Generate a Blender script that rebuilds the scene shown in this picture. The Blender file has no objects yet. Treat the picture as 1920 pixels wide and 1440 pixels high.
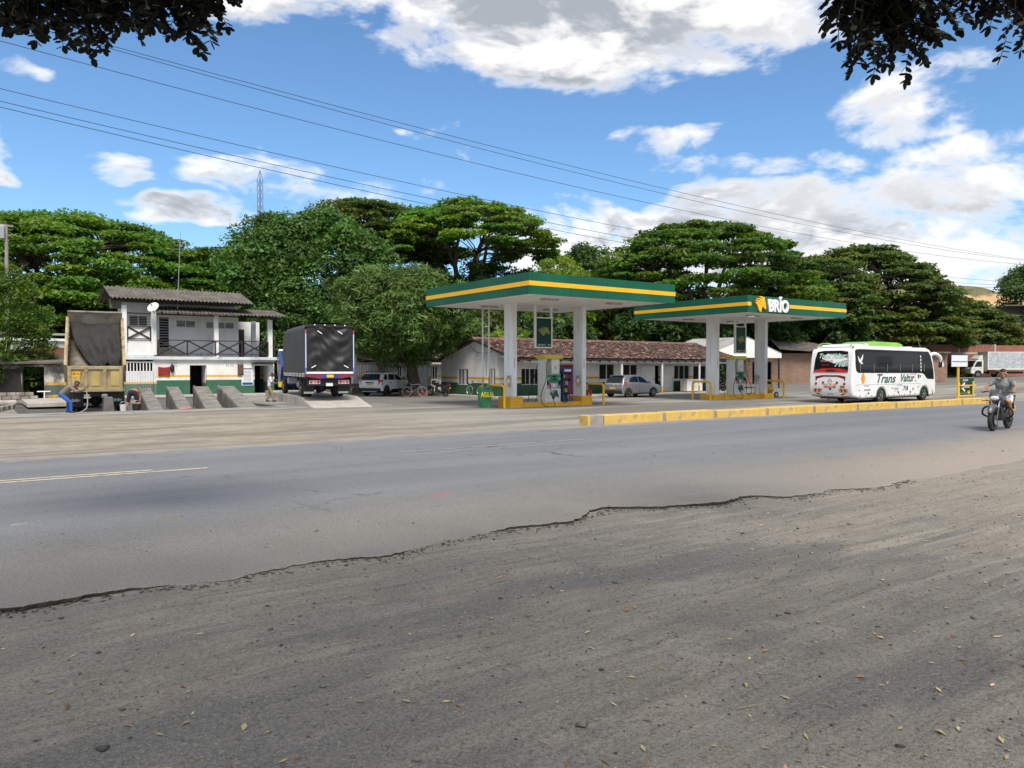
import bpy, math, random
import numpy as np
from mathutils import Vector, Matrix, Euler
R = math.radians
sc = bpy.context.scene
col = sc.collection
random.seed(7)

# ------------------------------------------------------------ camera
cd = bpy.data.cameras.new('camera'); cam = bpy.data.objects.new('camera', cd); col.objects.link(cam)
cd.sensor_width = 36.0; cd.lens = 26.9; cd.clip_start = 0.05; cd.clip_end = 3000
cam.location = (0, 0, 1.7); cam.rotation_euler = (R(90 - 1.277), 0, R(-35.2))
sc.camera = cam
sc.cycles.max_bounces = 6; sc.cycles.diffuse_bounces = 3; sc.cycles.glossy_bounces = 3; sc.cycles.transmission_bounces = 3
# ------------------------------------------------------------ sky and sun
SUN_EL, SUN_AZ = 54.0, 200.0            # azimuth clockwise from +Y
sunvec = Vector((math.sin(R(SUN_AZ)) * math.cos(R(SUN_EL)), math.cos(R(SUN_AZ)) * math.cos(R(SUN_EL)), math.sin(R(SUN_EL))))
sd = bpy.data.lights.new('sun', 'SUN'); sun = bpy.data.objects.new('sun', sd); col.objects.link(sun)
sd.energy = 2.9; sd.angle = R(20); sd.color = (1.0, 0.92, 0.80)
sun.location = (0, 0, 60); sun.rotation_euler = sunvec.to_track_quat('Z', 'Y').to_euler()
SKY_STRENGTH = 0.10
sc.view_settings.view_transform = 'Standard'; sc.view_settings.look = 'None'
sc.view_settings.gamma = 1.0; sc.view_settings.use_curve_mapping = False
sc.view_settings.exposure = 0.63

class NT:
    def __init__(s, tree): s.t = tree; s.n = tree.nodes; s.l = tree.links
    def add(s, typ, **kw):
        n = s.n.new(typ)
        for k, v in kw.items():
            if k == 'inp':
                for a, b in v.items():
                    if hasattr(b, 'is_output') or isinstance(b, bpy.types.NodeSocket): s.l.new(b, n.inputs[a])
                    else: n.inputs[a].default_value = b
            else: setattr(n, k, v)
        return n
    def math(s, op, a, b=0.0, c=0.0, clamp=False):
        n = s.n.new('ShaderNodeMath'); n.operation = op; n.use_clamp = clamp
        for i, v in enumerate((a, b, c)):
            if isinstance(v, bpy.types.NodeSocket): s.l.new(v, n.inputs[i])
            else: n.inputs[i].default_value = v
        return n.outputs[0]
    def mix(s, fac, a, b, blend='MIX'):
        n = s.n.new('ShaderNodeMix'); n.data_type = 'RGBA'; n.blend_type = blend; n.clamp_factor = True
        for sock, v in ((n.inputs[0], fac), (n.inputs[6], a), (n.inputs[7], b)):
            if isinstance(v, bpy.types.NodeSocket): s.l.new(v, sock)
            elif isinstance(v, (int, float)): sock.default_value = v
            else: sock.default_value = (v[0], v[1], v[2], 1)
        return n.outputs[2]
    def noise(s, vec, scale, detail=4, rough=.55, dist=0, out='Fac'):
        n = s.n.new('ShaderNodeTexNoise'); n.inputs['Scale'].default_value = scale; n.inputs['Detail'].default_value = detail
        n.inputs['Roughness'].default_value = rough; n.inputs['Distortion'].default_value = dist
        if vec is not None: s.l.new(vec, n.inputs['Vector'])
        return n.outputs[out]
    def rng(s, v, a, b, c=0., d=1., smooth=True):
        n = s.n.new('ShaderNodeMapRange'); n.interpolation_type = 'SMOOTHSTEP' if smooth else 'LINEAR'
        s.l.new(v, n.inputs[0])
        for i, k in enumerate((a, b, c, d)): n.inputs[i + 1].default_value = k
        return n.outputs[0]
    def map(s, vec, scale=(1, 1, 1), rot=(0, 0, 0), loc=(0, 0, 0)):
        n = s.n.new('ShaderNodeMapping'); s.l.new(vec, n.inputs[0])
        n.inputs['Scale'].default_value = scale; n.inputs['Rotation'].default_value = rot; n.inputs['Location'].default_value = loc
        return n.outputs[0]

def make_world():
    w = bpy.data.worlds.new('World'); sc.world = w; w.use_nodes = True
    T = NT(w.node_tree); T.n.clear()
    out = T.n.new('ShaderNodeOutputWorld'); bg = T.n.new('ShaderNodeBackground'); T.l.new(bg.outputs[0], out.inputs[0])
    bg.inputs['Strength'].default_value = SKY_STRENGTH
    sky = T.n.new('ShaderNodeTexSky'); sky.sky_type = 'NISHITA'; sky.sun_disc = False
    sky.sun_elevation = R(SUN_EL); sky.sun_rotation = R(SUN_AZ); sky.altitude = 900; sky.air_density = 1.15; sky.dust_density = .5; sky.ozone_density = 2.2
    g = T.n.new('ShaderNodeTexCoord').outputs['Generated']
    xyz = T.n.new('ShaderNodeSeparateXYZ'); T.l.new(g, xyz.inputs[0])
    x, y, z = xyz.outputs
    # cloud field: billowing noise over the dome, with banks of cloud at chosen bearings
    gv = T.n.new('ShaderNodeCombineXYZ'); T.l.new(x, gv.inputs[0]); T.l.new(y, gv.inputs[1])
    T.l.new(T.math('MULTIPLY', z, 2.1), gv.inputs[2]); v = gv.outputs[0]
    warp = T.noise(v, 3.0, 3, .5, out='Color')
    vm = T.n.new('ShaderNodeVectorMath'); vm.operation = 'MULTIPLY_ADD'; T.l.new(warp, vm.inputs[0]); vm.inputs[1].default_value = (.16, .16, .16); T.l.new(v, vm.inputs[2])
    v2 = vm.outputs[0]
    wz = T.n.new('ShaderNodeSeparateXYZ'); T.l.new(T.noise(v, 7.0, 3, .55, out='Color'), wz.inputs[0])
    az = T.math('ADD', T.math('MULTIPLY', T.math('ARCTAN2', x, y), 57.29578), T.math('MULTIPLY', T.math('SUBTRACT', wz.outputs[0], .5), 12.0))
    el = T.math('ADD', T.math('MULTIPLY', T.math('ARCSINE', z), 57.29578), T.math('MULTIPLY', T.math('SUBTRACT', wz.outputs[1], .5), 4.5))
    n1 = T.noise(v2, 4.5, 6, .60)
    n2 = T.noise(v2, 14.0, 4, .62)
    n3 = T.noise(v2, 1.4, 3, .5)
    tex = T.math('ADD', T.math('MULTIPLY', n1, .62), T.math('MULTIPLY', n2, .38))
    def bank(a0, e0, wa, we, amp, tilt=0.0):
        da = T.math('SUBTRACT', az, a0); de = T.math('SUBTRACT', T.math('SUBTRACT', el, e0), T.math('MULTIPLY', da, tilt))
        q = T.math('ADD', T.math('POWER', T.math('ABSOLUTE', T.math('DIVIDE', da, wa)), 2.0), T.math('POWER', T.math('ABSOLUTE', T.math('DIVIDE', de, we)), 2.0))
        return T.math('MULTIPLY', T.rng(q, 0.0, 1.9, 1.0, 0.0), amp)
    banks = BANKS
    tot = None
    for b in banks:
        o = bank(*b); tot = o if tot is None else T.math('MAXIMUM', tot, o)
    # unseen sky: scattered cloud goes on, cover raised to make the light less blue
    left = T.rng(az, -6.0, -30.0, 0.0, 1.0); right = T.rng(az, 68.0, 92.0, 0.0, 1.0); high = T.rng(el, 27.0, 42.0, 0.0, 1.0)
    away = T.math('MAXIMUM', T.math('MAXIMUM', left, right), high)
    scat = T.math('MULTIPLY', T.rng(n3, .36, .54, .12, .66), away)
    tot = T.math('MAXIMUM', tot, scat)
    dens = T.math('ADD', T.math('MULTIPLY', T.math('SUBTRACT', tex, .5), 1.9), T.math('SUBTRACT', tot, .30))
    cov = T.rng(dens, -.02, .27, 0, 1)
    thick = T.rng(dens, .05, .32, 0, 1)
    # self shading: cloud seen from below is greyer where it is thick
    up = T.n.new('ShaderNodeVectorMath'); up.operation = 'ADD'; T.l.new(v2, up.inputs[0]); up.inputs[1].default_value = (-.01, -.02, .055)
    n1b = T.noise(up.outputs[0], 4.5, 5, .60)
    lit = T.rng(T.math('SUBTRACT', n1, n1b), -.05, .07, 0, 1)
    broad = T.math('MAXIMUM', T.rng(n3, .40, .58, .55, 1.0), T.rng(el, 14.0, 8.0, 0, .95))
    shade = T.math('MULTIPLY', thick, broad)
    ccol = T.mix(T.math('MULTIPLY', shade, T.math('SUBTRACT', 1.0, T.math('MULTIPLY', lit, .8))), (7.7, 7.55, 7.4), (2.9, 3.1, 3.45))
    skyc = T.mix(1.0, sky.outputs[0], (.72, .93, 1.08), 'MULTIPLY')
    fin = T.mix(T.math('MULTIPLY', cov, .96), skyc, ccol)
    T.l.new(fin, bg.inputs['Color'])
# cloud banks: bearing, elevation, half width, half height (degrees), amount, tilt
BANKS = [
 (46, 24.0, 23, 4.6, .56, .02), (58, 27, 26, 5.0, .60, 0), (30, 27.5, 10, 2.2, .46, .0), (17, 25.5, 12, 3.2, .52, 0.02),
 (0, 27.5, 12, 3.0, .50, 0), (63, 17.5, 8, 3.2, .44, .05), (66, 12.0, 9, 3.6, .52, .10), (56, 9.5, 15, 4.0, .60, .02), (64, 6.5, 12, 4.0, .60, 0),
 (39, 9.5, 8, 3.6, .52, -.15), (46.0, 15.6, 4.2, 1.7, .42, -.12), (27, 12.0, 13, 1.5, .40, -.08), (17, 13.8, 6, 1.0, .36, 0), (46, 26.5, 27, 4.2, .62, 0),
 (12.5, 11.3, 6, 1.3, .42, .05), (8, 13.4, 3.2, 1.0, .39, 0), (2.0, 12.2, 2.0, .9, .37, 0), (-1.5, 13.4, 4, 1.6, .43, 0), (0.5, 18.4, 4, .9, .37, -.2),
 (29.5, 16.8, 3.2, .55, .36, -.05), (31.0, 14.8, 2.2, .9, .34, 0), (54.0, 14.0, 7, .9, .33, .02)]
make_world()

# ------------------------------------------------------------ materials
def lin(r, g, b):
    f = lambda c: (c / 255 / 12.92) if c / 255 <= .04045 else ((c / 255 + .055) / 1.055) ** 2.4
    return (f(r), f(g), f(b))
def mat(name, rgb, rough=.6, metal=0., var=.12, vscale=3., bump=0., bscale=40., dirt=None, dscale=1.2, damt=.5, coat=0., spec=.5, trans=0., attr=None, stretch=(1, 1, 1)):
    m = bpy.data.materials.new(name); m.use_nodes = True
    T = NT(m.node_tree); b = T.n['Principled BSDF']
    co = T.n.new('ShaderNodeTexCoord').outputs['Object']
    co = T.map(co, stretch)
    n = T.noise(co, vscale, 5, .6)
    c1 = tuple(max(0, c * (1 - var)) for c in rgb); c2 = tuple(min(1, c * (1 + var)) for c in rgb)
    c = T.mix(T.rng(n, .3, .7), c1, c2)
    if attr:
        a = T.n.new('ShaderNodeAttribute'); a.attribute_name = attr
        c = T.mix(1.0, c, a.outputs['Color'], 'MULTIPLY')
    if dirt:
        d = T.noise(co, dscale, 7, .65)
        c = T.mix(T.math('MULTIPLY', T.rng(d, .48, .68), damt), c, dirt)
    T.l.new(c, b.inputs['Base Color'])
    b.inputs['Roughness'].default_value = rough; b.inputs['Metallic'].default_value = metal
    b.inputs['Specular IOR Level'].default_value = spec
    if coat: b.inputs['Coat Weight'].default_value = coat; b.inputs['Coat Roughness'].default_value = .08
    if bump:
        bn = T.n.new('ShaderNodeBump'); bn.inputs['Strength'].default_value = bump; bn.inputs['Distance'].default_value = .02
        T.l.new(T.noise(co, bscale, 4, .6), bn.inputs['Height']); T.l.new(bn.outputs[0], b.inputs['Normal'])
    return m
def glass(name, rgb=(.012, .014, .016), rough=.06):
    return mat(name, rgb, rough, 0, .05, 2., spec=.10)
def emit(name, rgb, s):
    m = mat(name, rgb, .4); b = m.node_tree.nodes['Principled BSDF']
    b.inputs['Emission Color'].default_value = (*rgb, 1); b.inputs['Emission Strength'].default_value = s
    return m
def wall_mat(name, bands, top, dirt=(.16, .15, .13), damt=.35, dscale=.8, streak=True):
    """painted wall: flat bands of paint by height above datum (world z), with stains"""
    m = bpy.data.materials.new(name); m.use_nodes = True
    T = NT(m.node_tree); b = T.n['Principled BSDF']
    p = T.n.new('ShaderNodeNewGeometry').outputs['Position']
    s = T.n.new('ShaderNodeSeparateXYZ'); T.l.new(p, s.inputs[0])
    zz = T.math('ADD', s.outputs[2], T.math('MULTIPLY', T.math('SUBTRACT', T.noise(p, 6, 3), .5), .015))
    c = top
    for z1, rgb in sorted(bands, key=lambda q: -q[0]):
        c = T.mix(T.math('LESS_THAN', zz, z1), c, rgb)
    d = T.noise(p, dscale, 8, .68); lo = .47 if damt < .6 else .40
    c = T.mix(T.math('MULTIPLY', T.rng(d, lo, lo + (.23 if damt < .6 else .16)), damt), c, dirt)
    if streak:
        st = T.noise(T.map(p, (5, 5, .35)), 1.0, 5, .6)
        c = T.mix(T.math('MULTIPLY', T.rng(st, .52, .75), damt * .8), c, dirt)
    c = T.mix(T.rng(T.noise(p, 9, 4), .35, .7, 0, .12), c, (.3, .28, .25))
    T.l.new(c, b.inputs['Base Color']); b.inputs['Roughness'].default_value = .85
    bn = T.n.new('ShaderNodeBump'); bn.inputs['Strength'].default_value = .25; bn.inputs['Distance'].default_value = .02
    T.l.new(T.noise(p, 12, 5), bn.inputs['Height']); T.l.new(bn.outputs[0], b.inputs['Normal'])
    return m
def brick_mat(name, c1, c2, mortar, scale=1.0, amt=1.0):
    m = bpy.data.materials.new(name); m.use_nodes = True
    T = NT(m.node_tree); b = T.n['Principled BSDF']
    p = T.n.new('ShaderNodeTexCoord').outputs['Object']
    s = T.n.new('ShaderNodeSeparateXYZ'); T.l.new(p, s.inputs[0])
    cv = T.n.new('ShaderNodeCombineXYZ'); T.l.new(T.math('ADD', s.outputs[0], s.outputs[1]), cv.inputs[0]); T.l.new(s.outputs[2], cv.inputs[1])
    br = T.n.new('ShaderNodeTexBrick'); T.l.new(cv.outputs[0], br.inputs['Vector'])
    br.inputs['Scale'].default_value = scale; br.inputs['Color1'].default_value = (*c1, 1); br.inputs['Color2'].default_value = (*c2, 1); br.inputs['Mortar'].default_value = (*mortar, 1)
    br.inputs['Brick Width'].default_value = .30; br.inputs['Row Height'].default_value = .12; br.inputs['Mortar Size'].default_value = .012
    d = T.noise(p, .9, 7, .65)
    c = T.mix(T.rng(d, .45, .75, 0, .55), br.outputs['Color'], (.09, .075, .06))
    c = T.mix(T.rng(T.noise(p, 3.3, 6), .5, .75, 0, .4), c, mortar)
    T.l.new(c, b.inputs['Base Color']); b.inputs['Roughness'].default_value = .9
    return m
def leaf_mat(name, rgb, trans=.35, rough=.55):
    m = bpy.data.materials.new(name); m.use_nodes = True
    T = NT(m.node_tree); b = T.n['Principled BSDF']; out = [n for n in T.n if n.type == 'OUTPUT_MATERIAL'][0]
    a = T.n.new('ShaderNodeAttribute'); a.attribute_name = 'tone'
    c = T.mix(1.0, rgb, a.outputs['Color'], 'MULTIPLY')
    T.l.new(c, b.inputs['Base Color']); b.inputs['Roughness'].default_value = rough; b.inputs['Specular IOR Level'].default_value = .35
    tr = T.n.new('ShaderNodeBsdfTranslucent'); T.l.new(T.mix(1.0, c, (1.25, 1.5, .6), 'MULTIPLY'), tr.inputs[0])
    ms = T.n.new('ShaderNodeMixShader'); ms.inputs[0].default_value = trans
    T.l.new(b.outputs[0], ms.inputs[1]); T.l.new(tr.outputs[0], ms.inputs[2]); T.l.new(ms.outputs[0], out.inputs[0])
    return m

M = {}
M['white'] = mat('white_paint', (.82, .82, .81), .55, var=.05, vscale=1.5, dirt=(.42, .40, .36), damt=.30, dscale=1.1)
M['colwhite'] = mat('column_white', (.84, .85, .86), .5, var=.05, vscale=.8, dirt=(.46, .43, .38), damt=.45, dscale=1.1, stretch=(2.5, 2.5, .35))
M['soffit'] = mat('soffit_white', (.78, .77, .75), .5, var=.06, vscale=.6, dirt=(.5, .47, .42), damt=.3, dscale=.7)
M['green'] = mat('fascia_green', (.008, .100, .056), .4, spec=.25, var=.12, vscale=.5, dirt=(.02, .12, .07), damt=.35, dscale=.5)
M['yellow'] = mat('stripe_yellow', (.86, .46, .012), .4, var=.05, vscale=1)
M['kerbyellow'] = mat('kerb_yellow', (.80, .42, .015), .6, var=.08, vscale=3, dirt=(.35, .22, .06), damt=.4, dscale=2.2, bump=.2, bscale=30)
M['oldyellow'] = mat('old_yellow', (.64, .42, .10), .8, var=.16, vscale=2.5, dirt=(.30, .24, .15), damt=.75, dscale=2.6, bump=.6, bscale=22)
M['lemon'] = mat('lemon_cap', (.66, .55, .06), .45, var=.06, dirt=(.45, .38, .1), damt=.3)
M['concrete'] = mat('concrete', (.30, .28, .25), .9, var=.22, vscale=2, bump=.5, bscale=18, dirt=(.11, .10, .085), damt=.6, dscale=.9)
M['wetconcrete'] = mat('wet_concrete', (.13, .125, .115), .35, var=.3, vscale=1.2, bump=.25, bscale=14, dirt=(.05, .047, .042), damt=.7, dscale=.6)
M['paleconcrete'] = mat('pale_concrete', (.42, .40, .36), .9, var=.15, vscale=2, bump=.3, bscale=20, dirt=(.2, .18, .15), damt=.5, dscale=1.1)
M['metal'] = mat('grey_metal', (.42, .43, .44), .4, .6, var=.1, vscale=3)
M['darkmetal'] = mat('dark_metal', (.045, .045, .048), .5, .3, var=.2, vscale=4)
M['chrome'] = mat('chrome', (.62, .62, .63), .2, 1., var=.08)
M['black'] = mat('black', (.014, .014, .015), .55, var=.2)
M['rubber'] = mat('tyre_rubber', (.022, .021, .020), .8, var=.2, vscale=6, dirt=(.08, .07, .06), damt=.35, dscale=5)
M['glass'] = glass('dark_glass')
M['carglass'] = glass('car_glass', (.02, .024, .028), .04)
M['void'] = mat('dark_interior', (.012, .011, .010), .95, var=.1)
M['red'] = mat('red_plastic', (.42, .015, .018), .4, var=.1)
M['lens'] = mat('red_lens', (.55, .02, .015), .15, var=.1, coat=.5)
M['amber'] = mat('amber_lens', (.75, .26, .02), .2, var=.1, coat=.4)
M['clearlens'] = mat('clear_lens', (.65, .66, .66), .12, var=.1, coat=.5)
M['bluepaint'] = mat('blue_paint', (.010, .055, .30), .4, var=.15, coat=.2, dirt=(.02, .03, .1), damt=.3)
M['plate'] = mat('number_plate_yellow', (.80, .50, .02), .4, var=.04)
M['wood'] = mat('dark_wood', (.028, .020, .016), .7, var=.3, vscale=5)
M['sign_green'] = mat('sign_green', (.003, .050, .030), .4, spec=.2, var=.1, vscale=1)
M['pumpgreen'] = mat('pump_green', (.015, .22, .09), .35, var=.06)
M['logo_green'] = mat('logo_green', (.004, .085, .036), .5, var=.05)
M['txt_white'] = mat('letter_white', (.80, .81, .83), .4, var=.03)
M['orange'] = mat('orange_paint', (.80, .30, .02), .4, var=.05)
M['skin'] = mat('skin', (.34, .17, .10), .5, var=.08, vscale=6)
M['hair'] = mat('hair', (.012, .009, .008), .6, var=.2)
M['bark'] = mat('bark', (.085, .066, .050), .95, var=.35, vscale=2.5, bump=.8, bscale=9, stretch=(1, 1, .3))
M['corrug'] = mat('fibre_cement', (.135, .120, .105), .95, var=.3, vscale=1.1, dirt=(.06, .055, .05), damt=.8, dscale=1.6, bump=.3, bscale=30)
M['tin'] = mat('tin_roof', (.40, .40, .38), .6, .2, var=.12, vscale=.6, dirt=(.2, .17, .12), damt=.6, dscale=.5)
M['tile'] = mat('clay_tile', (.150, .088, .070), .9, var=.25, vscale=5, attr='tone', dirt=(.05, .045, .038), damt=.35, dscale=1.7)

# ------------------------------------------------------------ mesh helpers
class MB:
    def __init__(s): s.v = []; s.f = []
    def add(s, vs, fs):
        o = len(s.v); s.v.extend([tuple(v) for v in vs]); s.f.extend([tuple(i + o for i in f) for f in fs]); return s
    def box(s, x0, x1, y0, y1, z0, z1):
        return s.add([(x0, y0, z0), (x1, y0, z0), (x1, y1, z0), (x0, y1, z0), (x0, y0, z1), (x1, y0, z1), (x1, y1, z1), (x0, y1, z1)],
                     [(0, 3, 2, 1), (4, 5, 6, 7), (0, 1, 5, 4), (1, 2, 6, 5), (2, 3, 7, 6), (3, 0, 4, 7)])
    def obox(s, c, size, rot=(0, 0, 0)):
        m = Euler(rot).to_matrix(); b = MB().box(-size[0] / 2, size[0] / 2, -size[1] / 2, size[1] / 2, -size[2] / 2, size[2] / 2)
        return s.add([tuple(Vector(c) + m @ Vector(v)) for v in b.v], b.f)
    def bar(s, p0, p1, w, h=None):
        h = h or w; p0 = Vector(p0); p1 = Vector(p1); d = (p1 - p0); q = d.to_track_quat('X', 'Z').to_matrix(); L = d.length
        b = MB().box(0, L, -w / 2, w / 2, -h / 2, h / 2)
        return s.add([tuple(p0 + q @ Vector(v)) for v in b.v], b.f)
    def cyl(s, p0, p1, r0, r1=None, n=12, caps=True):
        r1 = r0 if r1 is None else r1; p0 = Vector(p0); p1 = Vector(p1)
        q = (p1 - p0).to_track_quat('Z', 'Y').to_matrix(); vs = []
        for p, r in ((p0, r0), (p1, r1)):
            for i in range(n):
                a = 2 * math.pi * i / n; vs.append(tuple(p + q @ Vector((math.cos(a) * r, math.sin(a) * r, 0))))
        fs = [(i, (i + 1) % n, n + (i + 1) % n, n + i) for i in range(n)]
        if caps: fs += [tuple(range(n - 1, -1, -1)), tuple(range(n, 2 * n))]
        return s.add(vs, fs)
    def tube(s, pts, r, n=8, caps=True):
        pts = [Vector(p) for p in pts]; m = len(pts); vs = []; rs = r if isinstance(r, (list, tuple)) else [r] * m
        up = None
        for i, p in enumerate(pts):
            d = (pts[min(i + 1, m - 1)] - pts[max(i - 1, 0)]).normalized()
            if up is None: up = Vector((0, 0, 1)) if abs(d.z) < .9 else Vector((1, 0, 0))
            a = d.cross(up).normalized(); b = a.cross(d).normalized(); up = b
            for k in range(n):
                t = 2 * math.pi * k / n; vs.append(tuple(p + (a * math.cos(t) + b * math.sin(t)) * rs[i]))
        fs = [(i * n + k, (i + 1) * n + k, (i + 1) * n + (k + 1) % n, i * n + (k + 1) % n) for i in range(m - 1) for k in range(n)]
        if caps: fs += [tuple(range(n)), tuple(range((m - 1) * n + n - 1, (m - 1) * n - 1, -1))]
        return s.add(vs, fs)
    def prism(s, poly, axis, a, b):
        """2-D polygon extruded along axis between a and b ('y': poly=(x,z); 'x': poly=(y,z); 'z': poly=(x,y))"""
        def P(u, w, t): return {'y': (u, t, w), 'x': (t, u, w), 'z': (u, w, t)}[axis]
        n = len(poly); vs = [P(u, w, a) for u, w in poly] + [P(u, w, b) for u, w in poly]
        return s.add(vs, [(i, (i + 1) % n, n + (i + 1) % n, n + i) for i in range(n)] + [tuple(range(n - 1, -1, -1)), tuple(range(n, 2 * n))])
    def ell(s, c, r, nu=14, nv=9, m=None):
        vs = []; fs = []
        for j in range(1, nv):
            ph = math.pi * j / nv
            for i in range(nu):
                th = 2 * math.pi * i / nu; vs.append((math.sin(ph) * math.cos(th) * r[0], math.sin(ph) * math.sin(th) * r[1], math.cos(ph) * r[2]))
        top = len(vs); vs.append((0, 0, r[2])); vs.append((0, 0, -r[2]))
        for j in range(nv - 2):
            for i in range(nu): fs.append((j * nu + i, (j + 1) * nu + i, (j + 1) * nu + (i + 1) % nu, j * nu + (i + 1) % nu))
        for i in range(nu): fs.append((top, i, (i + 1) % nu)); fs.append((top + 1, (nv - 2) * nu + (i + 1) % nu, (nv - 2) * nu + i))
        if m is not None: vs = [tuple(m @ Vector(v)) for v in vs]
        return s.add([(v[0] + c[0], v[1] + c[1], v[2] + c[2]) for v in vs], fs)
    def torus(s, c, axis, Rr, r, n=28, m=8):
        q = Vector(axis).to_track_quat('Z', 'Y').to_matrix(); vs = []
        for i in range(n):
            a = 2 * math.pi * i / n
            for k in range(m):
                t = 2 * math.pi * k / m; rr = Rr + r * math.cos(t)
                vs.append(tuple(Vector(c) + q @ Vector((rr * math.cos(a), rr * math.sin(a), r * math.sin(t)))))
        return s.add(vs, [(i * m + k, ((i + 1) % n) * m + k, ((i + 1) % n) * m + (k + 1) % m, i * m + (k + 1) % m) for i in range(n) for k in range(m)])
    def lathe(s, c, axis, prof, n=24):
        """profile of (radius, height) turned about axis through c"""
        q = Vector(axis).to_track_quat('Z', 'Y').to_matrix(); vs = []; k = len(prof)
        for r, h in prof:
            for i in range(n):
                a = 2 * math.pi * i / n; vs.append(tuple(Vector(c) + q @ Vector((math.cos(a) * r, math.sin(a) * r, h))))
        fs = [(j * n + i, j * n + (i + 1) % n, (j + 1) * n + (i + 1) % n, (j + 1) * n + i) for j in range(k - 1) for i in range(n)]
        return s.add(vs, fs)
    def face(s, pts): return s.add(pts, [tuple(range(len(pts)))])
    def build(s, name, m, parent=None, smooth=False, bevel=0, seg=2, loc=None, rot=None):
        me = bpy.data.meshes.new(name); me.from_pydata(s.v, [], s.f); me.update()
        me.materials.append(M[m] if isinstance(m, str) else m)
        return link(name, me, parent, smooth, bevel, seg, loc, rot)
def link(name, me, parent=None, smooth=False, bevel=0, seg=2, loc=None, rot=None):
    o = bpy.data.objects.new(name, me); col.objects.link(o)
    if parent: o.parent = parent
    if loc: o.location = loc
    if rot: o.rotation_euler = rot
    if smooth:
        me.polygons.foreach_set('use_smooth', [True] * len(me.polygons)); me.set_sharp_from_angle(angle=R(38))
    if bevel:
        b = o.modifiers.new('bevel', 'BEVEL'); b.width = bevel; b.segments = seg; b.limit_method = 'ANGLE'; b.angle_limit = R(30)
        me.polygons.foreach_set('use_smooth', [True] * len(me.polygons)); b.harden_normals = True
    return o
def tag(o, label=None, cat=None, group=None, kind=None):
    for k, v in (('label', label), ('category', cat), ('group', group), ('kind', kind)):
        if v: o[k] = v
    return o
def thing(name, label, cat, loc=(0, 0, 0), rz=0., group=None):
    o = bpy.data.objects.new(name, None); col.objects.link(o); o.empty_display_size = .3
    o.location = loc; o.rotation_euler = (0, 0, rz); return tag(o, label, cat, group)
def struct(o): o['kind'] = 'structure'; return o
def stuff(o): o['kind'] = 'stuff'; return o
def copy_tree(o, parent=None):
    c = o.copy(); col.objects.link(c); c.parent = parent
    for ch in list(o.children): copy_tree(ch, c)
    return c
def np_mesh(name, v, f, m, tone=None, k=4):
    """mesh from arrays: f is (n,k)"""
    me = bpy.data.meshes.new(name); nv, nf = len(v), len(f)
    me.vertices.add(nv); me.vertices.foreach_set('co', np.asarray(v, np.float32).ravel())
    me.loops.add(nf * k); me.loops.foreach_set('vertex_index', np.asarray(f, np.int32).ravel())
    me.polygons.add(nf); me.polygons.foreach_set('loop_start', np.arange(0, nf * k, k, dtype=np.int32))
    me.materials.append(M[m] if isinstance(m, str) else m)
    if tone is not None:
        a = me.color_attributes.new('tone', 'FLOAT_COLOR', 'POINT'); c = np.ones((nv, 4), np.float32); c[:, :3] = tone
        a.data.foreach_set('color', c.ravel())
    me.update(calc_edges=True); me.validate(); return me
def text(body, m, parent, loc, rot, size, name='lettering', shear=0., extrude=.004, align='CENTER', sx=1., bold=0.):
    cu = bpy.data.curves.new('t', 'FONT'); cu.body = body; cu.size = size; cu.shear = shear; cu.extrude = extrude; cu.align_x = align; cu.align_y = 'CENTER'; cu.offset = bold
    cu.resolution_u = 3
    t = bpy.data.objects.new('t', cu); col.objects.link(t)
    me = bpy.data.meshes.new_from_object(t.evaluated_get(bpy.context.evaluated_depsgraph_get()))
    bpy.data.objects.remove(t); bpy.data.curves.remove(cu)
    me.materials.clear(); me.materials.append(M[m])
    o = link(name, me, parent, loc=loc, rot=rot); o.scale = (sx, 1, 1); return o
FRONT = (R(90), 0, 0)          # lettering that faces -Y
BACK = (R(90), 0, R(-90))      # lettering that faces -X
HORSE = [((x - 370) / 465, (720 - y) / 465) for x, y in [(780, 290), (690, 272), (630, 256), (525, 268), (600, 292), (690, 345), (600, 322), (510, 312), (440, 335), (540, 345), (600, 385), (640, 440),
 (570, 390), (480, 362), (390, 385), (470, 405), (530, 460), (620, 515), (560, 500), (480, 430), (372, 425), (470, 520), (560, 690), (620, 720), (640, 640), (690, 540), (760, 600), (810, 640), (835, 590), (805, 440), (772, 350)]]
def horse(name, m, parent, x, y, z, w, t=.02, h=None):
    h = h or w
    return MB().prism([(x + u * w, z + v * h) for u, v in HORSE], 'y', y - t, y).build(name, m, parent)
# ------------------------------------------------------------ terrain
def sm(a, b, x):
    t = min(1., max(0., (x - a) / (b - a))); return t * t * (3 - 2 * t)
def vn(x, y, s=1., seed=0):
    """cheap smooth value noise"""
    x = x * s + seed * 17.3; y = y * s + seed * 9.1
    return (math.sin(x * 1.7 + 1.3 * math.sin(y * 1.1 + .5)) + math.sin(y * 1.9 + 1.7 * math.sin(x * .9)) + .5 * math.sin(x * 3.7 + y * 2.9)) / 2.5
EDGE = [(-60, 6.4), (-8, 6.5), (-2, 6.42), (.14, 6.46), (.81, 6.49), (1.62, 6.28), (2.0, 6.4), (2.48, 6.45), (3.07, 6.28), (3.85, 6.46), (4.67, 6.62), (5.26, 6.54), (6.25, 6.92), (6.94, 6.55), (7.71, 6.37), (8.39, 6.48), (8.82, 6.05), (9.72, 6.08), (10.54, 5.85), (11.46, 5.96), (12.26, 5.87), (13.75, 5.98), (15.73, 6.02), (22, 6.0), (40, 6.1), (260, 6.1)]
def edge_y(x):
    for (xa, ya), (xb, yb) in zip(EDGE, EDGE[1:]):
        if x <= xb:
            t = (x - xa) / (xb - xa); t = t * t * (3 - 2 * t); return ya + (yb - ya) * t
    return 6.1
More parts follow.
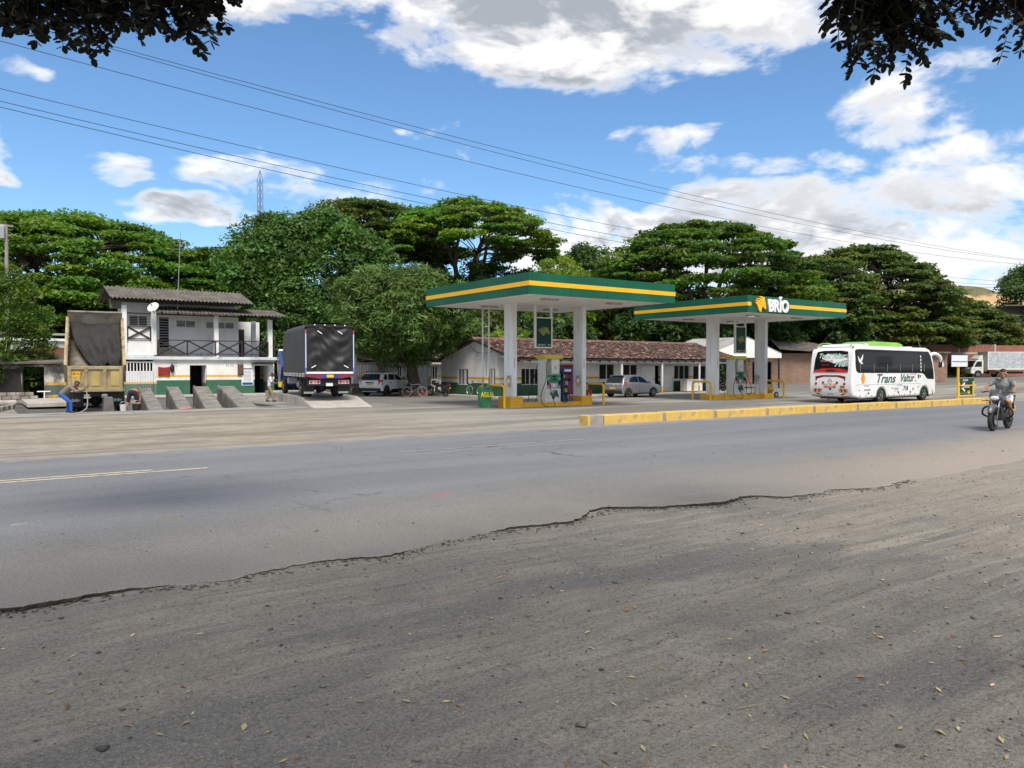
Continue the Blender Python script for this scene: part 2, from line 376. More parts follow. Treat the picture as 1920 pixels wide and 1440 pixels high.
def far_y(x): return 16.95 + .10 * math.sin(x * .8) + .06 * math.sin(x * 2.3 + 1)
def lot(x, y):
    return -.3 + .0108 * max(0., min(x, 115) - 50)
def gz(x, y):
    if y < 7.2:
        lift = max(sm(2.9, 3.4, x) * sm(4.9, 4.2, x), sm(10.2, 11.6, x))      # where dirt has drifted level with the asphalt
        near = -.042 + .036 * max(lift, min(.9, .38 + .55 * vn(x, 0, .9, 4)))
        e = sm(5.4, 2.5, y)
        return near + e * (.018 * vn(x, y, .8) + .01) + .007 * vn(x, y, 3.1, 2) * (1 - .5 * lift)
    if y < 16.2: return -.05
    b = lot(x, y)
    s = sm(16.2, 21.5, y)
    z = -.012 * (1 - s) + b * s
    if x < 16: z += .02 * vn(x, y, .5, 3) * sm(17.3, 19, y) * sm(37.5, 35, y)
    return z
WX0, WX1, WY0, WY1 = 1.6, 12.7, 38.25, 54.0           # sunken wash floor
def ground():
    xs = np.unique(np.round(np.concatenate([np.linspace(-400, -20, 12), np.linspace(-20, -4, 17), np.arange(-4, 17, .16), np.arange(17, 60, 1.), np.arange(60, 150, 5.), np.linspace(150, 900, 14), [WX0, WX1]]), 3))
    ys = np.unique(np.round(np.concatenate([np.linspace(-300, -12, 10), np.linspace(-12, 0, 13), np.arange(0, 7.4, .12), np.arange(7.4, 16, 2.), np.arange(16, 24, .5), np.arange(24, 70, 1.), np.linspace(70, 140, 12), np.linspace(150, 1200, 12), [WY0, WY1]]), 3))
    nx, ny = len(xs), len(ys)
    V = [(x, y, gz(x, y)) for y in ys for x in xs]; F = []
    for j in range(ny - 1):
        for i in range(nx - 1):
            cx, cy = (xs[i] + xs[i + 1]) / 2, (ys[j] + ys[j + 1]) / 2
            if WX0 < cx < WX1 and WY0 < cy < WY1: continue
            F.append((j * nx + i, j * nx + i + 1, (j + 1) * nx + i + 1, (j + 1) * nx + i))
    m = bpy.data.materials.new('ground'); m.use_nodes = True; T = NT(m.node_tree); b = T.n['Principled BSDF']
    p = T.n.new('ShaderNodeNewGeometry').outputs['Position']
    s = T.n.new('ShaderNodeSeparateXYZ'); T.l.new(p, s.inputs[0]); X, Y, Z = s.outputs
    big = T.noise(p, .35, 5, .6); mid = T.noise(p, 1.6, 6, .62); fine = T.noise(p, 28, 3, .7); spec = T.noise(p, 75, 2, .7)
    strk = T.noise(T.map(p, (.45, 5.0, 1), (0, 0, R(-6))), 1.0, 6, .62)
    strk2 = T.noise(T.map(p, (1.2, 14.0, 1), (0, 0, R(-3))), 1.0, 4, .6)
    # roadside shoulder: worn dirt over old chippings
    g2 = T.noise(p, 46, 3, .8); g3 = T.noise(p, 130, 2, .8)
    sh = T.mix(T.rng(mid, .3, .7), (.225, .205, .172), (.315, .288, .245))
    sh = T.mix(T.rng(strk, .40, .62, 0, .75), sh, (.205, .194, .172))
    sh = T.mix(T.math('MULTIPLY', T.rng(strk2, .5, .68), .35), sh, (.10, .09, .078))
    patch = T.math('MULTIPLY', T.rng(T.noise(T.map(p, (.5, 1.25, 1), loc=(3.2, .4, 0)), .9, 5, .55), .50, .60), T.rng(Y, 5.7, 4.6, 0, 1))
    sh = T.mix(T.math('MULTIPLY', patch, .6), sh, (.13, .131, .132))
    arc = T.noise(T.map(p, (.30, 7.5, 1), (0, 0, R(17))), 1.0, 5, .6); arc2 = T.noise(T.map(p, (.35, 6.0, 1), (0, 0, R(-21)), (4, 2, 0)), 1.0, 5, .6)
    sh = T.mix(T.math('MULTIPLY', T.rng(arc, .54, .64), T.rng(X, 3.0, 6.5, .1, .6)), sh, (.36, .335, .29)); sh = T.mix(T.math('MULTIPLY', T.rng(arc2, .56, .66), .45), sh, (.13, .122, .108))
    sh = T.mix(T.rng(X, 7.5, 13, 0, .5), sh, (.36, .31, .245))
    sh = T.mix(T.math('MULTIPLY', T.rng(fine, .5, .75), .5), sh, (.07, .062, .053))
    sh = T.mix(T.math('MULTIPLY', T.rng(spec, .58, .72), .55), sh, (.36, .34, .30))
    sh = T.mix(T.math('MULTIPLY', T.rng(spec, .40, .30), .6), sh, (.04, .036, .032))
    sh = T.mix(T.rng(g2, .50, .66, 0, .55), sh, (.075, .066, .055)); sh = T.mix(T.rng(g2, .46, .34, 0, .45), sh, (.38, .345, .29)); sh = T.mix(T.rng(g3, .55, .70, 0, .5), sh, (.42, .39, .34)); sh = T.mix(T.rng(g3, .44, .32, 0, .5), sh, (.05, .045, .04))
    # verge across the road: pale dust with darker worn patches
    vg = T.mix(T.rng(mid, .3, .72), (.26, .232, .188), (.37, .335, .275))
    vstr = T.noise(T.map(p, (.16, 1.0, 1)), 1.2, 7, .65)
    vg = T.mix(T.math('MULTIPLY', T.rng(vstr, .46, .6), .8), vg, (.20, .175, .14))
    vg = T.mix(T.math('MULTIPLY', T.rng(fine, .5, .75), .35), vg, (.11, .098, .08))
    # forecourt: grey worn concrete and asphalt in broad lanes
    lane = T.noise(T.map(p, (.05, .55, 1)), 1.0, 5, .6)
    lt = T.mix(T.rng(lane, .36, .62), (.175, .168, .152), (.33, .312, .275))
    lt = T.mix(T.math('MULTIPLY', T.rng(mid, .52, .72), .45), lt, (.14, .132, .118))
    lt = T.mix(T.math('MULTIPLY', T.rng(fine, .52, .75), .25), lt, (.10, .095, .085))
    asph = T.mix(T.rng(mid, .3, .7), (.13, .128, .122), (.185, .18, .17))
    lt = T.mix(T.math('MULTIPLY', T.rng(T.math('ADD', Y, T.math('MULTIPLY', big, 6)), 37, 39.5), .8), lt, asph)
    # rough grass and leaf mould behind the buildings
    wild = T.mix(T.rng(mid, .35, .65), (.045, .055, .022), (.11, .085, .05))
    bx = T.math('ADD', X, T.math('MULTIPLY', T.math('SUBTRACT', big, .5), 9))
    by = T.math('ADD', Y, T.math('MULTIPLY', T.math('SUBTRACT', mid, .5), 2.2))
    c = T.mix(T.rng(T.math('ADD', bx, T.math('MULTIPLY', Y, .0)), 9, 17), vg, lt)
    c = T.mix(T.rng(by, 33.6, 36.0), c, lt)
    c = T.mix(T.rng(by, 66, 70), c, wild)
    c = T.mix(T.rng(Y, 10, 11), sh, c)
    c = T.mix(T.rng(by, -7, -11), c, wild)
    T.l.new(c, b.inputs['Base Color']); b.inputs['Roughness'].default_value = .95; b.inputs['Specular IOR Level'].default_value = .25
    bn = T.n.new('ShaderNodeBump'); bn.inputs['Strength'].default_value = .9; bn.inputs['Distance'].default_value = .018
    h = T.math('ADD', T.math('ADD', T.math('MULTIPLY', fine, .6), T.math('ADD', T.math('MULTIPLY', g2, .8), T.math('MULTIPLY', g3, .3))), T.math('MULTIPLY', strk2, .8))
    T.l.new(h, bn.inputs['Height']); T.l.new(bn.outputs[0], b.inputs['Normal'])
    me = bpy.data.meshes.new('ground'); me.from_pydata(V, [], F); me.materials.append(m); me.update()
    me.polygons.foreach_set('use_smooth', [True] * len(me.polygons))
    struct(link('ground', me))
ground()

def road():
    m = bpy.data.materials.new('asphalt'); m.use_nodes = True; T = NT(m.node_tree); b = T.n['Principled BSDF']
    p = T.n.new('ShaderNodeNewGeometry').outputs['Position']
    s = T.n.new('ShaderNodeSeparateXYZ'); T.l.new(p, s.inputs[0]); X, Y, Z = s.outputs
    mid = T.noise(p, 1.1, 6, .6); fine = T.noise(p, 45, 3, .7); grain = T.noise(p, 110, 2, .7); big = T.noise(T.map(p, (.06, .5, 1)), 1.0, 5, .6)
    c = T.mix(T.rng(big, .35, .65), (.142, .150, .165), (.185, .194, .210))
    c = T.mix(T.math('MULTIPLY', T.rng(mid, .5, .72), .3), c, (.125, .126, .130))
    trk = T.math('SINE', T.math('MULTIPLY', T.math('ADD', Y, T.math('MULTIPLY', big, .8)), 3.3)); c = T.mix(T.rng(trk, .2, 1.0, 0, .30), c, (.215, .218, .225))
    vo = T.n.new('ShaderNodeTexVoronoi'); vo.feature = 'DISTANCE_TO_EDGE'; vo.inputs['Scale'].default_value = .55
    vv = T.n.new('ShaderNodeVectorMath'); vv.operation = 'MULTIPLY_ADD'; T.l.new(T.noise(p, 2.2, 4, .6, out='Color'), vv.inputs[0]); vv.inputs[1].default_value = (.9, .9, 0); T.l.new(p, vv.inputs[2]); T.l.new(vv.outputs[0], vo.inputs['Vector'])
    crk = T.math('MULTIPLY', T.rng(vo.outputs['Distance'], .010, .003), T.rng(T.noise(p, .35, 3), .52, .60)); c = T.mix(T.math('MULTIPLY', crk, .75), c, (.045, .044, .043))
    # dust trodden in along both edges, more of it to the right where vehicles pull off
    dn = T.math('ADD', Y, T.math('MULTIPLY', T.math('SUBTRACT', mid, .5), 2.6))
    dust = T.mix(T.rng(mid, .3, .7), (.215, .195, .165), (.265, .238, .20))
    c = T.mix(T.math('MULTIPLY', T.rng(dn, 10.2, 7.0), .8), c, dust)
    d2 = T.math('ADD', dn, T.math('MULTIPLY', T.math('SUBTRACT', X, 12.0), -.10))
    c = T.mix(T.math('MULTIPLY', T.math('MULTIPLY', T.rng(d2, 8.6, 6.2), T.rng(X, 8, 14)), .8), c, (.36, .30, .235))
    c = T.mix(T.math('MULTIPLY', T.rng(dn, 15.9, 17.2), .85), c, (.36, .32, .26))
    c = T.mix(T.math('MULTIPLY', T.rng(fine, .50, .64), .6), c, (.075, .075, .075))
    c = T.mix(T.math('MULTIPLY', T.rng(grain, .54, .68), .6), c, (.36, .355, .34))
    c = T.mix(T.math('MULTIPLY', T.rng(grain, .45, .33), .5), c, (.06, .06, .06))
    red = T.math('MULTIPLY', T.rng(T.noise(p, 9, 4), .50, .58), T.math('MULTIPLY', T.rng(T.math('ABSOLUTE', T.math('SUBTRACT', X, 5.04)), .24, .12), T.rng(T.math('ABSOLUTE', T.math('SUBTRACT', Y, 8.75)), .22, .10)))
    c = T.mix(T.math('MULTIPLY', red, .7), c, (.45, .12, .08))
    T.l.new(c, b.inputs['Base Color']); b.inputs['Roughness'].default_value = .82; b.inputs['Specular IOR Level'].default_value = .4
    bn = T.n.new('ShaderNodeBump'); bn.inputs['Strength'].default_value = .6; bn.inputs['Distance'].default_value = .008
    T.l.new(T.math('ADD', fine, T.math('MULTIPLY', grain, .6)), bn.inputs['Height']); T.l.new(bn.outputs[0], b.inputs['Normal'])
    xs = np.concatenate([np.linspace(-200, -4, 40), np.arange(-3.96, 17, .035), np.arange(17, 40, .5), np.linspace(40, 600, 60)])
    rnd = random.Random(3); V = []; F = []; jag = 0
    for i, x in enumerate(xs):
        jag = .72 * jag + rnd.uniform(-.022, .022)
        e = edge_y(x) + jag + .02 * vn(x, 0, 5.) + .012 * vn(x, 3, 13.)
        low = gz(x, e) - .03
        V += [(x, e + .02 + rnd.uniform(-.012, .012), low), (x, e + .004 + rnd.uniform(-.012, .01), low * .45), (x, e, -.006), (x, e + .05, 0), (x, 11.5, .012), (x, far_y(x), 0), (x, far_y(x) + .05, -.06)]
    for i in range(len(xs) - 1):
        for k in range(6): F.append((i * 7 + k, (i + 1) * 7 + k, (i + 1) * 7 + k + 1, i * 7 + k + 1))
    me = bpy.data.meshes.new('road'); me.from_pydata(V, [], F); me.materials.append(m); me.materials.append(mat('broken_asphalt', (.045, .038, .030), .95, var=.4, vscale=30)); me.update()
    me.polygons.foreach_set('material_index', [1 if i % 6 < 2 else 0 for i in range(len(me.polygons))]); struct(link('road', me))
    M['lanepaint'] = mat('lane_paint', (.50, .44, .32), .8, var=.1, dirt=(.2, .195, .19), damt=.95, dscale=6)
    for y, x0, x1 in ((13.38, -30, 3.2), (13.62, -30, 2.4)):
        n = int((x1 - x0) * 2); q = MB()
        q.add([(x0 + (x1 - x0) * i / n, y + d, .012 * (1 - abs(y - 11.5) / 5.5) + .005) for i in range(n + 1) for d in (-.06, .06)], [(2 * i, 2 * i + 2, 2 * i + 3, 2 * i + 1) for i in range(n)])
        struct(q.build('lane_marking', 'lanepaint'))
    M['fadedpaint'] = mat('faded_lane_paint', (.30, .29, .27), .8, var=.1, dirt=(.18, .18, .185), damt=1., dscale=4)
    q = MB(); q.add([(6.9 + 4.8 * i / 10, 13.67 + d, .0125 * (1 - 2.17 / 5.5) + .005) for i in range(11) for d in (-.05, .05)], [(2 * i, 2 * i + 2, 2 * i + 3, 2 * i + 1) for i in range(10)])
    struct(q.build('lane_marking', 'fadedpaint'))
road()

def wash_floor():
    z = -.42
    q = MB(); n = 12
    q.add([(WX0, WY0, z), (WX1, WY0, z), (WX1, WY1, z + .06), (WX0, WY1, z + .06)], [(0, 1, 2, 3)])
    zg = -.3
    q.add([(WX0, WY0, z), (WX1, WY0, z), (WX1, WY0, zg), (WX0, WY0, zg)], [(0, 3, 2, 1)])
    q.add([(WX0, WY0, z), (WX0, WY0, zg), (WX0, WY1, zg), (WX0, WY1, z + .06)], [(0, 1, 2, 3)])
    q.add([(WX1, WY0, z), (WX1, WY0, zg), (WX1, WY1, zg), (WX1, WY1, z + .06)], [(0, 3, 2, 1)])
    q.add([(WX0, WY1, z + .06), (WX1, WY1, z + .06), (WX1, WY1, zg), (WX0, WY1, zg)], [(0, 1, 2, 3)])
    struct(q.build('wash_floor', 'wetconcrete'))
    # worn concrete apron in front of the wash bays, slightly uneven slabs
    rnd = random.Random(11)
    M['apron'] = mat('apron_concrete', (.27, .255, .23), .8, var=.25, vscale=.9, dirt=(.10, .095, .085), damt=.8, dscale=.55, bump=.4, bscale=12, stretch=(.5, 1.6, 1))
    ap = None
    x = -2.0
    root = struct(bpy.data.objects.new('apron', None)); col.objects.link(root)
    while x < 15.6:
        w = rnd.uniform(2.2, 3.2)
        for y0, y1 in ((36.3, 37.24), (37.27, 38.22)):
            MB().box(x, x + w - .03, y0 + rnd.uniform(-.12, .02) * (y0 < 37), y1, -.34, -.288 + rnd.uniform(0, .016)).build('slab', 'apron', root, bevel=.01)
        x += w
    # the same concrete laid between the last ramp and the truck ramp, and in front of the house
    for x0, x1, y0, y1 in ((12.75, 13.15, 38.3, 54), (13.2, 16.6, 40.6, 46), (13.2, 16.6, 46.05, 54.0), (-4, 1.55, 38.3, 44.0), (-4, 1.55, 44.05, 52)):
        MB().box(x0, x1, y0, y1, -.36, -.286).build('slab', 'apron', root, bevel=.01)
    MB().box(7.0, 19.5, 54.05, 57.0, -.4, -.22).build('step_slab', 'paleconcrete', root, bevel=.015)
wash_floor()

def hill(name, cx, cy, rx, ry, h, m, seed, n=46, scar=False):
    V = []; F = []; rnd = np.random.RandomState(seed); ph = rnd.rand(8) * 6
    for j in range(n + 1):
        for i in range(n + 1):
            u = -1 + 2 * i / n; w = -1 + 2 * j / n; r2 = u * u + w * w
            z = h * max(0, 1 - r2) ** .8
            z *= 1 + .16 * math.sin(u * 5 + ph[0]) * math.sin(w * 4 + ph[1]) + .07 * math.sin(u * 13 + ph[2] + 2 * w) + .04 * math.sin(w * 17 + ph[3]) + .02 * math.sin(u * 31 + ph[4])
            V.append((cx + u * rx, cy + w * ry, z - 1.0))
    for j in range(n):
        for i in range(n): F.append((j * (n + 1) + i, j * (n + 1) + i + 1, (j + 1) * (n + 1) + i + 1, (j + 1) * (n + 1) + i))
    me = bpy.data.meshes.new(name); me.from_pydata(V, [], F); me.materials.append(M[m]); me.update()
    me.polygons.foreach_set('use_smooth', [True] * len(me.polygons)); return struct(link(name, me))
def hills():
    m = bpy.data.materials.new('hillside'); m.use_nodes = True; T = NT(m.node_tree); b = T.n['Principled BSDF']
    p = T.n.new('ShaderNodeNewGeometry').outputs['Position']
    s = T.n.new('ShaderNodeSeparateXYZ'); T.l.new(p, s.inputs[0])
    g = T.mix(T.rng(T.noise(p, .09, 6, .6), .35, .65), (.075, .085, .035), (.17, .15, .075))
    g = T.mix(T.rng(T.noise(p, .30, 4, .6), .55, .68), g, (.04, .055, .022))
    e = T.mix(T.rng(T.noise(p, .12, 6, .6), .3, .7), (.42, .25, .12), (.50, .36, .20))
    zz = T.math('ADD', s.outputs[2], T.math('MULTIPLY', T.math('SUBTRACT', T.noise(p, .035, 4, .6), .5), 46))
    c = T.mix(T.rng(zz, 44, 40), g, e)
    T.l.new(c, b.inputs['Base Color']); b.inputs['Roughness'].default_value = .95
    M['hill'] = m
    hill('hill', 520, 222, 185, 120, 50, 'hill', 4)
    M['hill2'] = mat('far_hillside', (.10, .11, .05), .95, var=.3, vscale=.05)
    hill('hill', 760, 330, 300, 180, 54, 'hill2', 9)
    hill('hill', 250, 640, 330, 160, 34, 'hill2', 5)
hills()
# ------------------------------------------------------------ trees
M['leaf_rain'] = leaf_mat('rain_tree_leaf', (.125, .222, .030), .38)
M['leaf_dark'] = leaf_mat('dark_leaf', (.070, .148, .032), .30, .5)
M['leaf_mango'] = leaf_mat('mango_leaf', (.092, .160, .042), .30, .42)
M['leaf_lime'] = leaf_mat('lime_leaf', (.19, .30, .035), .42)
M['leaf_olive'] = leaf_mat('olive_leaf', (.125, .172, .036), .36)
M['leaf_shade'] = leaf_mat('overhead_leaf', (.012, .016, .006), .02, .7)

def foliage(clumps, rs, nper, leaf, up=.75, aspect=.55, shell=.5, lower=.35):
    """clumps: rows cx,cy,cz,rx,ry,rz,tone(3). returns verts, faces, tone"""
    C = np.repeat(clumps, nper, axis=0); n = len(C)
    d = rs.normal(size=(n, 3)); d /= np.linalg.norm(d, axis=1)[:, None]
    flip = (d[:, 2] < 0) & (rs.rand(n) > lower); d[flip, 2] *= -1
    rad = (1 - shell * rs.rand(n) ** 1.6)[:, None] * (1 + .12 * rs.normal(size=(n, 1)))
    P = C[:, :3] + d * rad * C[:, 3:6]
    nrm = d * (1 - up) + np.array([0, 0, up]) + rs.normal(size=(n, 3)) * .42
    nrm /= np.linalg.norm(nrm, axis=1)[:, None]
    t = np.cross(nrm, rs.normal(size=(n, 3))); t /= np.linalg.norm(t, axis=1)[:, None] + 1e-9
    b = np.cross(nrm, t)
    L = leaf * (.55 + .9 * rs.rand(n))[:, None]; W = L * aspect
    V = np.stack([P - t * L * .5, P + b * W * .5 - t * L * .05, P + t * L * .5, P - b * W * .5 - t * L * .05], axis=1).reshape(-1, 3)
    F = np.arange(4 * n).reshape(n, 4)
    tone = C[:, 6:9] * (.78 + .44 * rs.rand(n))[:, None]
    return V, F, np.repeat(tone, 4, axis=0)

def branch(q, p0, p1, r0, r1, rnd, sag=.12, k=5, n=6):
    p0 = Vector(p0); p1 = Vector(p1); L = (p1 - p0).length; pts = []
    off = Vector((rnd.uniform(-1, 1), rnd.uniform(-1, 1), 0)) * L * .07
    for i in range(k + 1):
        t = i / k; p = p0.lerp(p1, t); p.z += math.sin(t * math.pi) * L * sag; p += off * math.sin(t * math.pi * 1.5)
        pts.append(p)
    q.tube(pts, [r0 + (r1 - r0) * i / k for i in range(k + 1)], n)
    return pts

def umbrella_tree(name, label, x, y, H, Rr, zb, seed, pads=120, nper=330, leaf=.34, m='leaf_rain', tr=.55, tone=(.65, 1.25), lean=(0, 0), group=None, fork=.30, under=.45, padr=(1.2, 2.3), hole=0., zg=None, flat=.55, warm=.25):
    rnd = random.Random(seed); rs = np.random.RandomState(seed)
    zg = gz(x, y) if zg is None else zg
    root = thing(name, label, 'tree', (x, y, zg), 0, group)
    cl = []; hh = H - zb
    for i in range(pads):
        a = rnd.uniform(0, 2 * math.pi)
        if rnd.random() > under:
            r = Rr * math.sqrt(rnd.uniform(0, 1)) * .98
            z = zb + hh * (1 - (r / Rr) ** 2) ** flat + rnd.uniform(-.7, .25)
        else:
            r = Rr * math.sqrt(rnd.uniform(hole, 1.0))
            z = zb + hh * (1 - (r / Rr) ** 2) ** flat * rnd.uniform(.15, .85)
        s = rnd.uniform(*padr) * (1.0 - .25 * r / Rr)
        t = rnd.uniform(*tone); wv = rnd.uniform(-warm, warm)
        cl.append((r * math.cos(a) * 1.0 + lean[0] * z / H, r * math.sin(a) + lean[1] * z / H, z, s * rnd.uniform(.9, 1.3), s * rnd.uniform(.9, 1.3), s * .30, t * (1 + wv), t, t * (1 - wv)))
    cl = np.array(cl)
    V, F, tn = foliage(cl, rs, nper, leaf)
    crown = link('crown', np_mesh('crown', V, F, m, tn), root)
    q = MB(); zf = H * fork; f = Vector((lean[0] * fork, lean[1] * fork, zf))
    q.tube([(0, 0, -.2), (0, 0, .3), (f.x * .5, f.y * .5, zf * .5), f], [tr * 1.5, tr * 1.1, tr * .95, tr * .9], 10)
    q.build('trunk', 'bark', root, smooth=True)
    lb = MB(); nodes = []
    nl = rnd.randint(6, 8)
    for i in range(nl):
        a = 2 * math.pi * (i + rnd.uniform(-.3, .3)) / nl; r = Rr * rnd.uniform(.38, .62)
        zt = zb + hh * (1 - (r / Rr) ** 2) ** flat * rnd.uniform(.55, .8)
        nodes += branch(lb, f - Vector((0, 0, .3)), (r * math.cos(a) + lean[0], r * math.sin(a) + lean[1], zt), tr * .55, tr * .2, rnd, .10, 7)[2:]
    N = np.array([tuple(p) for p in nodes])
    for c in cl[rs.permutation(len(cl))[:int(pads * .8)]]:
        dd = np.linalg.norm(N - c[:3], axis=1) + np.where(N[:, 2] > c[2], 4, 0); j = int(dd.argmin())
        if dd[j] < Rr * .75: branch(lb, N[j], (c[0], c[1], c[2] - .1), tr * .16, .035, rnd, .08, 4, 4)
    lb.build('limbs', 'bark', root, smooth=True)
    return root

def round_tree(name, label, x, y, H, Rr, zb, seed, clumps=150, nper=240, leaf=.3, m='leaf_dark', tr=.35, tone=(.6, 1.3), group=None, cs=(.9, 1.5), off=(0, 0), zg=None, sq=1.0, aspect=.5, up=.45, trunk_to=None, skirts=.0):
    rnd = random.Random(seed); rs = np.random.RandomState(seed)
    zg = gz(x, y) if zg is None else zg
    root = thing(name, label, 'tree', (x, y, zg), 0, group); cl = []
    zc = (H + zb) / 2; hz = (H - zb) / 2
    ph = [rnd.uniform(0, 6.3) for _ in range(4)]
    for i in range(clumps):
        u = rnd.uniform(-1, 1); a = rnd.uniform(0, 2 * math.pi); rr = math.sqrt(max(0, 1 - abs(u) ** (2.4 * sq)))
        k = rnd.uniform(.55, 1.0) ** .5 * (1 + .13 * math.sin(3 * a + ph[0] + 2 * u) + .08 * math.sin(5 * a + ph[1]))
        s = rnd.uniform(*cs); t = rnd.uniform(*tone); wv = rnd.uniform(-.12, .2)
        cl.append((off[0] + Rr * rr * k * math.cos(a), off[1] + Rr * rr * k * math.sin(a), zc + u * hz * (.9 + .1 * math.sin(a * 3 + ph[2])) - s * .3, s, s, s * .72, t * (1 + wv), t, t * .9))
    cl = np.array(cl)
    V, F, tn = foliage(cl, rs, nper, leaf, up=up, aspect=aspect, shell=.45, lower=.6)
    link('crown', np_mesh('crown', V, F, m, tn), root)
    q = MB(); top = trunk_to or zb + hz * .6
    q.tube([(0, 0, -.2), (0, 0, .25), (off[0] * .2, off[1] * .2, zb * .6), (off[0] * .6, off[1] * .6, top)], [tr * 1.35, tr * 1.05, tr * .9, tr * .55], 10)
    for i in range(7):
        a = i * .9 + rnd.uniform(-.2, .2); z0 = zb * rnd.uniform(.75, 1.0)
        branch(q, (off[0] * .3, off[1] * .3, z0), (off[0] + Rr * .65 * math.cos(a), off[1] + Rr * .65 * math.sin(a), zc + rnd.uniform(-.2, .5) * hz), tr * .5, .05, rnd, .1, 5, 6)
    q.build('trunk', 'bark', root, smooth=True)
    return root

def trees():
    G = 'spreading rain trees behind the station'
    umbrella_tree('rain_tree', 'huge layered rain tree spreading behind the two-storey white house', 7.0, 90.5, 17.0, 17.5, 4.5, 1, pads=640, nper=280, leaf=.42, tr=.75, group=G, under=.48, hole=.15, padr=(1.3, 2.4), lean=(1.5, 0))
    umbrella_tree('rain_tree', 'lower rain tree crown filling the gap right of the white house', 21.5, 84, 14.5, 6.5, 5, 2, pads=120, nper=260, leaf=.34, tr=.4, group=G, tone=(.55, 1.05))
    umbrella_tree('rain_tree', 'tall flat-topped rain tree with pale bare limbs above the first canopy', 50.0, 80.5, 21.6, 11.3, 15.0, 3, pads=190, nper=300, leaf=.42, tr=.6, group=G, under=.28, hole=.35, fork=.42, tone=(.7, 1.45), warm=.3)
    umbrella_tree('rain_tree', 'darker rain tree crown behind the tall flat-topped one', 40.5, 88.5, 22.3, 10.5, 14.6, 4, pads=150, nper=260, leaf=.42, m='leaf_olive', tr=.55, group=G, under=.3, hole=.35, fork=.42, tone=(.5, .95))
    umbrella_tree('rain_tree', 'broad dark rain tree with open limbs behind the lettered canopy', 68.2, 59.5, 17.9, 13.4, 8.0, 5, pads=340, nper=290, leaf=.42, tr=.65, group=G, under=.42, hole=.45, tone=(.45, .95), fork=.34)
    umbrella_tree('rain_tree', 'olive green rain tree sloping down behind the white coach', 101.0, 59.0, 17.6, 13.0, 4.0, 6, pads=520, nper=240, leaf=.50, m='leaf_olive', tr=.6, group=G, under=.5, hole=.3, tone=(.5, 1.0))
    umbrella_tree('rain_tree', 'low olive rain tree hanging over the red brick wall', 120.0, 55.5, 10.8, 8.6, 3.6, 7, pads=220, nper=250, leaf=.48, m='leaf_olive', tr=.5, group=G, under=.5, tone=(.5, .95))
    umbrella_tree('rain_tree', 'rain tree joining the dark one and the olive one beyond the brick shed', 88.5, 57.5, 15.6, 8.0, 5.0, 8, pads=150, nper=250, leaf=.44, m='leaf_olive', tr=.45, group=G, under=.5, hole=.2, tone=(.5, .95))
    round_tree('broadleaf_tree', 'big dense dome of dark green leaves behind the tarpaulin truck', 27.0, 72.3, 17.2, 8.0, 2.2, 11, clumps=430, nper=220, leaf=.38, m='leaf_dark', tr=.5, tone=(.6, 1.35), cs=(1.0, 1.7))
    round_tree('mango_tree', 'mango tree with thick trunk in a brick planter beside the station gable', 25.25, 47.4, 9.0, 4.5, 2.5, 12, clumps=420, nper=190, leaf=.36, m='leaf_mango', tr=.42, tone=(.6, 1.5), cs=(.5, .95), off=(-1.0, .5), aspect=.22, trunk_to=5.0)
    round_tree('broadleaf_tree', 'bright lime green tree between the two canopies', 51.5, 63.5, 13.6, 4.3, 4.5, 13, clumps=90, nper=190, leaf=.30, m='leaf_lime', tr=.25, tone=(.55, 1.1), cs=(.8, 1.3))
    round_tree('broadleaf_tree', 'narrow very dark tree standing behind the lime green tree', 62.5, 72.5, 17.0, 4.6, 5, 14, clumps=120, nper=190, leaf=.36, m='leaf_dark', tr=.3, tone=(.5, .95))
    round_tree('broadleaf_tree', 'dark round tree at the far end of the road by the wooden shed', 154.5, 57.0, 20.5, 5.8, 5, 15, clumps=150, nper=200, leaf=.5, m='leaf_dark', tr=.5, tone=(.6, 1.2), cs=(1.4, 2.2))
    round_tree('roadside_bush', 'tall straggly bush in front of the concrete pole', 1.2, 54.2, 7.9, 2.3, .2, 16, clumps=190, nper=150, leaf=.22, m='leaf_rain', tr=.15, tone=(.4, .95), cs=(.45, .9), sq=1.6, aspect=.35)
    round_tree('broadleaf_tree', 'mid green tree just right of the house balcony', 23.3, 66.5, 9.5, 3.6, 1.6, 17, clumps=110, nper=170, leaf=.30, m='leaf_dark', tr=.25, tone=(.55, 1.2))
    round_tree('sapling', 'lime green sapling behind the tiled roof ridge', 36.2, 53.5, 5.0, 1.3, 2.6, 18, clumps=34, nper=90, leaf=.26, m='leaf_lime', tr=.08, tone=(.7, 1.3), cs=(.3, .55))
    round_tree('sapling', 'second lime green sapling behind the tiled roof ridge', 39.8, 53.8, 5.3, 1.2, 2.6, 19, clumps=30, nper=90, leaf=.26, m='leaf_lime', tr=.08, tone=(.7, 1.3), cs=(.3, .55))
    for i, (x, y, h, r, s) in enumerate(((45.5, 82, 14.5, 4.6, 'left'), (50.5, 76.5, 15.0, 4.4, 'mid'), (56.0, 76.0, 14.5, 4.6, 'right'), (39.5, 80, 13.0, 4.4, 'far'))):
        round_tree('broadleaf_tree', ['dark round tree under the left limbs of the flat-topped tree', 'dark round tree straight below the flat-topped crown', 'dark round tree under the right limbs of the flat-topped tree', 'dark round tree between the big dome and the flat-topped tree'][i], x, y, h, r, 2, 60 + i, clumps=120, nper=150, leaf=.42, m='leaf_dark' if i % 2 else 'leaf_olive', tr=.25, tone=(.4, .9), cs=(.9, 1.5))
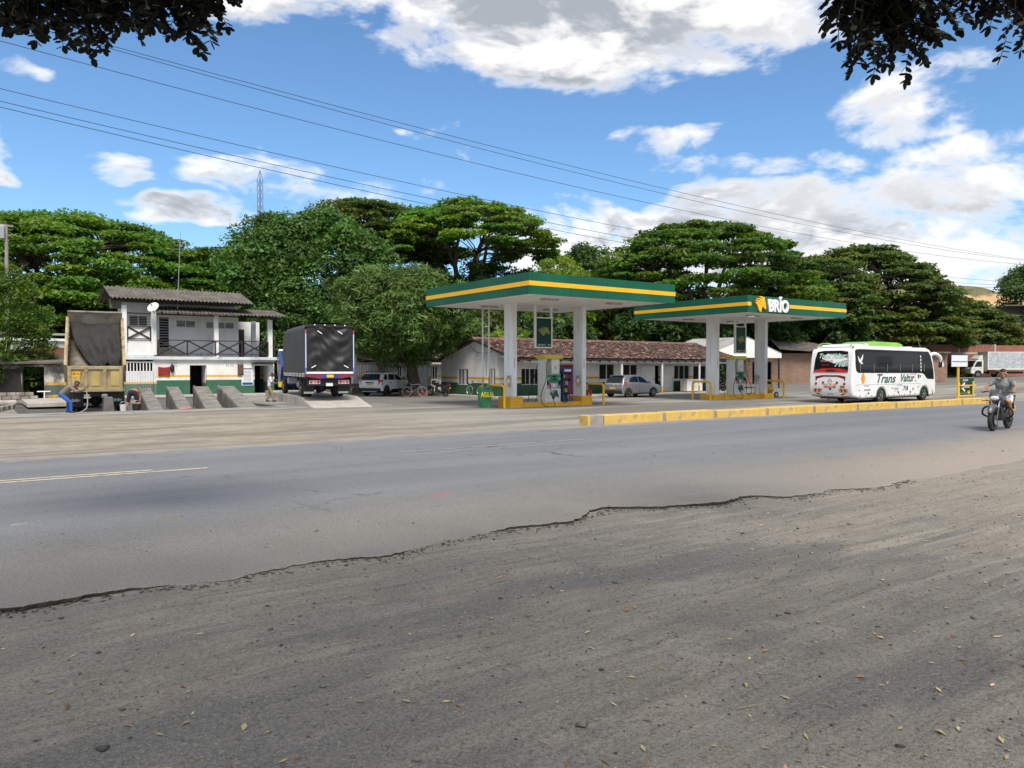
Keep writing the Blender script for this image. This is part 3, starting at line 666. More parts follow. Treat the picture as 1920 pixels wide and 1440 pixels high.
    # understorey that closes the view behind the buildings
    rows = [(9, 72, 5.2, 3.6), (15.5, 71, 6.2, 3.8), (21, 75, 8.5, 4.2), (32.5, 66, 7.6, 3.8), (33, 76, 10.5, 4.5), (38.5, 70, 8.6, 4.2), (42, 64, 8.0, 3.8), (46, 72, 9.5, 4.4), (48, 60, 7.6, 3.6), (54.5, 66, 9.0, 4.2), (57, 57, 7.8, 3.6), (63, 54.5, 7.8, 3.6), (66, 64, 9.2, 4.4), (73, 54, 8.6, 3.8), (77, 60, 10.8, 4.4), (82, 62, 11.0, 4.6), (83, 55, 8.4, 4.0), (90, 55, 9.2, 4.4), (88, 62, 11.5, 4.8), (96, 60, 11.0, 4.8), (107, 57, 9.5, 4.6), (114, 57, 8.5, 4.4), (124, 58, 7.5, 4.4), (70, 63, 10.5, 4.4), (60, 62, 10.5, 4.4), (97, 67, 13.5, 5.0), (105, 65, 13.0, 5.0), (89, 68, 13.0, 5.0), (80, 69, 12.5, 5.0), (-4, 73, 7.5, 4.2), (2.5, 77, 6.6, 4)]
    def zone(x, y):
        a = math.degrees(math.atan2(x, y))
        for lim, nm in ((6, 'the stained shack'), (19, 'the two-storey house'), (27.5, 'the tarpaulin truck'), (38, 'the clay tile roof'), (46, 'the second canopy'), (54, 'the carport'), (60, 'the white coach'), (90, 'the red brick wall')):
            if a < lim: return nm
    num = ['', 'one', 'two', 'three', 'four', 'five', 'six', 'seven', 'eight', 'nine', 'ten', 'eleven', 'twelve']; ordn = ['tallest', 'second tallest', 'third tallest', 'fourth tallest', 'fifth tallest', 'sixth tallest', 'seventh tallest', 'eighth tallest', 'ninth tallest', 'tenth tallest']
    def thicket_label(i):
        z = zone(*rows[i][:2]); same = sorted([k for k in range(len(rows)) if zone(*rows[k][:2]) == z], key=lambda k: (-rows[k][2], k))
        return '%s thicket tree behind %s, %s of the %s there' % ('olive green' if i % 3 == 0 else 'dark green', z, ordn[same.index(i)], num[len(same)]) if len(same) > 1 else 'dark thicket tree behind ' + z
    for i, (x, y, h, r) in enumerate(rows):
        round_tree('understorey_tree', thicket_label(i), x, y, h, r, .4, 100 + i, clumps=85, nper=120, leaf=.48, m='leaf_olive' if i % 3 == 0 else 'leaf_dark', tr=.15, tone=(.35, .85), cs=(.9, 1.5), group='shaded thicket behind the buildings')
    # far wood closing the skyline under the crowns
    rs = np.random.RandomState(77); cl = []
    for i in range(620):
        t = rs.rand(); x = -60 + 260 * t; y = 112 - 26 * t + rs.uniform(-9, 9); z = rs.uniform(.3, 10.5); s = rs.uniform(1.8, 3.0); k = rs.uniform(.35, .75)
        cl.append((x, y, z, s, s, s * .8, k, k, k * .9))
    V, F, tn = foliage(np.array(cl), rs, 90, .85, up=.4, lower=.6)
    o = stuff(link('far_wood', np_mesh('far_wood', V, F, 'leaf_dark', tn))); tag(o, 'dark mass of far trees closing the view between the trunks', 'wood')
trees()
# ------------------------------------------------------------ canopies
GL = -.3
M['bottleblue'] = mat('bottle_blue', (.12, .20, .36), .2)
M['darkblue'] = mat('rack_dark', (.012, .014, .05), .6)
M['rackblue'] = mat('rack_blue', (.02, .06, .30), .4, var=.3, vscale=9)
def canopy(label, x0, x1, y0, y1, zb, cols, letters=False):
    cx, cy = (x0 + x1) / 2, (y0 + y1) / 2
    t = thing('station_canopy', label, 'canopy', (cx, cy, GL), 0, 'fuel station canopies'); h = .92
    W, D = (x1 - x0) / 2, (y1 - y0) / 2; zb -= GL
    # fascia as separate folded sheets with narrow seams
    def run(ax, n, a0, a1, fixed, sgn):
        for i in range(n):
            p0 = a0 + (a1 - a0) * i / n + .004; p1 = a0 + (a1 - a0) * (i + 1) / n - .004
            b = MB()
            if ax == 'x': b.box(p0, p1, min(fixed, fixed - sgn * .09), max(fixed, fixed - sgn * .09), zb, zb + h)
            else: b.box(min(fixed, fixed - sgn * .09), max(fixed, fixed - sgn * .09), p0, p1, zb, zb + h)
            b.build('fascia_panel', 'green', t, bevel=.006, seg=1)
    run('x', 4, -W + .1, W - .1, -D, -1); run('x', 4, -W + .1, W - .1, D, 1)
    run('y', 4, -D + .1, D - .1, -W, -1); run('y', 4, -D + .1, D - .1, W, 1)
    for sx in (-1, 1):
        for sy in (-1, 1): MB().box(min(sx * W, sx * (W - .1)), max(sx * W, sx * (W - .1)), min(sy * D, sy * (D - .1)), max(sy * D, sy * (D - .1)), zb - .004, zb + h + .004).build('corner_post', 'green', t, bevel=.012)
    z0, z1 = zb + .36, zb + .555; e = .012
    s0, s1 = ((-W - e, W + e) if not letters else (-W - e, -W + .45))
    def stripe(x0, x1, y0, y1): MB().box(x0, x1, y0, y1, z0, z1).build('stripe', 'yellow', t)
    if letters: stripe(-W - e, -W + .30, -D - e, -D + .02); stripe(-W + 3.72, W + e, -D - e, -D + .02)
    else: stripe(-W - e, W + e, -D - e, -D + .02)
    stripe(-W - e, -W + .02, -D + .021, D + e); stripe(W - .02, W + e, -D + .021, D + e); stripe(-W + .021, W - .021, D - .02, D + e)
    MB().box(-W + .1, W - .1, -D + .1, D - .1, zb + h - .16, zb + h - .10).build('roof_deck', 'metal', t)
    n = int(2 * (D - .1) / .31); w = 2 * (D - .1) / n; me = None
    for i in range(n):
        y = -D + .1 + i * w
        if me is None:
            o = MB().box(-W + .1, W - .1, .004, w - .004, 0, .03).build('ceiling_board', 'soffit', t, bevel=.008, seg=1); me = o.data
        else:
            o = bpy.data.objects.new('ceiling_board', me); col.objects.link(o); o.parent = t
            b_ = o.modifiers.new('bevel', 'BEVEL'); b_.width = .008; b_.segments = 1
        o.location = (0, y, zb + .035 + .006 * math.sin(i * 2.7))
    for px, py in ((-W * .45, -D * .62), (W * .45, -D * .62), (-W * .45, D * .5), (W * .45, D * .5)):
        l = MB().box(px - .42, px + .42, py - .16, py + .16, zb - .05, zb + .034).build('light_fitting', 'metal', t, bevel=.01)
        MB().box(px - .36, px + .36, py - .11, py + .11, zb - .058, zb - .049).build('diffuser', 'clearlens', l)
    for (ax, ay, base, wx, wy) in cols:
        c = MB().box(ax - cx - wx / 2, ax - cx + wx / 2, ay - cy - wy / 2, ay - cy + wy / 2, base - GL, zb + .04).build('column', 'colwhite', t, bevel=.012)
        for k in range(5):      # red stencilled lettering running down the face
            zc = 1.95 + .10 * k; xx = ax - cx - .03
            r = MB()
            for u, v, a, b2 in ((0, 0, .07, .018), (0, .055, .07, .016), (.026, .027, .016, .06)): r.obox((xx + u, ay - cy - wy / 2 - .003, zc + v), (a, .006, b2))
            r.build('stencil_mark', 'stencil', c)
    if letters:
        yy = -D - .012
        horse('horse_emblem', 'yellow', t, -W + .50, yy, zb + .03, .98, .09, .88)
        text('BRÍO', 'txt_white', t, (-W + 2.62, yy - .05, zb + .40), FRONT, .92, 'brand_lettering', extrude=.05, sx=.90, bold=.035)
    return t
M['stencil'] = mat('stencil_red', (.60, .12, .12), .6, var=.2, dirt=(.7, .6, .6), damt=.6, dscale=9)
canopy('green canopy with plain yellow stripe and no lettering, over the first pump', 19.28, 28.16, 26.07, 35.05, 4.8, [(21.76, 30.98, .22, .26, .74), (26.33, 31.1, .17, .26, .74)])
canopy('green canopy with horse emblem and white BRÍO lettering', 34.4, 43.85, 26.6, 35.3, 4.68, [(37.15, 31.3, 0., .28, .8), (41.6, 31.1, 0., .28, .8)], True)

def island(label, plinths, kerb, h):
    x0, y0 = plinths[0][0], plinths[0][2]
    t = thing('pump_island', label, 'pump island', (x0, y0, GL), 0, 'yellow pump islands')
    for a, b, c, d, z in plinths: MB().box(a - x0, b - x0, c - y0, d - y0, -.02, z).build('plinth', 'kerbyellow', t, bevel=.02)
    a, b, c, d = kerb; MB().box(a - x0, b - x0, c - y0, d - y0, -.02, h).build('kerb', 'kerbyellow', t, bevel=.02)
island('yellow pump island with tall plinths under the plain canopy', [(21.38, 22.14, 30.42, 31.5, .53), (25.96, 26.70, 30.5, 31.75, .48)], (22.15, 25.95, 30.55, 31.55), .21)
island('low yellow pump island under the lettered canopy', [(36.72, 37.75, 30.85, 31.9, .31), (41.1, 42.0, 30.4, 31.75, .31)], (37.76, 41.09, 30.75, 31.75), .28)

def pump(label, x, y, z):
    t = thing('fuel_pump', label, 'fuel pump', (x, y, z), 0, 'white fuel pumps')
    W, D = 1.0, .66
    MB().box(0, .10, 0, D, 0, 2.2).build('side_panel', 'pumpwhite', t, bevel=.02)
    cab = MB().box(.102, W, .012, D - .012, 0, .68).build('cabinet', 'pumpwhite', t, bevel=.015)
    MB().box(.13, W - .03, .007, .014, .05, .64).build('cabinet_door', 'pumpwhite', cab)
    MB().box(.47, W - .01, .10, D - .10, 1.44, 2.2).build('header_column', 'pumpwhite', t, bevel=.015)
    MB().box(.70, .73, .094, .102, 1.66, 1.86).build('vent_slot', 'black', t)
    MB().box(-.09, W + .06, -.07, D + .07, 2.2, 2.40).build('top_cap', 'lemon', t, bevel=.02)
    d = MB().box(.102, W, .03, D - .03, .682, 1.44).build('display_housing', 'metal', t, bevel=.015)
    MB().box(.12, W - .02, .012, .035, .98, 1.40).build('green_panel', 'pumpgreen', d, bevel=.01)
    p = MB().box(.36, .76, -.004, .014, 1.02, 1.39).build('screen_panel', 'pumpgreen2', d, bevel=.01)
    for z0 in (1.27, 1.13): MB().box(.46, .66, -.010, -.003, z0, z0 + .06).build('screen', 'glass', p)
    MB().box(.48, .64, .020, .034, .78, .90).build('notice', 'txt_white', d)
    for xx in (.16, .86): MB().box(xx, xx + .12, .004, .013, 1.18, 1.215).build('label_strip', 'txt_white', d)
    for xx, m in ((.16, 'red'), (.93, 'black')):
        nz = MB().tube([(xx, -.02, 1.02), (xx, -.08, 1.0), (xx + .05, -.12, .82), (xx + .08, -.08, .72)], [.035, .045, .05, .028], 8).build('nozzle', m, t, smooth=True)
        MB().box(xx - .05, xx + .05, -.04, .03, .88, 1.06).build('nozzle_boot', 'black', nz, bevel=.01)
    horse('horse_emblem', 'logo_green', t, .24, .006, .12, .62, .006, .50)
    def hose(pts): MB().tube(bez(pts, 26), .018, 6).build('hose', 'black', t, smooth=True)
    hose([(.02, -.02, 2.08), (-.05, -.12, 1.2), (-.55, -.35, .4), (-.42, -.40, -.12), (.25, -.45, -.18), (.22, -.25, .3), (.24, -.10, .74)])
    hose([(W, .05, 2.0), (W + .1, -.1, 1.2), (W + .32, -.2, .55), (W + .35, -.22, .1), (W + .05, -.15, -.02), (W - .02, -.12, .3), (W + .01, -.08, .74)])
    hose([(.02, D, 2.0), (-.2, D + .2, .9), (-.5, D + .15, .0), (-.1, D + .1, -.02), (.15, D + .1, .7)])
    return t
def bez(pts, n):
    """smooth curve through control points"""
    P = [Vector(p) for p in pts]; out = []
    P = [P[0]] + P + [P[-1]]; m = len(P) - 3
    for i in range(n + 1):
        u = m * i / n; k = min(int(u), m - 1); t = u - k; a, b, c, d = P[k:k + 4]
        out.append(.5 * ((2 * b) + (c - a) * t + (2 * a - 5 * b + 4 * c - d) * t * t + (3 * b - a - 3 * c + d) * t ** 3))
    return out
M['pumpwhite'] = mat('pump_white', (.74, .74, .71), .45, var=.04, dirt=(.5, .48, .42), damt=.3, dscale=1.5)
M['pumpgreen2'] = mat('pump_green_dark', (.008, .15, .065), .35, var=.06)
pump('white fuel pump with green display under the plain canopy', 23.72, 30.68, -.09)
pump('white fuel pump with green display under the lettered canopy', 38.75, 30.9, -.02)

def price_sign(label, x, y, z0, z1, ztop, w):
    t = thing('hanging_sign', label, 'sign', (x, y, z0), 0, 'green hanging signs'); h = z1 - z0
    for xx in (0, w - .07): MB().box(xx, xx + .07, 0, .14, 0, ztop - z0 + .03).build('frame_post', 'colwhite', t, bevel=.006)
    MB().box(.071, w - .071, 0, .14, 0, .06).build('frame_rail', 'colwhite', t); MB().box(.071, w - .071, 0, .14, h - .05, h).build('frame_rail', 'colwhite', t)
    MB().box(.071, w - .071, .02, .12, .061, h - .051).build('panel', 'sign_green', t)
    horse('horse_emblem', 'dullgold', t, .14, .019, .62, w - .30, .006, .46)
    text('CORRIENTE', 'txt_white', t, (.11, .016, .16), FRONT, .105, align='LEFT', extrude=.002)
    text('ACPM', 'txt_white', t, (w - .10, .016, .16), FRONT, .105, align='RIGHT', extrude=.002, sx=.72)
M['dullgold'] = mat('dull_gold', (.22, .24, .045), .5, var=.05)
price_sign('green hanging sign with horse emblem above the first pump', 23.24, 30.9, 2.66, 4.22, 4.85, 1.10)
price_sign('green hanging sign with horse emblem above the second pump', 39.05, 31.1, 2.55, 4.25, 4.70, 1.06)

def guard(label, x, ya, yb, h=1.1):
    r = .065; z = gz(x, ya)
    t = thing('guard_rail', label, 'guard rail', (x, (ya + yb) / 2, z), 0, 'yellow tubular guard rails'); k = (yb - ya) / 2
    pts = [(0, -k, -.05), (0, -k, h - .22)] + [(0, -k + .2 * (1 - math.cos(a)), h - .2 + .2 * math.sin(a)) for a in (.3, .7, 1.1, 1.57)] + [(0, k - .2 * (1 - math.cos(a)), h - .2 + .2 * math.sin(a)) for a in (1.57, 1.1, .7, .3)] + [(0, k, h - .22), (0, k, -.05)]
    MB().tube(pts, r, 12).build('rail', 'yellowgloss', t, smooth=True)
M['yellowgloss'] = mat('gloss_yellow', (.82, .47, .012), .3, var=.06, dirt=(.45, .27, .05), damt=.35, dscale=3)
guard('yellow bent pipe guard rail beside the green water bin', 21.0, 30.4, 31.7)
guard('yellow bent pipe guard rail beside the red bin', 27.35, 30.35, 31.7)
guard('yellow bent pipe guard rail at the near end of the low island', 36.5, 30.9, 32.3)
guard('yellow bent pipe guard rail above the wheeled yellow tank', 42.9, 30.3, 31.75)

def bin_(label, x, y, w, d, h, m, txt, rz=0):
    t = thing('bin', label, 'bin', (x, y, GL), rz); k = .86
    q = MB(); q.add([(-w / 2 * k, -d / 2 * k, 0), (w / 2 * k, -d / 2 * k, 0), (w / 2 * k, d / 2 * k, 0), (-w / 2 * k, d / 2 * k, 0), (-w / 2, -d / 2, h), (w / 2, -d / 2, h), (w / 2, d / 2, h), (-w / 2, d / 2, h), (-w / 2 + .03, -d / 2 + .03, h), (w / 2 - .03, -d / 2 + .03, h), (w / 2 - .03, d / 2 - .03, h), (-w / 2 + .03, d / 2 - .03, h), (-w / 2 * k, -d / 2 * k, .08), (w / 2 * k, -d / 2 * k, .08), (w / 2 * k, d / 2 * k, .08), (-w / 2 * k, d / 2 * k, .08)],
      [(0, 3, 2, 1), (0, 1, 5, 4), (1, 2, 6, 5), (2, 3, 7, 6), (3, 0, 4, 7), (4, 5, 9, 8), (5, 6, 10, 9), (6, 7, 11, 10), (7, 4, 8, 11), (8, 9, 13, 12), (9, 10, 14, 13), (10, 11, 15, 14), (11, 8, 12, 15), (12, 13, 14, 15)])
    q.build('tub', m, t)
    MB().box(-w / 2 - .015, w / 2 + .015, -d / 2 - .02, -d / 2 - .001, h - .07, h - .005).build('rim', m, t)
    if txt: text(txt, 'stripe_lemon', t, (0, -d / 2 * .965 - .006, h * .62), (R(86), 0, 0), h * .36, sx=.75, bold=.012, extrude=.003)
    return t
M['stripe_lemon'] = mat('bin_lettering', (.70, .60, .03), .5)
M['bingreen'] = mat('bin_green', (.035, .20, .085), .6, var=.15, dirt=(.2, .3, .22), damt=.5, dscale=3)
M['binred'] = mat('bin_red', (.34, .02, .022), .55, var=.12)
bin_('green water bin with yellow letters beside the guard rail', 20.66, 31.62, .56, .5, 1.02, 'bingreen', 'AGUA')
bin_('red bin behind the second column plinth', 27.15, 31.5, .42, .42, .78, 'binred', 'A')
t = thing('water_bottle', 'clear blue plastic bottle standing in the green bin', 'bottle', (20.86, 31.62, .52))
MB().lathe((0, 0, 0), (0, 0, 1), [(.001, 0), (.085, 0), (.09, .05), (.09, .22), (.03, .33), (.028, .37), (.001, .37)], 14).build('bottle_body', 'bottleblue', t, smooth=True)

def extinguisher(label, x, y, z, w=.32, h=.62):
    t = thing('fire_extinguisher', label, 'fire extinguisher', (x, y, z), 0, 'yellow fire extinguishers')
    MB().box(-.004, 0, -w / 2, w / 2, 0, h).build('backing_board', 'boardgrey', t)
    MB().lathe((-.075, 0, .10), (0, 0, 1), [(.001, 0), (.066, 0), (.07, .02), (.07, .33), (.045, .39), (.02, .42), (.001, .42)], 14).build('cylinder', 'extyellow', t, smooth=True)
    MB().lathe((-.075, 0, .26), (0, 0, 1), [(.0715, 0), (.0715, .13)], 14).build('label_band', 'txt_white', t, smooth=True)
    MB().box(-.14, -.03, -.012, .012, .52, .56).build('handle', 'black', t); MB().tube([(-.075, 0, .53), (-.10, .09, .47), (-.10, .10, .25)], .011, 6).build('hose', 'black', t)
M['boardgrey'] = mat('board_grey', (.62, .63, .65), .6); M['extyellow'] = mat('extinguisher_yellow', (.80, .42, .01), .3, coat=.3)
extinguisher('yellow fire extinguisher on the column by the green bin', 21.628, 30.86, .68)
extinguisher('yellow fire extinguisher on the column by the red bin', 26.198, 31.02, .66)

# wheeled tank and air stand on the second island
t = thing('air_stand', 'grey tyre air stand on the low island beside the column', 'air stand', (41.0, 30.95, -.02))
MB().cyl((0, 0, 0), (0, 0, .62), .11, .11, 16).build('cylinder', 'pumpwhite', t, smooth=True)
MB().box(-.13, .13, -.10, .10, .80, 1.24).build('gauge_box', 'metal', t, bevel=.03); MB().cyl((0, 0, .6), (0, 0, .82), .035, n=8).build('neck', 'metal', t)
MB().cyl((.03, -.115, 1.06), (.03, -.098, 1.06), .06, n=14).build('gauge', 'black', t)
t = thing('wheeled_extinguisher', 'yellow wheeled tank parked under the guard rail', 'extinguisher', (42.75, 31.4, GL), R(-8))
MB().ell((0, 0, .52), (.48, .30, .24)).build('tank', 'extyellow', t, smooth=True)
MB().box(-.25, .25, -.2, .2, .70, .84).build('tray', 'lemon', t, bevel=.02)
MB().tube(bez([(-.2, -.1, .84), (0, -.2, .95), (.25, -.05, .86), (.05, .1, .93), (-.2, .05, .9)], 20), .025, 6).build('hose', 'black', t)
for s in (-1, 1):
    w = MB().torus((.48, s * .26, .19), (0, 1, 0), .145, .045, 20, 8).build('wheel', 'rubber', t, smooth=True); MB().cyl((.48, s * .26 - .03, .19), (.48, s * .26 + .03, .19), .11, n=14).build('rim', 'chrome', w)
MB().tube([(-.35, 0, .55), (-.5, 0, .95), (-.5, .18, 1.0)], .02, 6).build('handle', 'yellowgloss', t)
t = thing('display_rack', 'blue wire rack of oil bottles beside the first pump', 'display rack', (25.02, 30.85, -.09))
MB().box(0, .62, 0, .42, 0, .05).build('base', 'bluepaint', t)
for xx in (0, .58):
    for yy in (0, .38): MB().box(xx, xx + .04, yy, yy + .04, .051, 1.5).build('upright', 'bluepaint', t)
MB().box(0, .62, -.01, .42, 1.5, 1.72).build('header', 'rackblue', t, bevel=.01)
MB().box(.06, .50, -.016, -.011, 1.56, 1.66).build('header_print', 'txt_white', t)
MB().box(.041, .579, .36, .378, .051, 1.499).build('back_panel', 'darkblue', t)
rb = random.Random(5)
for i, c in enumerate(((.5, .5, .5), (.35, .02, .02), (.02, .02, .02), (.5, .35, .03), (.05, .06, .2))): M['bot%d' % i] = mat('oil_bottle_%s' % 'abcde'[i], c, .35)
for sh in range(4):
    zz = .12 + sh * .36
    MB().box(.041, .579, .01, .36, zz - .02, zz).build('shelf', 'bluepaint', t)
    for k in range(5):
        ci = rb.randrange(5); b = MB().box(0, .085, 0, .07, 0, .19).box(.025, .06, .018, .05, .191, .235).build('oil_bottle', 'bot%d' % ci, None, bevel=.008)
        b.location = (25.02 + .055 + k * .104, 30.85 + .06 + rb.uniform(0, .02), -.09 + zz + .001)
        tag(b, '%s oil bottle on the %s shelf of the blue rack' % (('grey', 'red', 'black', 'yellow', 'dark blue')[ci], ('bottom', 'second', 'third', 'top')[sh]), 'bottle', 'oil bottles on the blue rack')

# two white pipes that carry cables to the canopy
for k, (x, y) in enumerate(((22.35, 34.4), (22.75, 34.4))):
    t = thing('conduit_pole', ['thin white pole with yellow foot behind the green bin, the one farther from the column', 'thin white pole with yellow foot behind the green bin, the one nearer the column'][k], 'pole', (x, y, GL), 0, 'white conduit poles')
    MB().cyl((0, 0, 0), (0, 0, 1.45), .055, n=10).build('painted_base', 'yellowgloss', t, smooth=True); MB().cyl((0, 0, 1.45), (0, 0, 5.12), .045, n=10).build('shaft', 'colwhite', t, smooth=True)

# ------------------------------------------------------------ station building with clay tiles
def tiles(root, A, U, Vv, nu, nv, w, l, rnd, name='roof_tiles', tone=(.35, 1.6)):
    """rows of half round tiles laid from A along U (eave) and V (up the slope)"""
    A, U, Vv = Vector(A), Vector(U).normalized(), Vector(Vv).normalized(); N = U.cross(Vv).normalized()
    if N.z < 0: N = -N
    vs = []; fs = []; tn = []
    for j in range(nv):
        for i in range(nu):
            c = A + U * (i * w + w / 2 + rnd.uniform(-.015, .015)) + Vv * (j * l + rnd.uniform(-.03, .03)) + N * rnd.uniform(0, .018)
            k = rnd.uniform(*tone); hue = rnd.uniform(-.15, .15); pale = 2.2 if rnd.random() < .13 else (.45 if rnd.random() < .2 else 1)
            o = len(vs); r0 = w * .56; L = l * 1.18
            for e, rr, lift in ((0, r0, .035), (1, r0 * .8, .0)):
                for q in range(5):
                    a = math.pi * q / 4
                    p = c + Vv * (e * L) + U * (math.cos(a) * rr) + N * (math.sin(a) * rr * .62 + lift); vs.append(tuple(p)); tn.append((k * (1 + hue) * pale, k * pale, k * (1 - hue) * pale))
            fs += [(o + q, o + q + 1, o + 6 + q, o + 5 + q) for q in range(4)]
    return stuff(link(name, np_mesh(name, np.array(vs), np.array(fs), 'tile', np.array(tn)), root))
def louvre(root, x0, x1, z0, z1, y, n=9, panes=2, bars=0, ax='y', frame='white', slat='darkslat', th=.012):
    """window of louvre slats set in a wall; ax is the axis the window faces along (negative side)"""
    def B(a0, a1, d0, d1, c0, c1): return MB().box(a0, a1, y + d0, y + d1, c0, c1) if ax == 'y' else MB().box(y + d0, y + d1, a0, a1, c0, c1)
    w = B(x0 + .03, x1 - .03, .03, .06, z0 + .03, z1 - .03).build('window', 'void', root)
    f = MB()
    for a0, a1, c0, c1 in ((x0, x1, z0, z0 + .05), (x0, x1, z1 - .05, z1), (x0, x0 + .05, z0 + .05, z1 - .05), (x1 - .05, x1, z0 + .05, z1 - .05)):
        B(a0, a1, -.035, .03, c0, c1).build('frame', frame, w)
    for p in range(1, panes):
        c = x0 + (x1 - x0) * p / panes; B(c - .03, c + .03, -.03, .028, z0 + .05, z1 - .05).build('mullion', frame, w)
    s = MB(); h = (z1 - z0 - .1) / n
    for i in range(n):
        zc = z0 + .05 + h * (i + .5)
        for p in range(panes):
            a = x0 + (x1 - x0) * p / panes + .05; b = x0 + (x1 - x0) * (p + 1) / panes - .05
            if ax == 'y': s.obox(((a + b) / 2, y + .0, zc), (b - a, .05, th), (R(35) if th < .02 else 0, 0, 0))
            else: s.obox((y + .0, (a + b) / 2, zc), (.05, b - a, th), (0, R(-35), 0))
    stuff(s.build('louvres', slat, w))
    for i in range(bars):
        c = x0 + (x1 - x0) * (i + 1) / (bars + 1); B(c - .012, c + .012, -.055, -.036, z0 - .02, z1 + .02).build('bar', frame, w)
    return w
M['darkslat'] = mat('louvre_glass', (.06, .06, .058), .3, var=.2); M['paleslat'] = mat('louvre_pale', (.72, .72, .70), .5)
def wall_open(x0, x1, z0, z1, y0, y1, ops, ax='y'):
    """wall slab with rectangular openings (a0,a1,z0,z1), cut into butting blocks"""
    xs = sorted({x0, x1, *[v for o in ops for v in o[:2]]}); q = MB()
    for a, b in zip(xs, xs[1:]):
        cuts = sorted([(o[2], o[3]) for o in ops if o[0] <= a + 1e-6 and o[1] >= b - 1e-6]); z = z0
        for c0, c1 in cuts + [(z1, z1)]:
            if c0 > z + 1e-6: q.box(a, b, y0, y1, z, c0) if ax == 'y' else q.box(y0, y1, a, b, z, c0)
            z = c1
    return q
GREENP = (.010, .095, .045); YELP = (.74, .40, .02); WHP = (.80, .80, .78)
M['stationwall'] = wall_mat('station_wall', [(.60, GREENP), (.84, WHP), (1.00, YELP)], WHP, damt=.28)
def station():
    X0, X1, YF, YB, YR, ZR, ZE = 28.3, 50.2, 41.8, 49.2, 44.4, 3.62, 2.22
    t = thing('station_building', 'long low white building with clay tile roof and green dado', 'building', (X0, YF, GL)); O = Vector((X0, YF, GL))
    def L(x, y, z): return (x - X0, y - YF, z - GL)
    ops = [(30.25, 31.75, .48, 1.62), (37.25, 38.75, .78, 1.93), (39.65, 41.1, .78, 1.9), (42.95, 43.5, GL, 1.8), (45.1, 46.85, .72, 1.85), (47.3, 48.85, .68, 1.82), (33.6, 35.0, GL, 1.85)]
    q = wall_open(0, X1 - X0, 0, 2.95, 0, .2, [(a - X0, b - X0, c - GL, d - GL) for a, b, c, d in ops])
    q.build('front_wall', 'stationwall', t)
    # gable end
    def roofz(y): return ZR - abs(y - YR) * (ZR - ZE) / (YR - 39.4)
    g = MB(); gy0, gy1 = YF + .2, YB
    gops = [(45.45, 46.85, .44, 1.58), (41.3 + .75, 42.95, .5, 1.62)]
    poly = [(gy0, GL), (gy1, GL), (gy1, roofz(gy1) - .1), (YR, ZR - .1), (gy0, roofz(gy0) - .1)]
    w = wall_open(gy0 - YF, gy1 - YF, 0, 2.35, 0, .2, [(a - YF, b - YF, c - GL, d - GL) for a, b, c, d in gops], 'x')
    w.prism([(gy0 - YF, 2.35), (gy1 - YF, 2.35), (gy1 - YF, roofz(gy1) - .1 - GL), (YR - YF, ZR - .1 - GL), (gy0 - YF, roofz(gy0) - .1 - GL)], 'x', 0, .2)
    w.build('gable_wall', 'stationwall', t)
    MB().box(.2, X1 - X0, YB - YF - .2, YB - YF, 0, 2.6).build('rear_wall', 'white', t); MB().box(X1 - X0 - .2, X1 - X0, .2, YB - YF - .2, 0, 2.9).build('end_wall', 'white', t)
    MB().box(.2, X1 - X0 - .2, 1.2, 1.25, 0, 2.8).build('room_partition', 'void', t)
    for a, b, c, d in ops:
        if c > GL: louvre(t, a - X0, b - X0, c - GL, d - GL, .08, n=11, panes=2 if b - a < 1.6 else 3, bars=3 if a < 32 else 0)
    for a, b, c, d in gops: louvre(t, a - YF, b - YF, c - GL, d - GL, .07, n=10, panes=3, bars=4, ax='x')
    # doors: ribbed white metal leaves
    for a, b in ((41.35, 42.9), (43.55, 44.95)):
        d = MB().box(a - X0, b - X0, -.05, -.002, .08, 2.1).build('door', 'white', t)
        for k in range(int((b - a) / .16)): MB().box(a - X0 + .06 + k * .16, a - X0 + .10 + k * .16, -.066, -.051, .12, 2.06).build('door_rib', 'white', d)
        MB().box(b - X0 - .12, b - X0 - .08, -.09, -.067, .98, 1.12).build('handle', 'darkmetal', d)
    rd = MB().box(33.62 - X0, 34.98 - X0, .03, .09, 0, 2.12).build('red_door', 'red', t); MB().box(33.75 - X0, 34.6 - X0, .02, .029, 1.0, 1.9).build('door_glass', 'glass', rd)
    # roof slopes
    th = math.atan2(ZR - ZE, YR - 39.4)
    for s, y_e in ((-1, 39.4), (1, 49.4)):
        sl = MB(); yr = YR - YF; ye = y_e - YF; z1 = ZR - GL; z0 = ZE - GL
        sl.add([(-.35, ye, z0), (X1 - X0 + .4, ye, z0), (X1 - X0 + .4, yr, z1), (-.35, yr, z1), (-.35, ye, z0 - .09), (X1 - X0 + .4, ye, z0 - .09), (X1 - X0 + .4, yr, z1 - .09), (-.35, yr, z1 - .09)], [(0, 1, 2, 3), (7, 6, 5, 4), (0, 4, 5, 1), (1, 5, 6, 2), (2, 6, 7, 3), (3, 7, 4, 0)])
        ro = sl.build('roof_slope', 'wood', t)
        Ln = math.hypot(5.0, ZR - ZE)
        tiles(ro, (-.35, ye, z0 + .01), (1, 0, 0), (0, -s, (ZR - ZE) / 5.0), int((X1 - X0 + .75) / .20), int(Ln / .31), .20, .31, random.Random(21 + s))
    rg = MB(); rr = random.Random(8)
    x = -.35
    ridge_t = []; 
    while x < X1 - X0 + .3:
        rg.cyl((x, YR - YF, ZR - GL + .02 + rr.uniform(0, .02)), (x + .42, YR - YF, ZR - GL + .02), .13, .11, 8, False); x += .36
    M['ridge'] = mat('ridge_tile', (.17, .09, .065), .9, var=.4, vscale=2.2, dirt=(.3, .26, .22), damt=.4, dscale=2)
    stuff(rg.build('ridge_tiles', 'ridge', t, smooth=True))
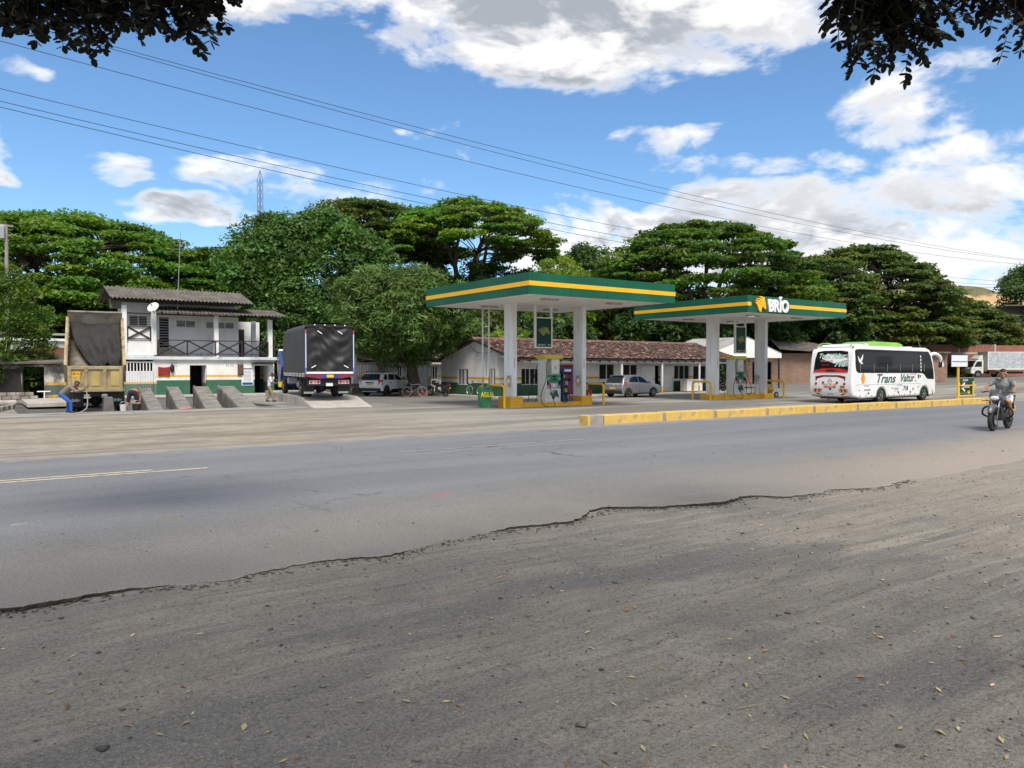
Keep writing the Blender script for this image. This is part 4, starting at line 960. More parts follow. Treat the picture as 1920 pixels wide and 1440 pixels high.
    # eave beam and porch posts
    MB().box(.5, X1 - X0 - .2, 39.55 - YF, 39.67 - YF, 1.97 - GL, 2.10 - GL).build('eave_beam', 'white', t)
    for x in (30.6, 37.4, 41.45, 45.5, 49.4):
        p = MB().box(x - X0 - .05, x - X0 + .05, 39.56 - YF, 39.66 - YF, .55, 1.97 - GL).build('porch_post', 'white', t); MB().box(x - X0 - .052, x - X0 + .052, 39.557 - YF, 39.663 - YF, 0, .55).build('painted_foot', 'kerbyellow', p)
    for k in range(26):
        x = .1 + k * .86; MB().bar((x, 39.45 - YF, ZE - GL - .14), (x, 41.9 - YF, ZE - GL + .54), .07, .1).build('rafter', 'wood', t)
    MB().box(0, X1 - X0, 39.3 - YF, 41.79 - YF, -.1, .07).build('porch_floor', 'paleconcrete', t, bevel=.02)
    MB().box(-.9, -.02, -1.2, 7.5, -.1, .06).build('pavement', 'paleconcrete', t, bevel=.02)
    MB().obox((-.35, 40.6 - YF, 1.0 + 1.62), (.6, .5, .05), (0, R(8), 0)).build('lamp_hood', 'metal', t)
    # sagging cables stapled to the gable
    MB().tube(bez([(-.02, 3.6, 3.7), (-.03, 2.6, 3.05), (-.03, 1.0, 2.95), (-.03, .3, 3.1)], 14), .012, 5).build('cable', 'black', t)
    MB().tube(bez([(-.02, 2.1, 3.6), (-.03, 1.4, 3.2), (-.03, 1.3, 2.0), (-.03, 1.2, 1.4)], 14), .010, 5).build('cable', 'black', t)
    MB().box(-.03, -.002, 3.25, 3.5, .82, 1.02).build('meter_box', 'boardgrey', t)
    return t
station()
t = thing('chest_freezer', 'white chest freezer on the station porch', 'freezer', (45.15, 40.5, GL + .06))
MB().box(0, 1.75, 0, .75, .06, .86).build('cabinet', 'pumpwhite', t, bevel=.03); MB().box(-.02, 1.77, -.02, .77, .865, .98).build('lid', 'pumpwhite', t, bevel=.03)
MB().box(.5, 1.4, -.006, -.001, .3, .5).build('label_print', 'boardgrey', t)
for xx in (.1, 1.6):
    MB().box(xx, xx + .06, .1, .16, 0, .06).build('foot', 'black', t); MB().box(xx, xx + .06, .6, .66, 0, .06).build('foot', 'black', t)

# small tiled annexe left of the gable, half hidden by the mango tree
M['annexwall'] = wall_mat('annex_wall', [(.86, (.50, .48, .44)), (1.02, YELP)], (.66, .64, .60), damt=.4)
t = thing('annexe', 'small white annexe with broken clay tile eaves behind the mango tree', 'building', (26.2, 55.5, GL))
q = wall_open(0, 6.0, 0, 2.35, 0, .2, [(1.7, 2.5, 1.2, 2.0), (4.4, 5.4, .95, 2.1)]); q.build('wall', 'annexwall', t)
MB().box(0, .2, .2, 5, 0, 2.35).build('side_wall', 'annexwall', t); MB().box(.2, 6, 1.5, 1.6, 0, 2.3).build('inner_wall', 'void', t)
louvre(t, 4.4, 5.4, .95, 2.1, .06, n=4, panes=4); louvre(t, 1.7, 2.5, 1.2, 2.0, .06, n=4, panes=4, slat='void')
MB().box(.5, 1.25, -.04, -.002, 0, 2.0).build('door', 'boardgrey', t)
sl = MB().add([(-1.6, -.9, 2.42), (6.6, -.9, 2.42), (6.6, 4.5, 4.0), (-1.6, 4.5, 4.0), (-1.6, -.9, 2.30), (6.6, -.9, 2.30), (6.6, 4.5, 3.88), (-1.6, 4.5, 3.88)], [(0, 1, 2, 3), (7, 6, 5, 4), (0, 4, 5, 1), (1, 5, 6, 2), (2, 6, 7, 3), (3, 7, 4, 0)]).build('roof_slope', 'wood', t)
tiles(sl, (-1.6, -.95, 2.43), (1, 0, 0), (0, 5.4, 1.58), 40, 15, .205, .36, random.Random(4), tone=(.5, 1.4))
MB().box(-1.6, 6.6, -.98, -.91, 2.22, 2.36).build('eave_board', 'paleconcrete', t)
# door wall between annexe and gable
t = thing('link_wall', 'white wall with grey door and barred window left of the gable', 'wall', (25.9, 50.6, GL))
q = wall_open(0, 2.35, 0, 2.5, 0, .18, [(.25, .95, .9, 2.2), (1.35, 2.1, 0, 2.05)]); q.build('wall', 'annexwall', t)
MB().box(1.37, 2.08, .05, .09, 0, 2.03).build('door', 'boardgrey', t); louvre(t, .25, .95, .9, 2.2, .06, n=3, panes=4)
sl = MB().add([(-.6, -.5, 2.5), (2.5, -.5, 2.5), (2.5, 3.2, 3.5), (-.6, 3.2, 3.5), (-.6, -.5, 2.42), (2.5, -.5, 2.42), (2.5, 3.2, 3.42), (-.6, 3.2, 3.42)], [(0, 1, 2, 3), (7, 6, 5, 4), (0, 4, 5, 1), (1, 5, 6, 2), (2, 6, 7, 3), (3, 7, 4, 0)]).build('roof_slope', 'wood', t)
tiles(sl, (-.6, -.5, 2.51), (1, 0, 0), (0, 3.7, 1.0), 15, 10, .205, .36, random.Random(6), tone=(.5, 1.5))
# gate pier and dark railing fence behind the car
t = thing('gate_pier', 'white gate pier beside the dark railings', 'pier', (23.7, 54.4, GL))
MB().box(-.16, .16, -.16, .16, 0, 3.0).build('shaft', 'white', t, bevel=.01); MB().box(-.42, .42, -.3, .3, 3.0, 3.45).build('cap', 'white', t, bevel=.02)
t = thing('railing_fence', 'dark iron railing fence between the white pier and the annexe', 'fence', (24.0, 55.2, GL))
for z in (.15, 1.1, 2.2): MB().box(0, 3.0, 0, .05, z, z + .05).build('rail', 'darkmetal', t)
for k in range(20): MB().box(.05 + k * .15, .075 + k * .15, .01, .035, .2 if k else .2, 2.35).build('railing', 'darkmetal', t)
t = thing('brick_planter', 'low brick planter round the mango trunk', 'planter', (25.25, 47.4, GL))
M['brick'] = mat('planter_brick', (.22, .11, .075), .9, var=.35, vscale=4, dirt=(.3, .24, .18), damt=.4)
bd = None; rp = random.Random(2)
for cr in range(3):
    for k in range(22):
        a = 2 * math.pi * (k + .5 * (cr % 2)) / 22
        if bd is None: bd = MB().box(-.14, .14, -.07, .07, 0, .11).build('brick', 'brick', t); o = bd
        else: o = bpy.data.objects.new('brick', bd.data); col.objects.link(o); o.parent = t
        o.location = (1.12 * math.cos(a), 1.12 * math.sin(a), .125 * cr + .002); o.rotation_euler = (0, 0, a + math.pi / 2 + rp.uniform(-.08, .08))
MB().cyl((0, 0, 0), (0, 0, .3), 1.04, n=20).build('soil', 'bark', t)
# ------------------------------------------------------------ two-storey wash house
M['housewall'] = wall_mat('house_wall', [(.78, (.016, .115, .060)), (.98, WHP), (1.13, (.78, .42, .03))], (.82, .81, .79), damt=.22)
M['gatewall'] = wall_mat('gate_wall', [(.55, (.08, .15, .11)), (.68, (.66, .44, .10))], (.70, .72, .76), damt=.2)
M['upperwall'] = wall_mat('upper_wall', [], (.80, .80, .79), damt=.18)
M['slabwhite'] = mat('slab_white', (.62, .66, .70), .8, var=.08, vscale=2, dirt=(.25, .24, .22), damt=.5, dscale=1.6)
M['clothred'] = mat('red_cloth', (.27, .025, .03), .9, var=.15, vscale=6)
M['clothbrown'] = mat('brown_cloth', (.12, .07, .05), .9, var=.3, vscale=8)
def corrugated(root, name, x0, x1, lo, hi, sheets, m='corrug', pitch=.25, amp=.045):
    """fibre cement sheets between eave (y,z) and ridge (y,z), overlapping by a corrugation"""
    w = (x1 - x0) / sheets; rnd = random.Random(int(x0 * 10))
    for k in range(sheets):
        a, b = x0 + k * w - .03, x0 + (k + 1) * w + .03; n = max(8, int((b - a) / pitch * 8)); vs = []; dz = .012 * (k % 2) + rnd.uniform(-.006, .01); dy = rnd.uniform(-.04, .04)
        for i in range(n + 1):
            x = a + (b - a) * i / n; z = amp * math.cos(2 * math.pi * (x - x0) / pitch) + dz
            for t in (0, 1):
                vs.append((x, lo[0] + (hi[0] - lo[0]) * t + (dy if t == 0 else 0), lo[1] + (hi[1] - lo[1]) * t + z)); vs.append((x, vs[-1][1], vs[-1][2] - .012))
        fs = []
        for i in range(n):
            o = i * 4; fs += [(o, o + 4, o + 6, o + 2), (o + 1, o + 3, o + 7, o + 5), (o, o + 1, o + 5, o + 4)]
        MB().add(vs, fs).build(name, m, root, smooth=True)
def house():
    YF = 57.0; X0 = 8.2
    t = thing('wash_house', 'two-storey white house with corrugated roof and balcony behind the wash ramps', 'building', (X0, YF, GL))
    L = lambda x: x - X0; Z = lambda z: z - GL
    ops = [(L(12.5), L(13.62), 0, Z(1.82)), (L(17.0), L(18.1), 0, Z(1.8))]
    wall_open(L(10.35), L(18.45), 0, Z(2.2), 0, .2, ops).build('lower_wall', 'housewall', t)
    MB().box(L(8.2), L(8.42), 0, 4, 0, Z(2.2)).build('gate_jamb', 'gatewall', t); MB().box(L(10.15), L(10.349), .0, 4, 0, Z(2.199)).build('gate_jamb', 'gatewall', t)
    MB().box(L(18.25), L(18.449), .2, 6, 0, Z(2.2)).build('side_wall', 'housewall', t)
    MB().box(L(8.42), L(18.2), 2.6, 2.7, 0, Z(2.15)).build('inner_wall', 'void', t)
    for a, b in ((12.5, 13.62), (17.0, 18.1)): MB().box(L(a), L(a) + .03, .2, 2.5, 0, Z(1.8)).build('door_reveal', 'white', t); MB().box(L(b) - .03, L(b), .2, 1.3, 0, Z(1.8)).build('door_reveal', 'gatewall', t)
    # gate
    g = MB().box(L(8.44), L(10.13), .06, .10, 0, Z(1.42)).build('gate', 'gatewall', t)
    for k in range(10): MB().box(L(8.5) + k * .165, L(8.5) + k * .165 + .012, .052, .0595, .1, Z(1.38)).build('gate_seam', 'metal', g)
    for k in range(9): MB().box(L(8.5) + k * .2, L(8.5) + k * .2 + .06, .06, .09, Z(1.421), Z(1.98)).build('gate_bar', 'white', g)
    MB().box(L(8.42), L(10.15), .05, .12, Z(1.98), Z(2.08)).build('gate_head', 'white', t)
    MB().box(L(8.42), L(10.15), .5, .55, 0, Z(2.0)).build('gate_dark', 'void', t)
    MB().box(L(8.2), L(10.148), -.12, 4.0, Z(2.2), Z(2.52)).build('slab', 'slabwhite', t, bevel=.01)
    MB().box(L(10.15), L(18.6), -.22, 4.0, Z(2.2), Z(2.42)).build('slab', 'slabwhite', t, bevel=.015)
    # upper storey
    uy = 1.9
    uops = [(L(10.85), L(11.58), Z(2.75), Z(5.28)), (L(12.0), L(13.36), Z(4.54), Z(5.1)), (L(14.05), L(16.1), Z(4.52), Z(5.05)), (L(8.95), L(10.15), Z(4.52), Z(5.32))]
    wall_open(L(8.3), L(16.4), Z(2.42), Z(6.2), uy, uy + .2, uops).build('upper_wall', 'upperwall', t)
    MB().box(L(16.2), L(16.4), uy + .2, 4, Z(2.42), Z(5.9)).build('upper_side_wall', 'upperwall', t)
    MB().box(L(8.3), L(16.2), uy + 1.2, uy + 1.3, Z(2.42), Z(6.0)).build('inner_wall', 'void', t)
    MB().box(L(16.4), L(18.5), 3.7, 3.9, Z(2.42), Z(5.2)).build('upper_rear_wall', 'upperwall', t)
    MB().box(L(16.5), L(17.3), 3.6, 3.69, Z(2.45), Z(4.6)).build('dark_door', 'wood', t)
    louvre(t, *uops[0], uy + .06, n=13, panes=1, slat='paleslat', th=.016); louvre(t, *uops[1], uy + .06, n=5, panes=2, slat='paleslat', th=.016); louvre(t, *uops[2], uy + .06, n=5, panes=3, slat='paleslat', th=.016); louvre(t, *uops[3], uy + .06, n=6, panes=2, slat='paleslat', th=.016)
    # block steps inside the balcony
    for k in range(5): MB().box(L(10.6), L(12.9) - k * .38, uy - .35, uy - .005, Z(2.42) + k * .13, Z(2.42) + k * .13 + .128).build('stair_block', 'concrete', t)
    # balcony columns
    for a, b, z0, z1 in ((8.2, 8.52, 2.52, 5.85), (10.03, 10.35, 2.52, 5.75), (14.15, 14.45, 2.42, 5.35), (18.0, 18.32, 2.42, 5.2)):
        MB().box(L(a), L(b), -.1, .2, Z(z0), Z(z1)).build('balcony_column', 'white', t, bevel=.01)
    MB().box(L(17.6), L(17.9), 2.6, 2.9, Z(2.42), Z(5.2)).build('balcony_column', 'white', t)
    # timber railing with crossed braces
    def rail(x0, x1, y0, y1, zb, zt, bays):
        P = lambda u, z: (L(x0 + (x1 - x0) * u), y0 + (y1 - y0) * u, Z(z))
        r = MB().bar(P(0, zt), P(1, zt), .08, .06).build('handrail', 'wood', t); MB().bar(P(0, zb), P(1, zb), .06, .05).build('bottom_rail', 'wood', t)
        for i in range(bays + 1): MB().bar(P(i / bays, zb - .12), P(i / bays, zt - .03), .09, .09).build('railing_post', 'wood', t)
        for i in range(bays):
            a, b = P(i / bays + .01, zb), P((i + 1) / bays - .01, zt - .04); c, d = P(i / bays + .01, zt - .04), P((i + 1) / bays - .01, zb)
            MB().bar(a, b, .05, .10).build('brace', 'wood', t); MB().bar((c[0], c[1] + .055, c[2]), (d[0], d[1] + .055, d[2]), .05, .10).build('brace', 'wood', t)
    rail(8.55, 10.0, -.02, -.02, 3.62, 4.46, 1)
    rail(10.45, 17.95, -.12, -.12, 2.60, 3.56, 4)
    rail(18.45, 18.45, -.1, 3.5, 2.60, 3.56, 2)
    wall_open(L(8.52), L(10.03), Z(2.52), Z(4.5), .06, .16, []).build('bay_panel', 'upperwall', t)
    # roofs
    corrugated(t, 'roof_sheet', L(7.5), L(16.7), (-.7, Z(6.28)), (2.6, Z(7.30)), 9); corrugated(t, 'roof_sheet', L(7.5), L(16.7), (5.6, Z(6.4)), (2.62, Z(7.31)), 9)
    corrugated(t, 'porch_roof_sheet', L(10.3), L(19.2), (-.95, Z(5.42)), (2.05, Z(6.02)), 9)
    for x in (7.6, 9.6, 11.6, 13.6, 15.6): MB().bar((L(x), -.6, Z(6.20)), (L(x), 2.6, Z(7.16)), .08, .12).build('rafter', 'wood', t)
    for x in np.arange(10.6, 19.2, 1.05): MB().bar((L(x), -.85, Z(5.36)), (L(x), 2.0, Z(5.92)), .07, .1).build('rafter', 'wood', t)
    MB().box(L(8.2), L(18.9), -.08, .06, Z(5.29), Z(5.37)).build('eave_plate', 'wood', t); MB().box(L(7.5), L(16.6), -.3, -.2, Z(6.15), Z(6.28)).build('eave_plate', 'wood', t)
    MB().box(L(7.5), L(8.2), -.1, .0, Z(5.6), Z(6.2)).build('end_board', 'corrug', t)
    # pierced blocks
    for x in (11.45, 14.95, 15.25):
        b = MB().box(L(x), L(x) + .24, -.012, -.001, Z(1.74), Z(1.98)).build('vent_block', 'white', t)
        for i in range(3):
            for j in range(3):
                if (i + j) % 2 == 0: MB().box(L(x) + .02 + i * .075, L(x) + .07 + i * .075, -.018, -.0125, Z(1.76) + j * .075, Z(1.81) + j * .075).build('hole', 'void', b)
    MB().obox((L(17.55), -.35, Z(1.98)), (1.6, .75, .03), (R(-10), 0, R(2))).build('door_hood', 'darkmetal', t)
    for x in (13.4, 13.9): MB().box(L(x), L(x) + .22, .5, .7, Z(2.43), Z(2.75)).build('flower_pot', 'concrete', t)
house()
t = thing('satellite_dish', 'white satellite dish on the house balcony column', 'satellite dish', (10.0, 56.05, 5.72), R(0))
q = MB().lathe((0, 0, 0), (-.75, -.8, .75), [(.001, -.09), (.18, -.07), (.32, -.03), (.39, .02)], 26); q.build('dish', 'dishwhite', t, smooth=True) if M.setdefault('dishwhite', mat('dish_white', (.66, .67, .68), .5)) else None
s = t.children[0].modifiers.new('thick', 'SOLIDIFY'); s.thickness = .012
MB().cyl((0, .06, -.05), (.1, .15, -.45), .025, n=8).build('mount', 'darkmetal', t); MB().cyl((0, 0, -.35), (-.22, -.55, .15), .012, n=6).build('feed_arm', 'metal', t); MB().cyl((-.22, -.55, .15), (-.14, -.40, .08), .04, n=8).build('receiver', 'bluepaint', t)
t = thing('roof_antenna', 'thin tall antenna mast standing on the corrugated porch roof', 'antenna', (11.8, 57.4, 5.62))
MB().cyl((0, 0, 0), (.25, 0, 5.6), .03, .018, 6).build('mast', 'metal', t)
for z in (4.3, 4.55, 4.8): MB().cyl((.2 - .45, 0, z), (.2 + .5, .1, z), .009, n=5).build('element', 'metal', t)

def cloth(name, label, m, x, z, w, h, y=56.93, seed=0):
    rnd = random.Random(seed); V = []; F = []; n, k = 9, 8
    for j in range(k + 1):
        for i in range(n + 1):
            u, v = i / n, j / k; V.append((w * u, -.03 - .03 * math.sin(u * 9 + seed) * (1 - v * .4) - .02 * rnd.random(), -h * v - .05 * math.sin(u * 3.14) * (1 - v) + .05 * rnd.random() * v))
    for j in range(k):
        for i in range(n): F.append((j * (n + 1) + i, j * (n + 1) + i + 1, (j + 1) * (n + 1) + i + 1, (j + 1) * (n + 1) + i))
    o = MB().add(V, F).build(name, m, None, smooth=True); o.location = (x, y, z); o.modifiers.new('thick', 'SOLIDIFY').thickness = .02
    return tag(o, label, 'clothing' if name != 'cloth' else 'cloth')
cloth('cloth', 'dark red cloth hanging from a line on the white house wall', 'clothred', 10.42, 1.72, .75, .62, seed=1)
cloth('jacket', 'brown jacket hanging on the house wall beside the poster', 'clothbrown', 15.75, 1.95, .42, .85, seed=3)
o = thing('backpack', 'black backpack hanging beside the red cloth', 'backpack', (11.2, 56.9, 1.35)); MB().ell((.12, -.06, .25), (.15, .12, .30)).build('bag', 'black', o, smooth=True); MB().torus((.12, -.02, .58), (0, 1, 0), .06, .012, 14, 6).build('strap', 'black', o)
o = thing('price_poster', 'white printed poster on the wall between jacket and doorway', 'poster', (16.05, 56.98, .35))
MB().box(0, .85, -.02, -.001, 0, 1.3).build('sheet', 'postwhite', o) if M.setdefault('postwhite', mat('poster_white', (.72, .75, .80), .6, var=.04)) else None
MB().box(.06, .79, -.026, -.021, 1.18, 1.25).build('print_heading', 'darkblue', o); MB().box(.05, .80, -.026, -.021, .04, .22).build('print_picture', 'rackblue', o)
for k in range(8): MB().box(.12 + .03 * (k % 3), .70 - .05 * (k % 2), -.025, -.021, .32 + k * .1, .35 + k * .1).build('print_line', 'metal', o)

# wash ramps: inclined concrete tracks rising towards the house
def ramp(label, xn0, xn1, xf0, xf1, y0, y1, h):
    t = thing('wash_ramp', label, 'ramp', (xn0, y0, GL), 0, 'inclined concrete wash ramps')
    a, b, c, d = 0, xn1 - xn0, xf1 - xn0, xf0 - xn0; L = y1 - y0
    q = MB().add([(a, 0, -.1), (b, 0, -.1), (c, L, -.1), (d, L, -.1), (a, 0, .03), (b, 0, .03), (c, L, h), (d, L, h)], [(0, 3, 2, 1), (4, 5, 6, 7), (0, 1, 5, 4), (1, 2, 6, 5), (2, 3, 7, 6), (3, 0, 4, 7)])
    q.build('track', 'rampconcrete', t, bevel=.03)
    for u in (.35, .68):
        z = .03 + (h - .03) * u; MB().bar((d * u + .02, L * u, z + .004), (b + (c - b) * u - .02, L * u + .05, z + .004), .03, .012).build('joint', 'black', t)
    e = MB().bar((a + .05, .1, .06), (d + .05, L - .1, h + .02), .06, .07).build('edge_kerb', 'rampconcrete', t)
M['rampconcrete'] = mat('ramp_concrete', (.21, .20, .18), .85, var=.3, vscale=1.3, dirt=(.06, .056, .05), damt=.7, dscale=1.1, bump=.4, bscale=16)
ramp('grey wash ramp beside the bending worker', 6.55, 7.2, 7.0, 7.62, 38.1, 43.6, .9)
ramp('grey wash ramp in front of the red cloth', 7.8, 8.45, 8.35, 8.98, 38.1, 43.6, .95)
ramp('grey wash ramp in front of the open doorway', 9.0, 9.85, 9.7, 10.5, 38.1, 43.6, .95)
ramp('grey wash ramp in front of the poster, last before the truck', 10.55, 11.5, 10.95, 11.85, 38.1, 43.6, .95)
# ramp the tarpaulin truck stands on, faced with upright boards
t = thing('truck_ramp', 'low concrete ramp with ribbed side under the tarpaulin truck', 'ramp', (13.45, 35.7, GL), R(-10))
q = MB().add([(0, 0, -.1), (2.9, 0, -.1), (2.9, 15.0, -.1), (-.3, 15.0, -.1), (0, 0, .02), (2.9, 0, .02), (2.9, 3.2, .44), (2.9, 15.0, .44), (-.3, 15.0, .44), (-.08, 3.2, .44)], [(0, 3, 2, 1), (4, 5, 6, 9), (9, 6, 7, 8), (0, 1, 5, 4), (1, 2, 7, 6, 5), (2, 3, 8, 7), (3, 0, 4, 9, 8)])
q.build('deck', 'paleconcrete', t)
for k in range(52):
    y = .35 + k * .16; x = -.02 * y; top = min(.43, .02 + .42 * y / 3.2)
    MB().box(x - .06, x - .002, y, y + .12, -.05, top).build('side_rib', 'paleconcrete', t)
# low slabs and edging by the shack
t = thing('concrete_slab', 'pale raised slab in front of the stained shack', 'slab', (2.2, 44.5, GL)); MB().box(0, 3.4, 0, 6.5, 0, .22).build('slab', 'paleconcrete', t, bevel=.03)
t = thing('drain_kerb', 'broken kerb edging beside the pale slab', 'kerb', (.4, 38.6, GL))
for k in range(6): MB().obox((.22 * k, k * .95, .10), (.22, .88, .24), (R(1.5 * (k % 2)), 0, R(-13 + 2 * (k % 3)))).build('kerb_stone', 'concrete', t, bevel=.02)
t = thing('shack', 'low lean-to shack with mould-stained wall and dark doorway', 'building', (2.6, 52.5, GL))
M['shackwall'] = wall_mat('shack_wall', [(.05, (.62, .40, .12)), (.62, (.075, .13, .105)), (.80, (.62, .38, .08))], (.60, .57, .48), dirt=(.07, .065, .055), damt=.85, dscale=1.1)
wall_open(-2.2, 3.4, 0, 2.15, 0, .2, [(-.25, .85, 0, 2.0)]).build('wall', 'shackwall', t); MB().box(-2.2, 3.4, 1.6, 1.7, 0, 2.1).build('inner_wall', 'void', t)
MB().add([(-1.6, -.5, 2.25), (3.8, -.5, 2.32), (3.8, 3.5, 2.75), (-1.6, 3.5, 2.7), (-1.6, -.5, 2.16), (3.8, -.5, 2.22), (3.8, 3.5, 2.65), (-1.6, 3.5, 2.6)], [(0, 1, 2, 3), (7, 6, 5, 4), (0, 4, 5, 1), (1, 5, 6, 2), (2, 6, 7, 3), (3, 7, 4, 0)]).build('roof', 'corrug', t)
MB().box(-2.2, -.3, -.05, -.002, 0, 1.9).build('plank_wall', 'wood', t)
MB().box(-.25, -.20, -.06, .02, 0, 2.0).build('door_frame', 'wood', t)
t = thing('notice_board', 'small pale sign board on a thin pole beside the dump truck', 'sign', (4.75, 50.5, GL)); MB().cyl((.2, 0, 0), (.2, 0, 2.1), .04, n=6).build('pole', 'darkmetal', t); MB().box(-.2, .6, -.05, -.03, 1.5, 1.85).build('board', 'postwhite', t)
t = thing('standpipe', 'white water standpipe in front of the shack doorway', 'standpipe', (3.3, 50.3, GL)); MB().cyl((0, 0, 0), (0, 0, .62), .03, n=8).cyl((-.35, 0, .62), (.3, 0, .62), .03, n=8).build('pipe', 'white', t)
t = thing('stone_wall', 'low rough stone edging under the tall bush', 'wall', (-1.2, 50.2, GL)); rs_ = random.Random(9)
for j in range(3):
    for k in range(10): MB().obox((k * .42 + .2 * (j % 2), rs_.uniform(-.04, .04), .1 + j * .2), (.40, .3, .19), (0, 0, rs_.uniform(-.06, .06))).build('stone', 'concrete', t, bevel=.03)
t = thing('felled_log', 'pale sawn log lying by the stone edging', 'log', (-.2, 46.3, GL)); MB().cyl((0, 0, .17), (2.0, .3, .17), .17, .15, 12).build('log', 'paleconcrete', t, smooth=True)
# far roofs glimpsed under the big tree
t = thing('far_shed', 'pale tin roofed shed glimpsed behind the stained shack', 'shed', (2.0, 68, GL)); MB().box(0, 6, 0, 4, 0, 3.9).build('wall', 'white', t); MB().box(-.5, 6.5, -.6, 4.5, 4.4, 4.55).build('roof', 'tin', t); MB().box(-.5, 6.5, -.62, -.6, 3.95, 4.15).build('fascia', 'white', t)
t = thing('rubble_bank', 'reddish earth bank behind the shack', 'bank', (4.0, 58.5, GL)); M['redearth'] = mat('red_earth', (.14, .055, .032), .95, var=.35, vscale=1.5, bump=.6, bscale=6)
MB().ell((0, 0, .6), (3.6, 2.2, 2.8), 18, 9).build('bank', 'redearth', t)

# ------------------------------------------------------------ kerb blocks along the road
kx0, ky0, kx1, ky1 = 14.73, 17.02, 39.0, 16.3
kd = Vector((kx1 - kx0, ky1 - ky0, 0)); KL = kd.length; kd.normalize(); rk = math.atan2(kd.y, kd.x); rnd = random.Random(14)
pos = .62; nk = 0
stub = thing('kerb_end', 'bare concrete end stub of the yellow kerb with yellow edges', 'kerb', (kx0, ky0, -.03), rk)
MB().box(.0, .10, 0, .42, -.1, .30).build('painted_edge', 'oldyellow', stub, bevel=.015); MB().box(.101, .60, .01, .41, -.1, .295).build('stub', 'concrete', stub, bevel=.015)
wear = ['chipped and cracked', 'with a small dark number stencil', 'with a dark scuffed foot', 'stained brown along its foot', 'slightly cleaner', 'with a straight clean face', 'pale and dusty', 'narrow and dusty', 'nearest the exit sign']
while pos < KL - .4:
    L = [2.55, 2.35, 2.65, 2.7, 2.75, 2.7, 2.75, 2.6, 2.2][nk % 9]; L = min(L, KL - pos)
    p = Vector((kx0, ky0, 0)) + kd * pos
    t = thing('kerb_block', 'old yellow concrete kerb block, number %s from the bare end stub' % ['one', 'two', 'three', 'four', 'five', 'six', 'seven', 'eight', 'nine', 'ten'][nk], 'kerb block', (p.x, p.y, -.03), rk + rnd.uniform(-.006, .006), 'yellow kerb blocks along the road')
    h = .285 + rnd.uniform(-.02, .02)
    MB().box(.01, L - .14, 0, .42, -.1, h).build('block', 'oldyellow', t, bevel=.025)
    MB().box(L - .138, L, .03, .39, -.1, h - .02).build('joint', 'concrete', t, bevel=.015)
    pos += L; nk += 1
# exit sign and white board
t = thing('exit_sign', 'green exit sign with white arrow on a yellow frame', 'sign', (46.0, 21.0, gz(46, 21)))
z = 0
MB().box(.02, .12, 0, .10, 0, 2.35).build('post', 'yellowgloss', t, bevel=.01)
pn = MB().box(.32, 2.12, .10, .14, .38, 1.34).build('panel', 'sign_green', t)
MB().box(.29, 2.15, .09, .15, 1.341, 1.375).build('panel_edge', 'metal', t)
for zz in (.30, .90): MB().box(.121, 2.16, .0, .05, zz, zz + .06).build('rail', 'yellowgloss', t)
MB().box(1.70, 1.82, -.05, -.001, .30, 1.16).build('upright', 'lemon', t); MB().box(.22, .30, .051, .09, .30, 1.14).build('upright', 'lemon', t)
for a, b in (((.55, .84), (.98, 1.06)), ((.55, .84), (.98, .60)), ((.60, .84), (1.58, .84))): MB().bar((a[0], .088, a[1]), (b[0], .088, b[1]), .012, .11).build('arrow', 'txt_white', pn)
text('SALIDA', 'txt_white', pn, (1.05, .096, 1.22), FRONT, .17, extrude=.003, sx=1.2)
MB().box(.36, 1.25, .09, .099, .46, .50).build('gold_line', 'dullgold', pn); horse('emblem', 'extyellow', pn, 1.25, .099, .40, .40, .01, .22)
t = thing('white_board', 'blank white board on the yellow post, seen from behind', 'sign', (46.0, 20.95, 2.03 + gz(46, 21)))
MB().box(-.90, .97, 0, .03, -.02, .63).build('board', 'postwhite', t); MB().box(-.85, .90, -.03, -.001, .27, .31).build('rail', 'metal', t); MB().box(.03, .11, .031, .05, -.02, .6).build('clamp', 'yellowgloss', t)
# ------------------------------------------------------------ carport and brick walls on the right
t = thing('carport', 'open carport with white gable and weathered tin roof', 'carport', (54.9, 42.4, gz(55, 42)))
W = 4.75; ze, za = 3.2, 4.55; Lc = 6.2
for s in (-1, 1): MB().add([(s * W, -.02, ze), (0, -.02, za), (0, Lc, za), (s * W, Lc, ze), (s * W, -.02, ze - .06), (0, -.02, za - .06), (0, Lc, za - .06), (s * W, Lc, ze - .06)], [(0, 1, 2, 3), (7, 6, 5, 4), (0, 4, 5, 1), (1, 5, 6, 2), (2, 6, 7, 3), (3, 7, 4, 0)]).build('roof_slope', 'tin', t)
MB().prism([(-W, ze - .45), (W, ze - .45), (W, ze - .07), (0, za - .07), (-W, ze - .07)], 'y', 0, .06).build('gable_board', 'white', t)
for s in (-1, 1):
    for y in (.1, Lc - .2): MB().box(s * W * .97 - .06, s * W * .97 + .06, y, y + .12, 0, ze - .46).build('post', 'darkmetal', t)
    MB().box(s * W - .05 * s - .02, s * W - .05 * s + .02, .07, Lc, ze - .4, ze - .07).build('fascia', 'white', t)
M['brickwall'] = brick_mat('old_brick', (.23, .115, .075), (.30, .165, .11), (.30, .25, .20))
M['redbrick'] = brick_mat('red_brick', (.30, .085, .055), (.36, .12, .08), (.28, .18, .14))
RT = -R(35.2)      # walls on the far side run square to the old lane
t = thing('brick_shed', 'old brick shed with sagging tin roof and small high windows', 'shed', (62.6, 54.4, gz(62.6, 54.4)), RT)
wall_open(0, 26, 0, 3.3, 0, .25, [(13.4, 14.6, 2.3, 2.95), (16.8, 18.0, 2.0, 3.0), (5.5, 7.5, 0, 2.4)]).build('wall', 'brickwall', t); MB().box(0, 26, 1.5, 1.6, 0, 3.2).build('inner_wall', 'void', t)
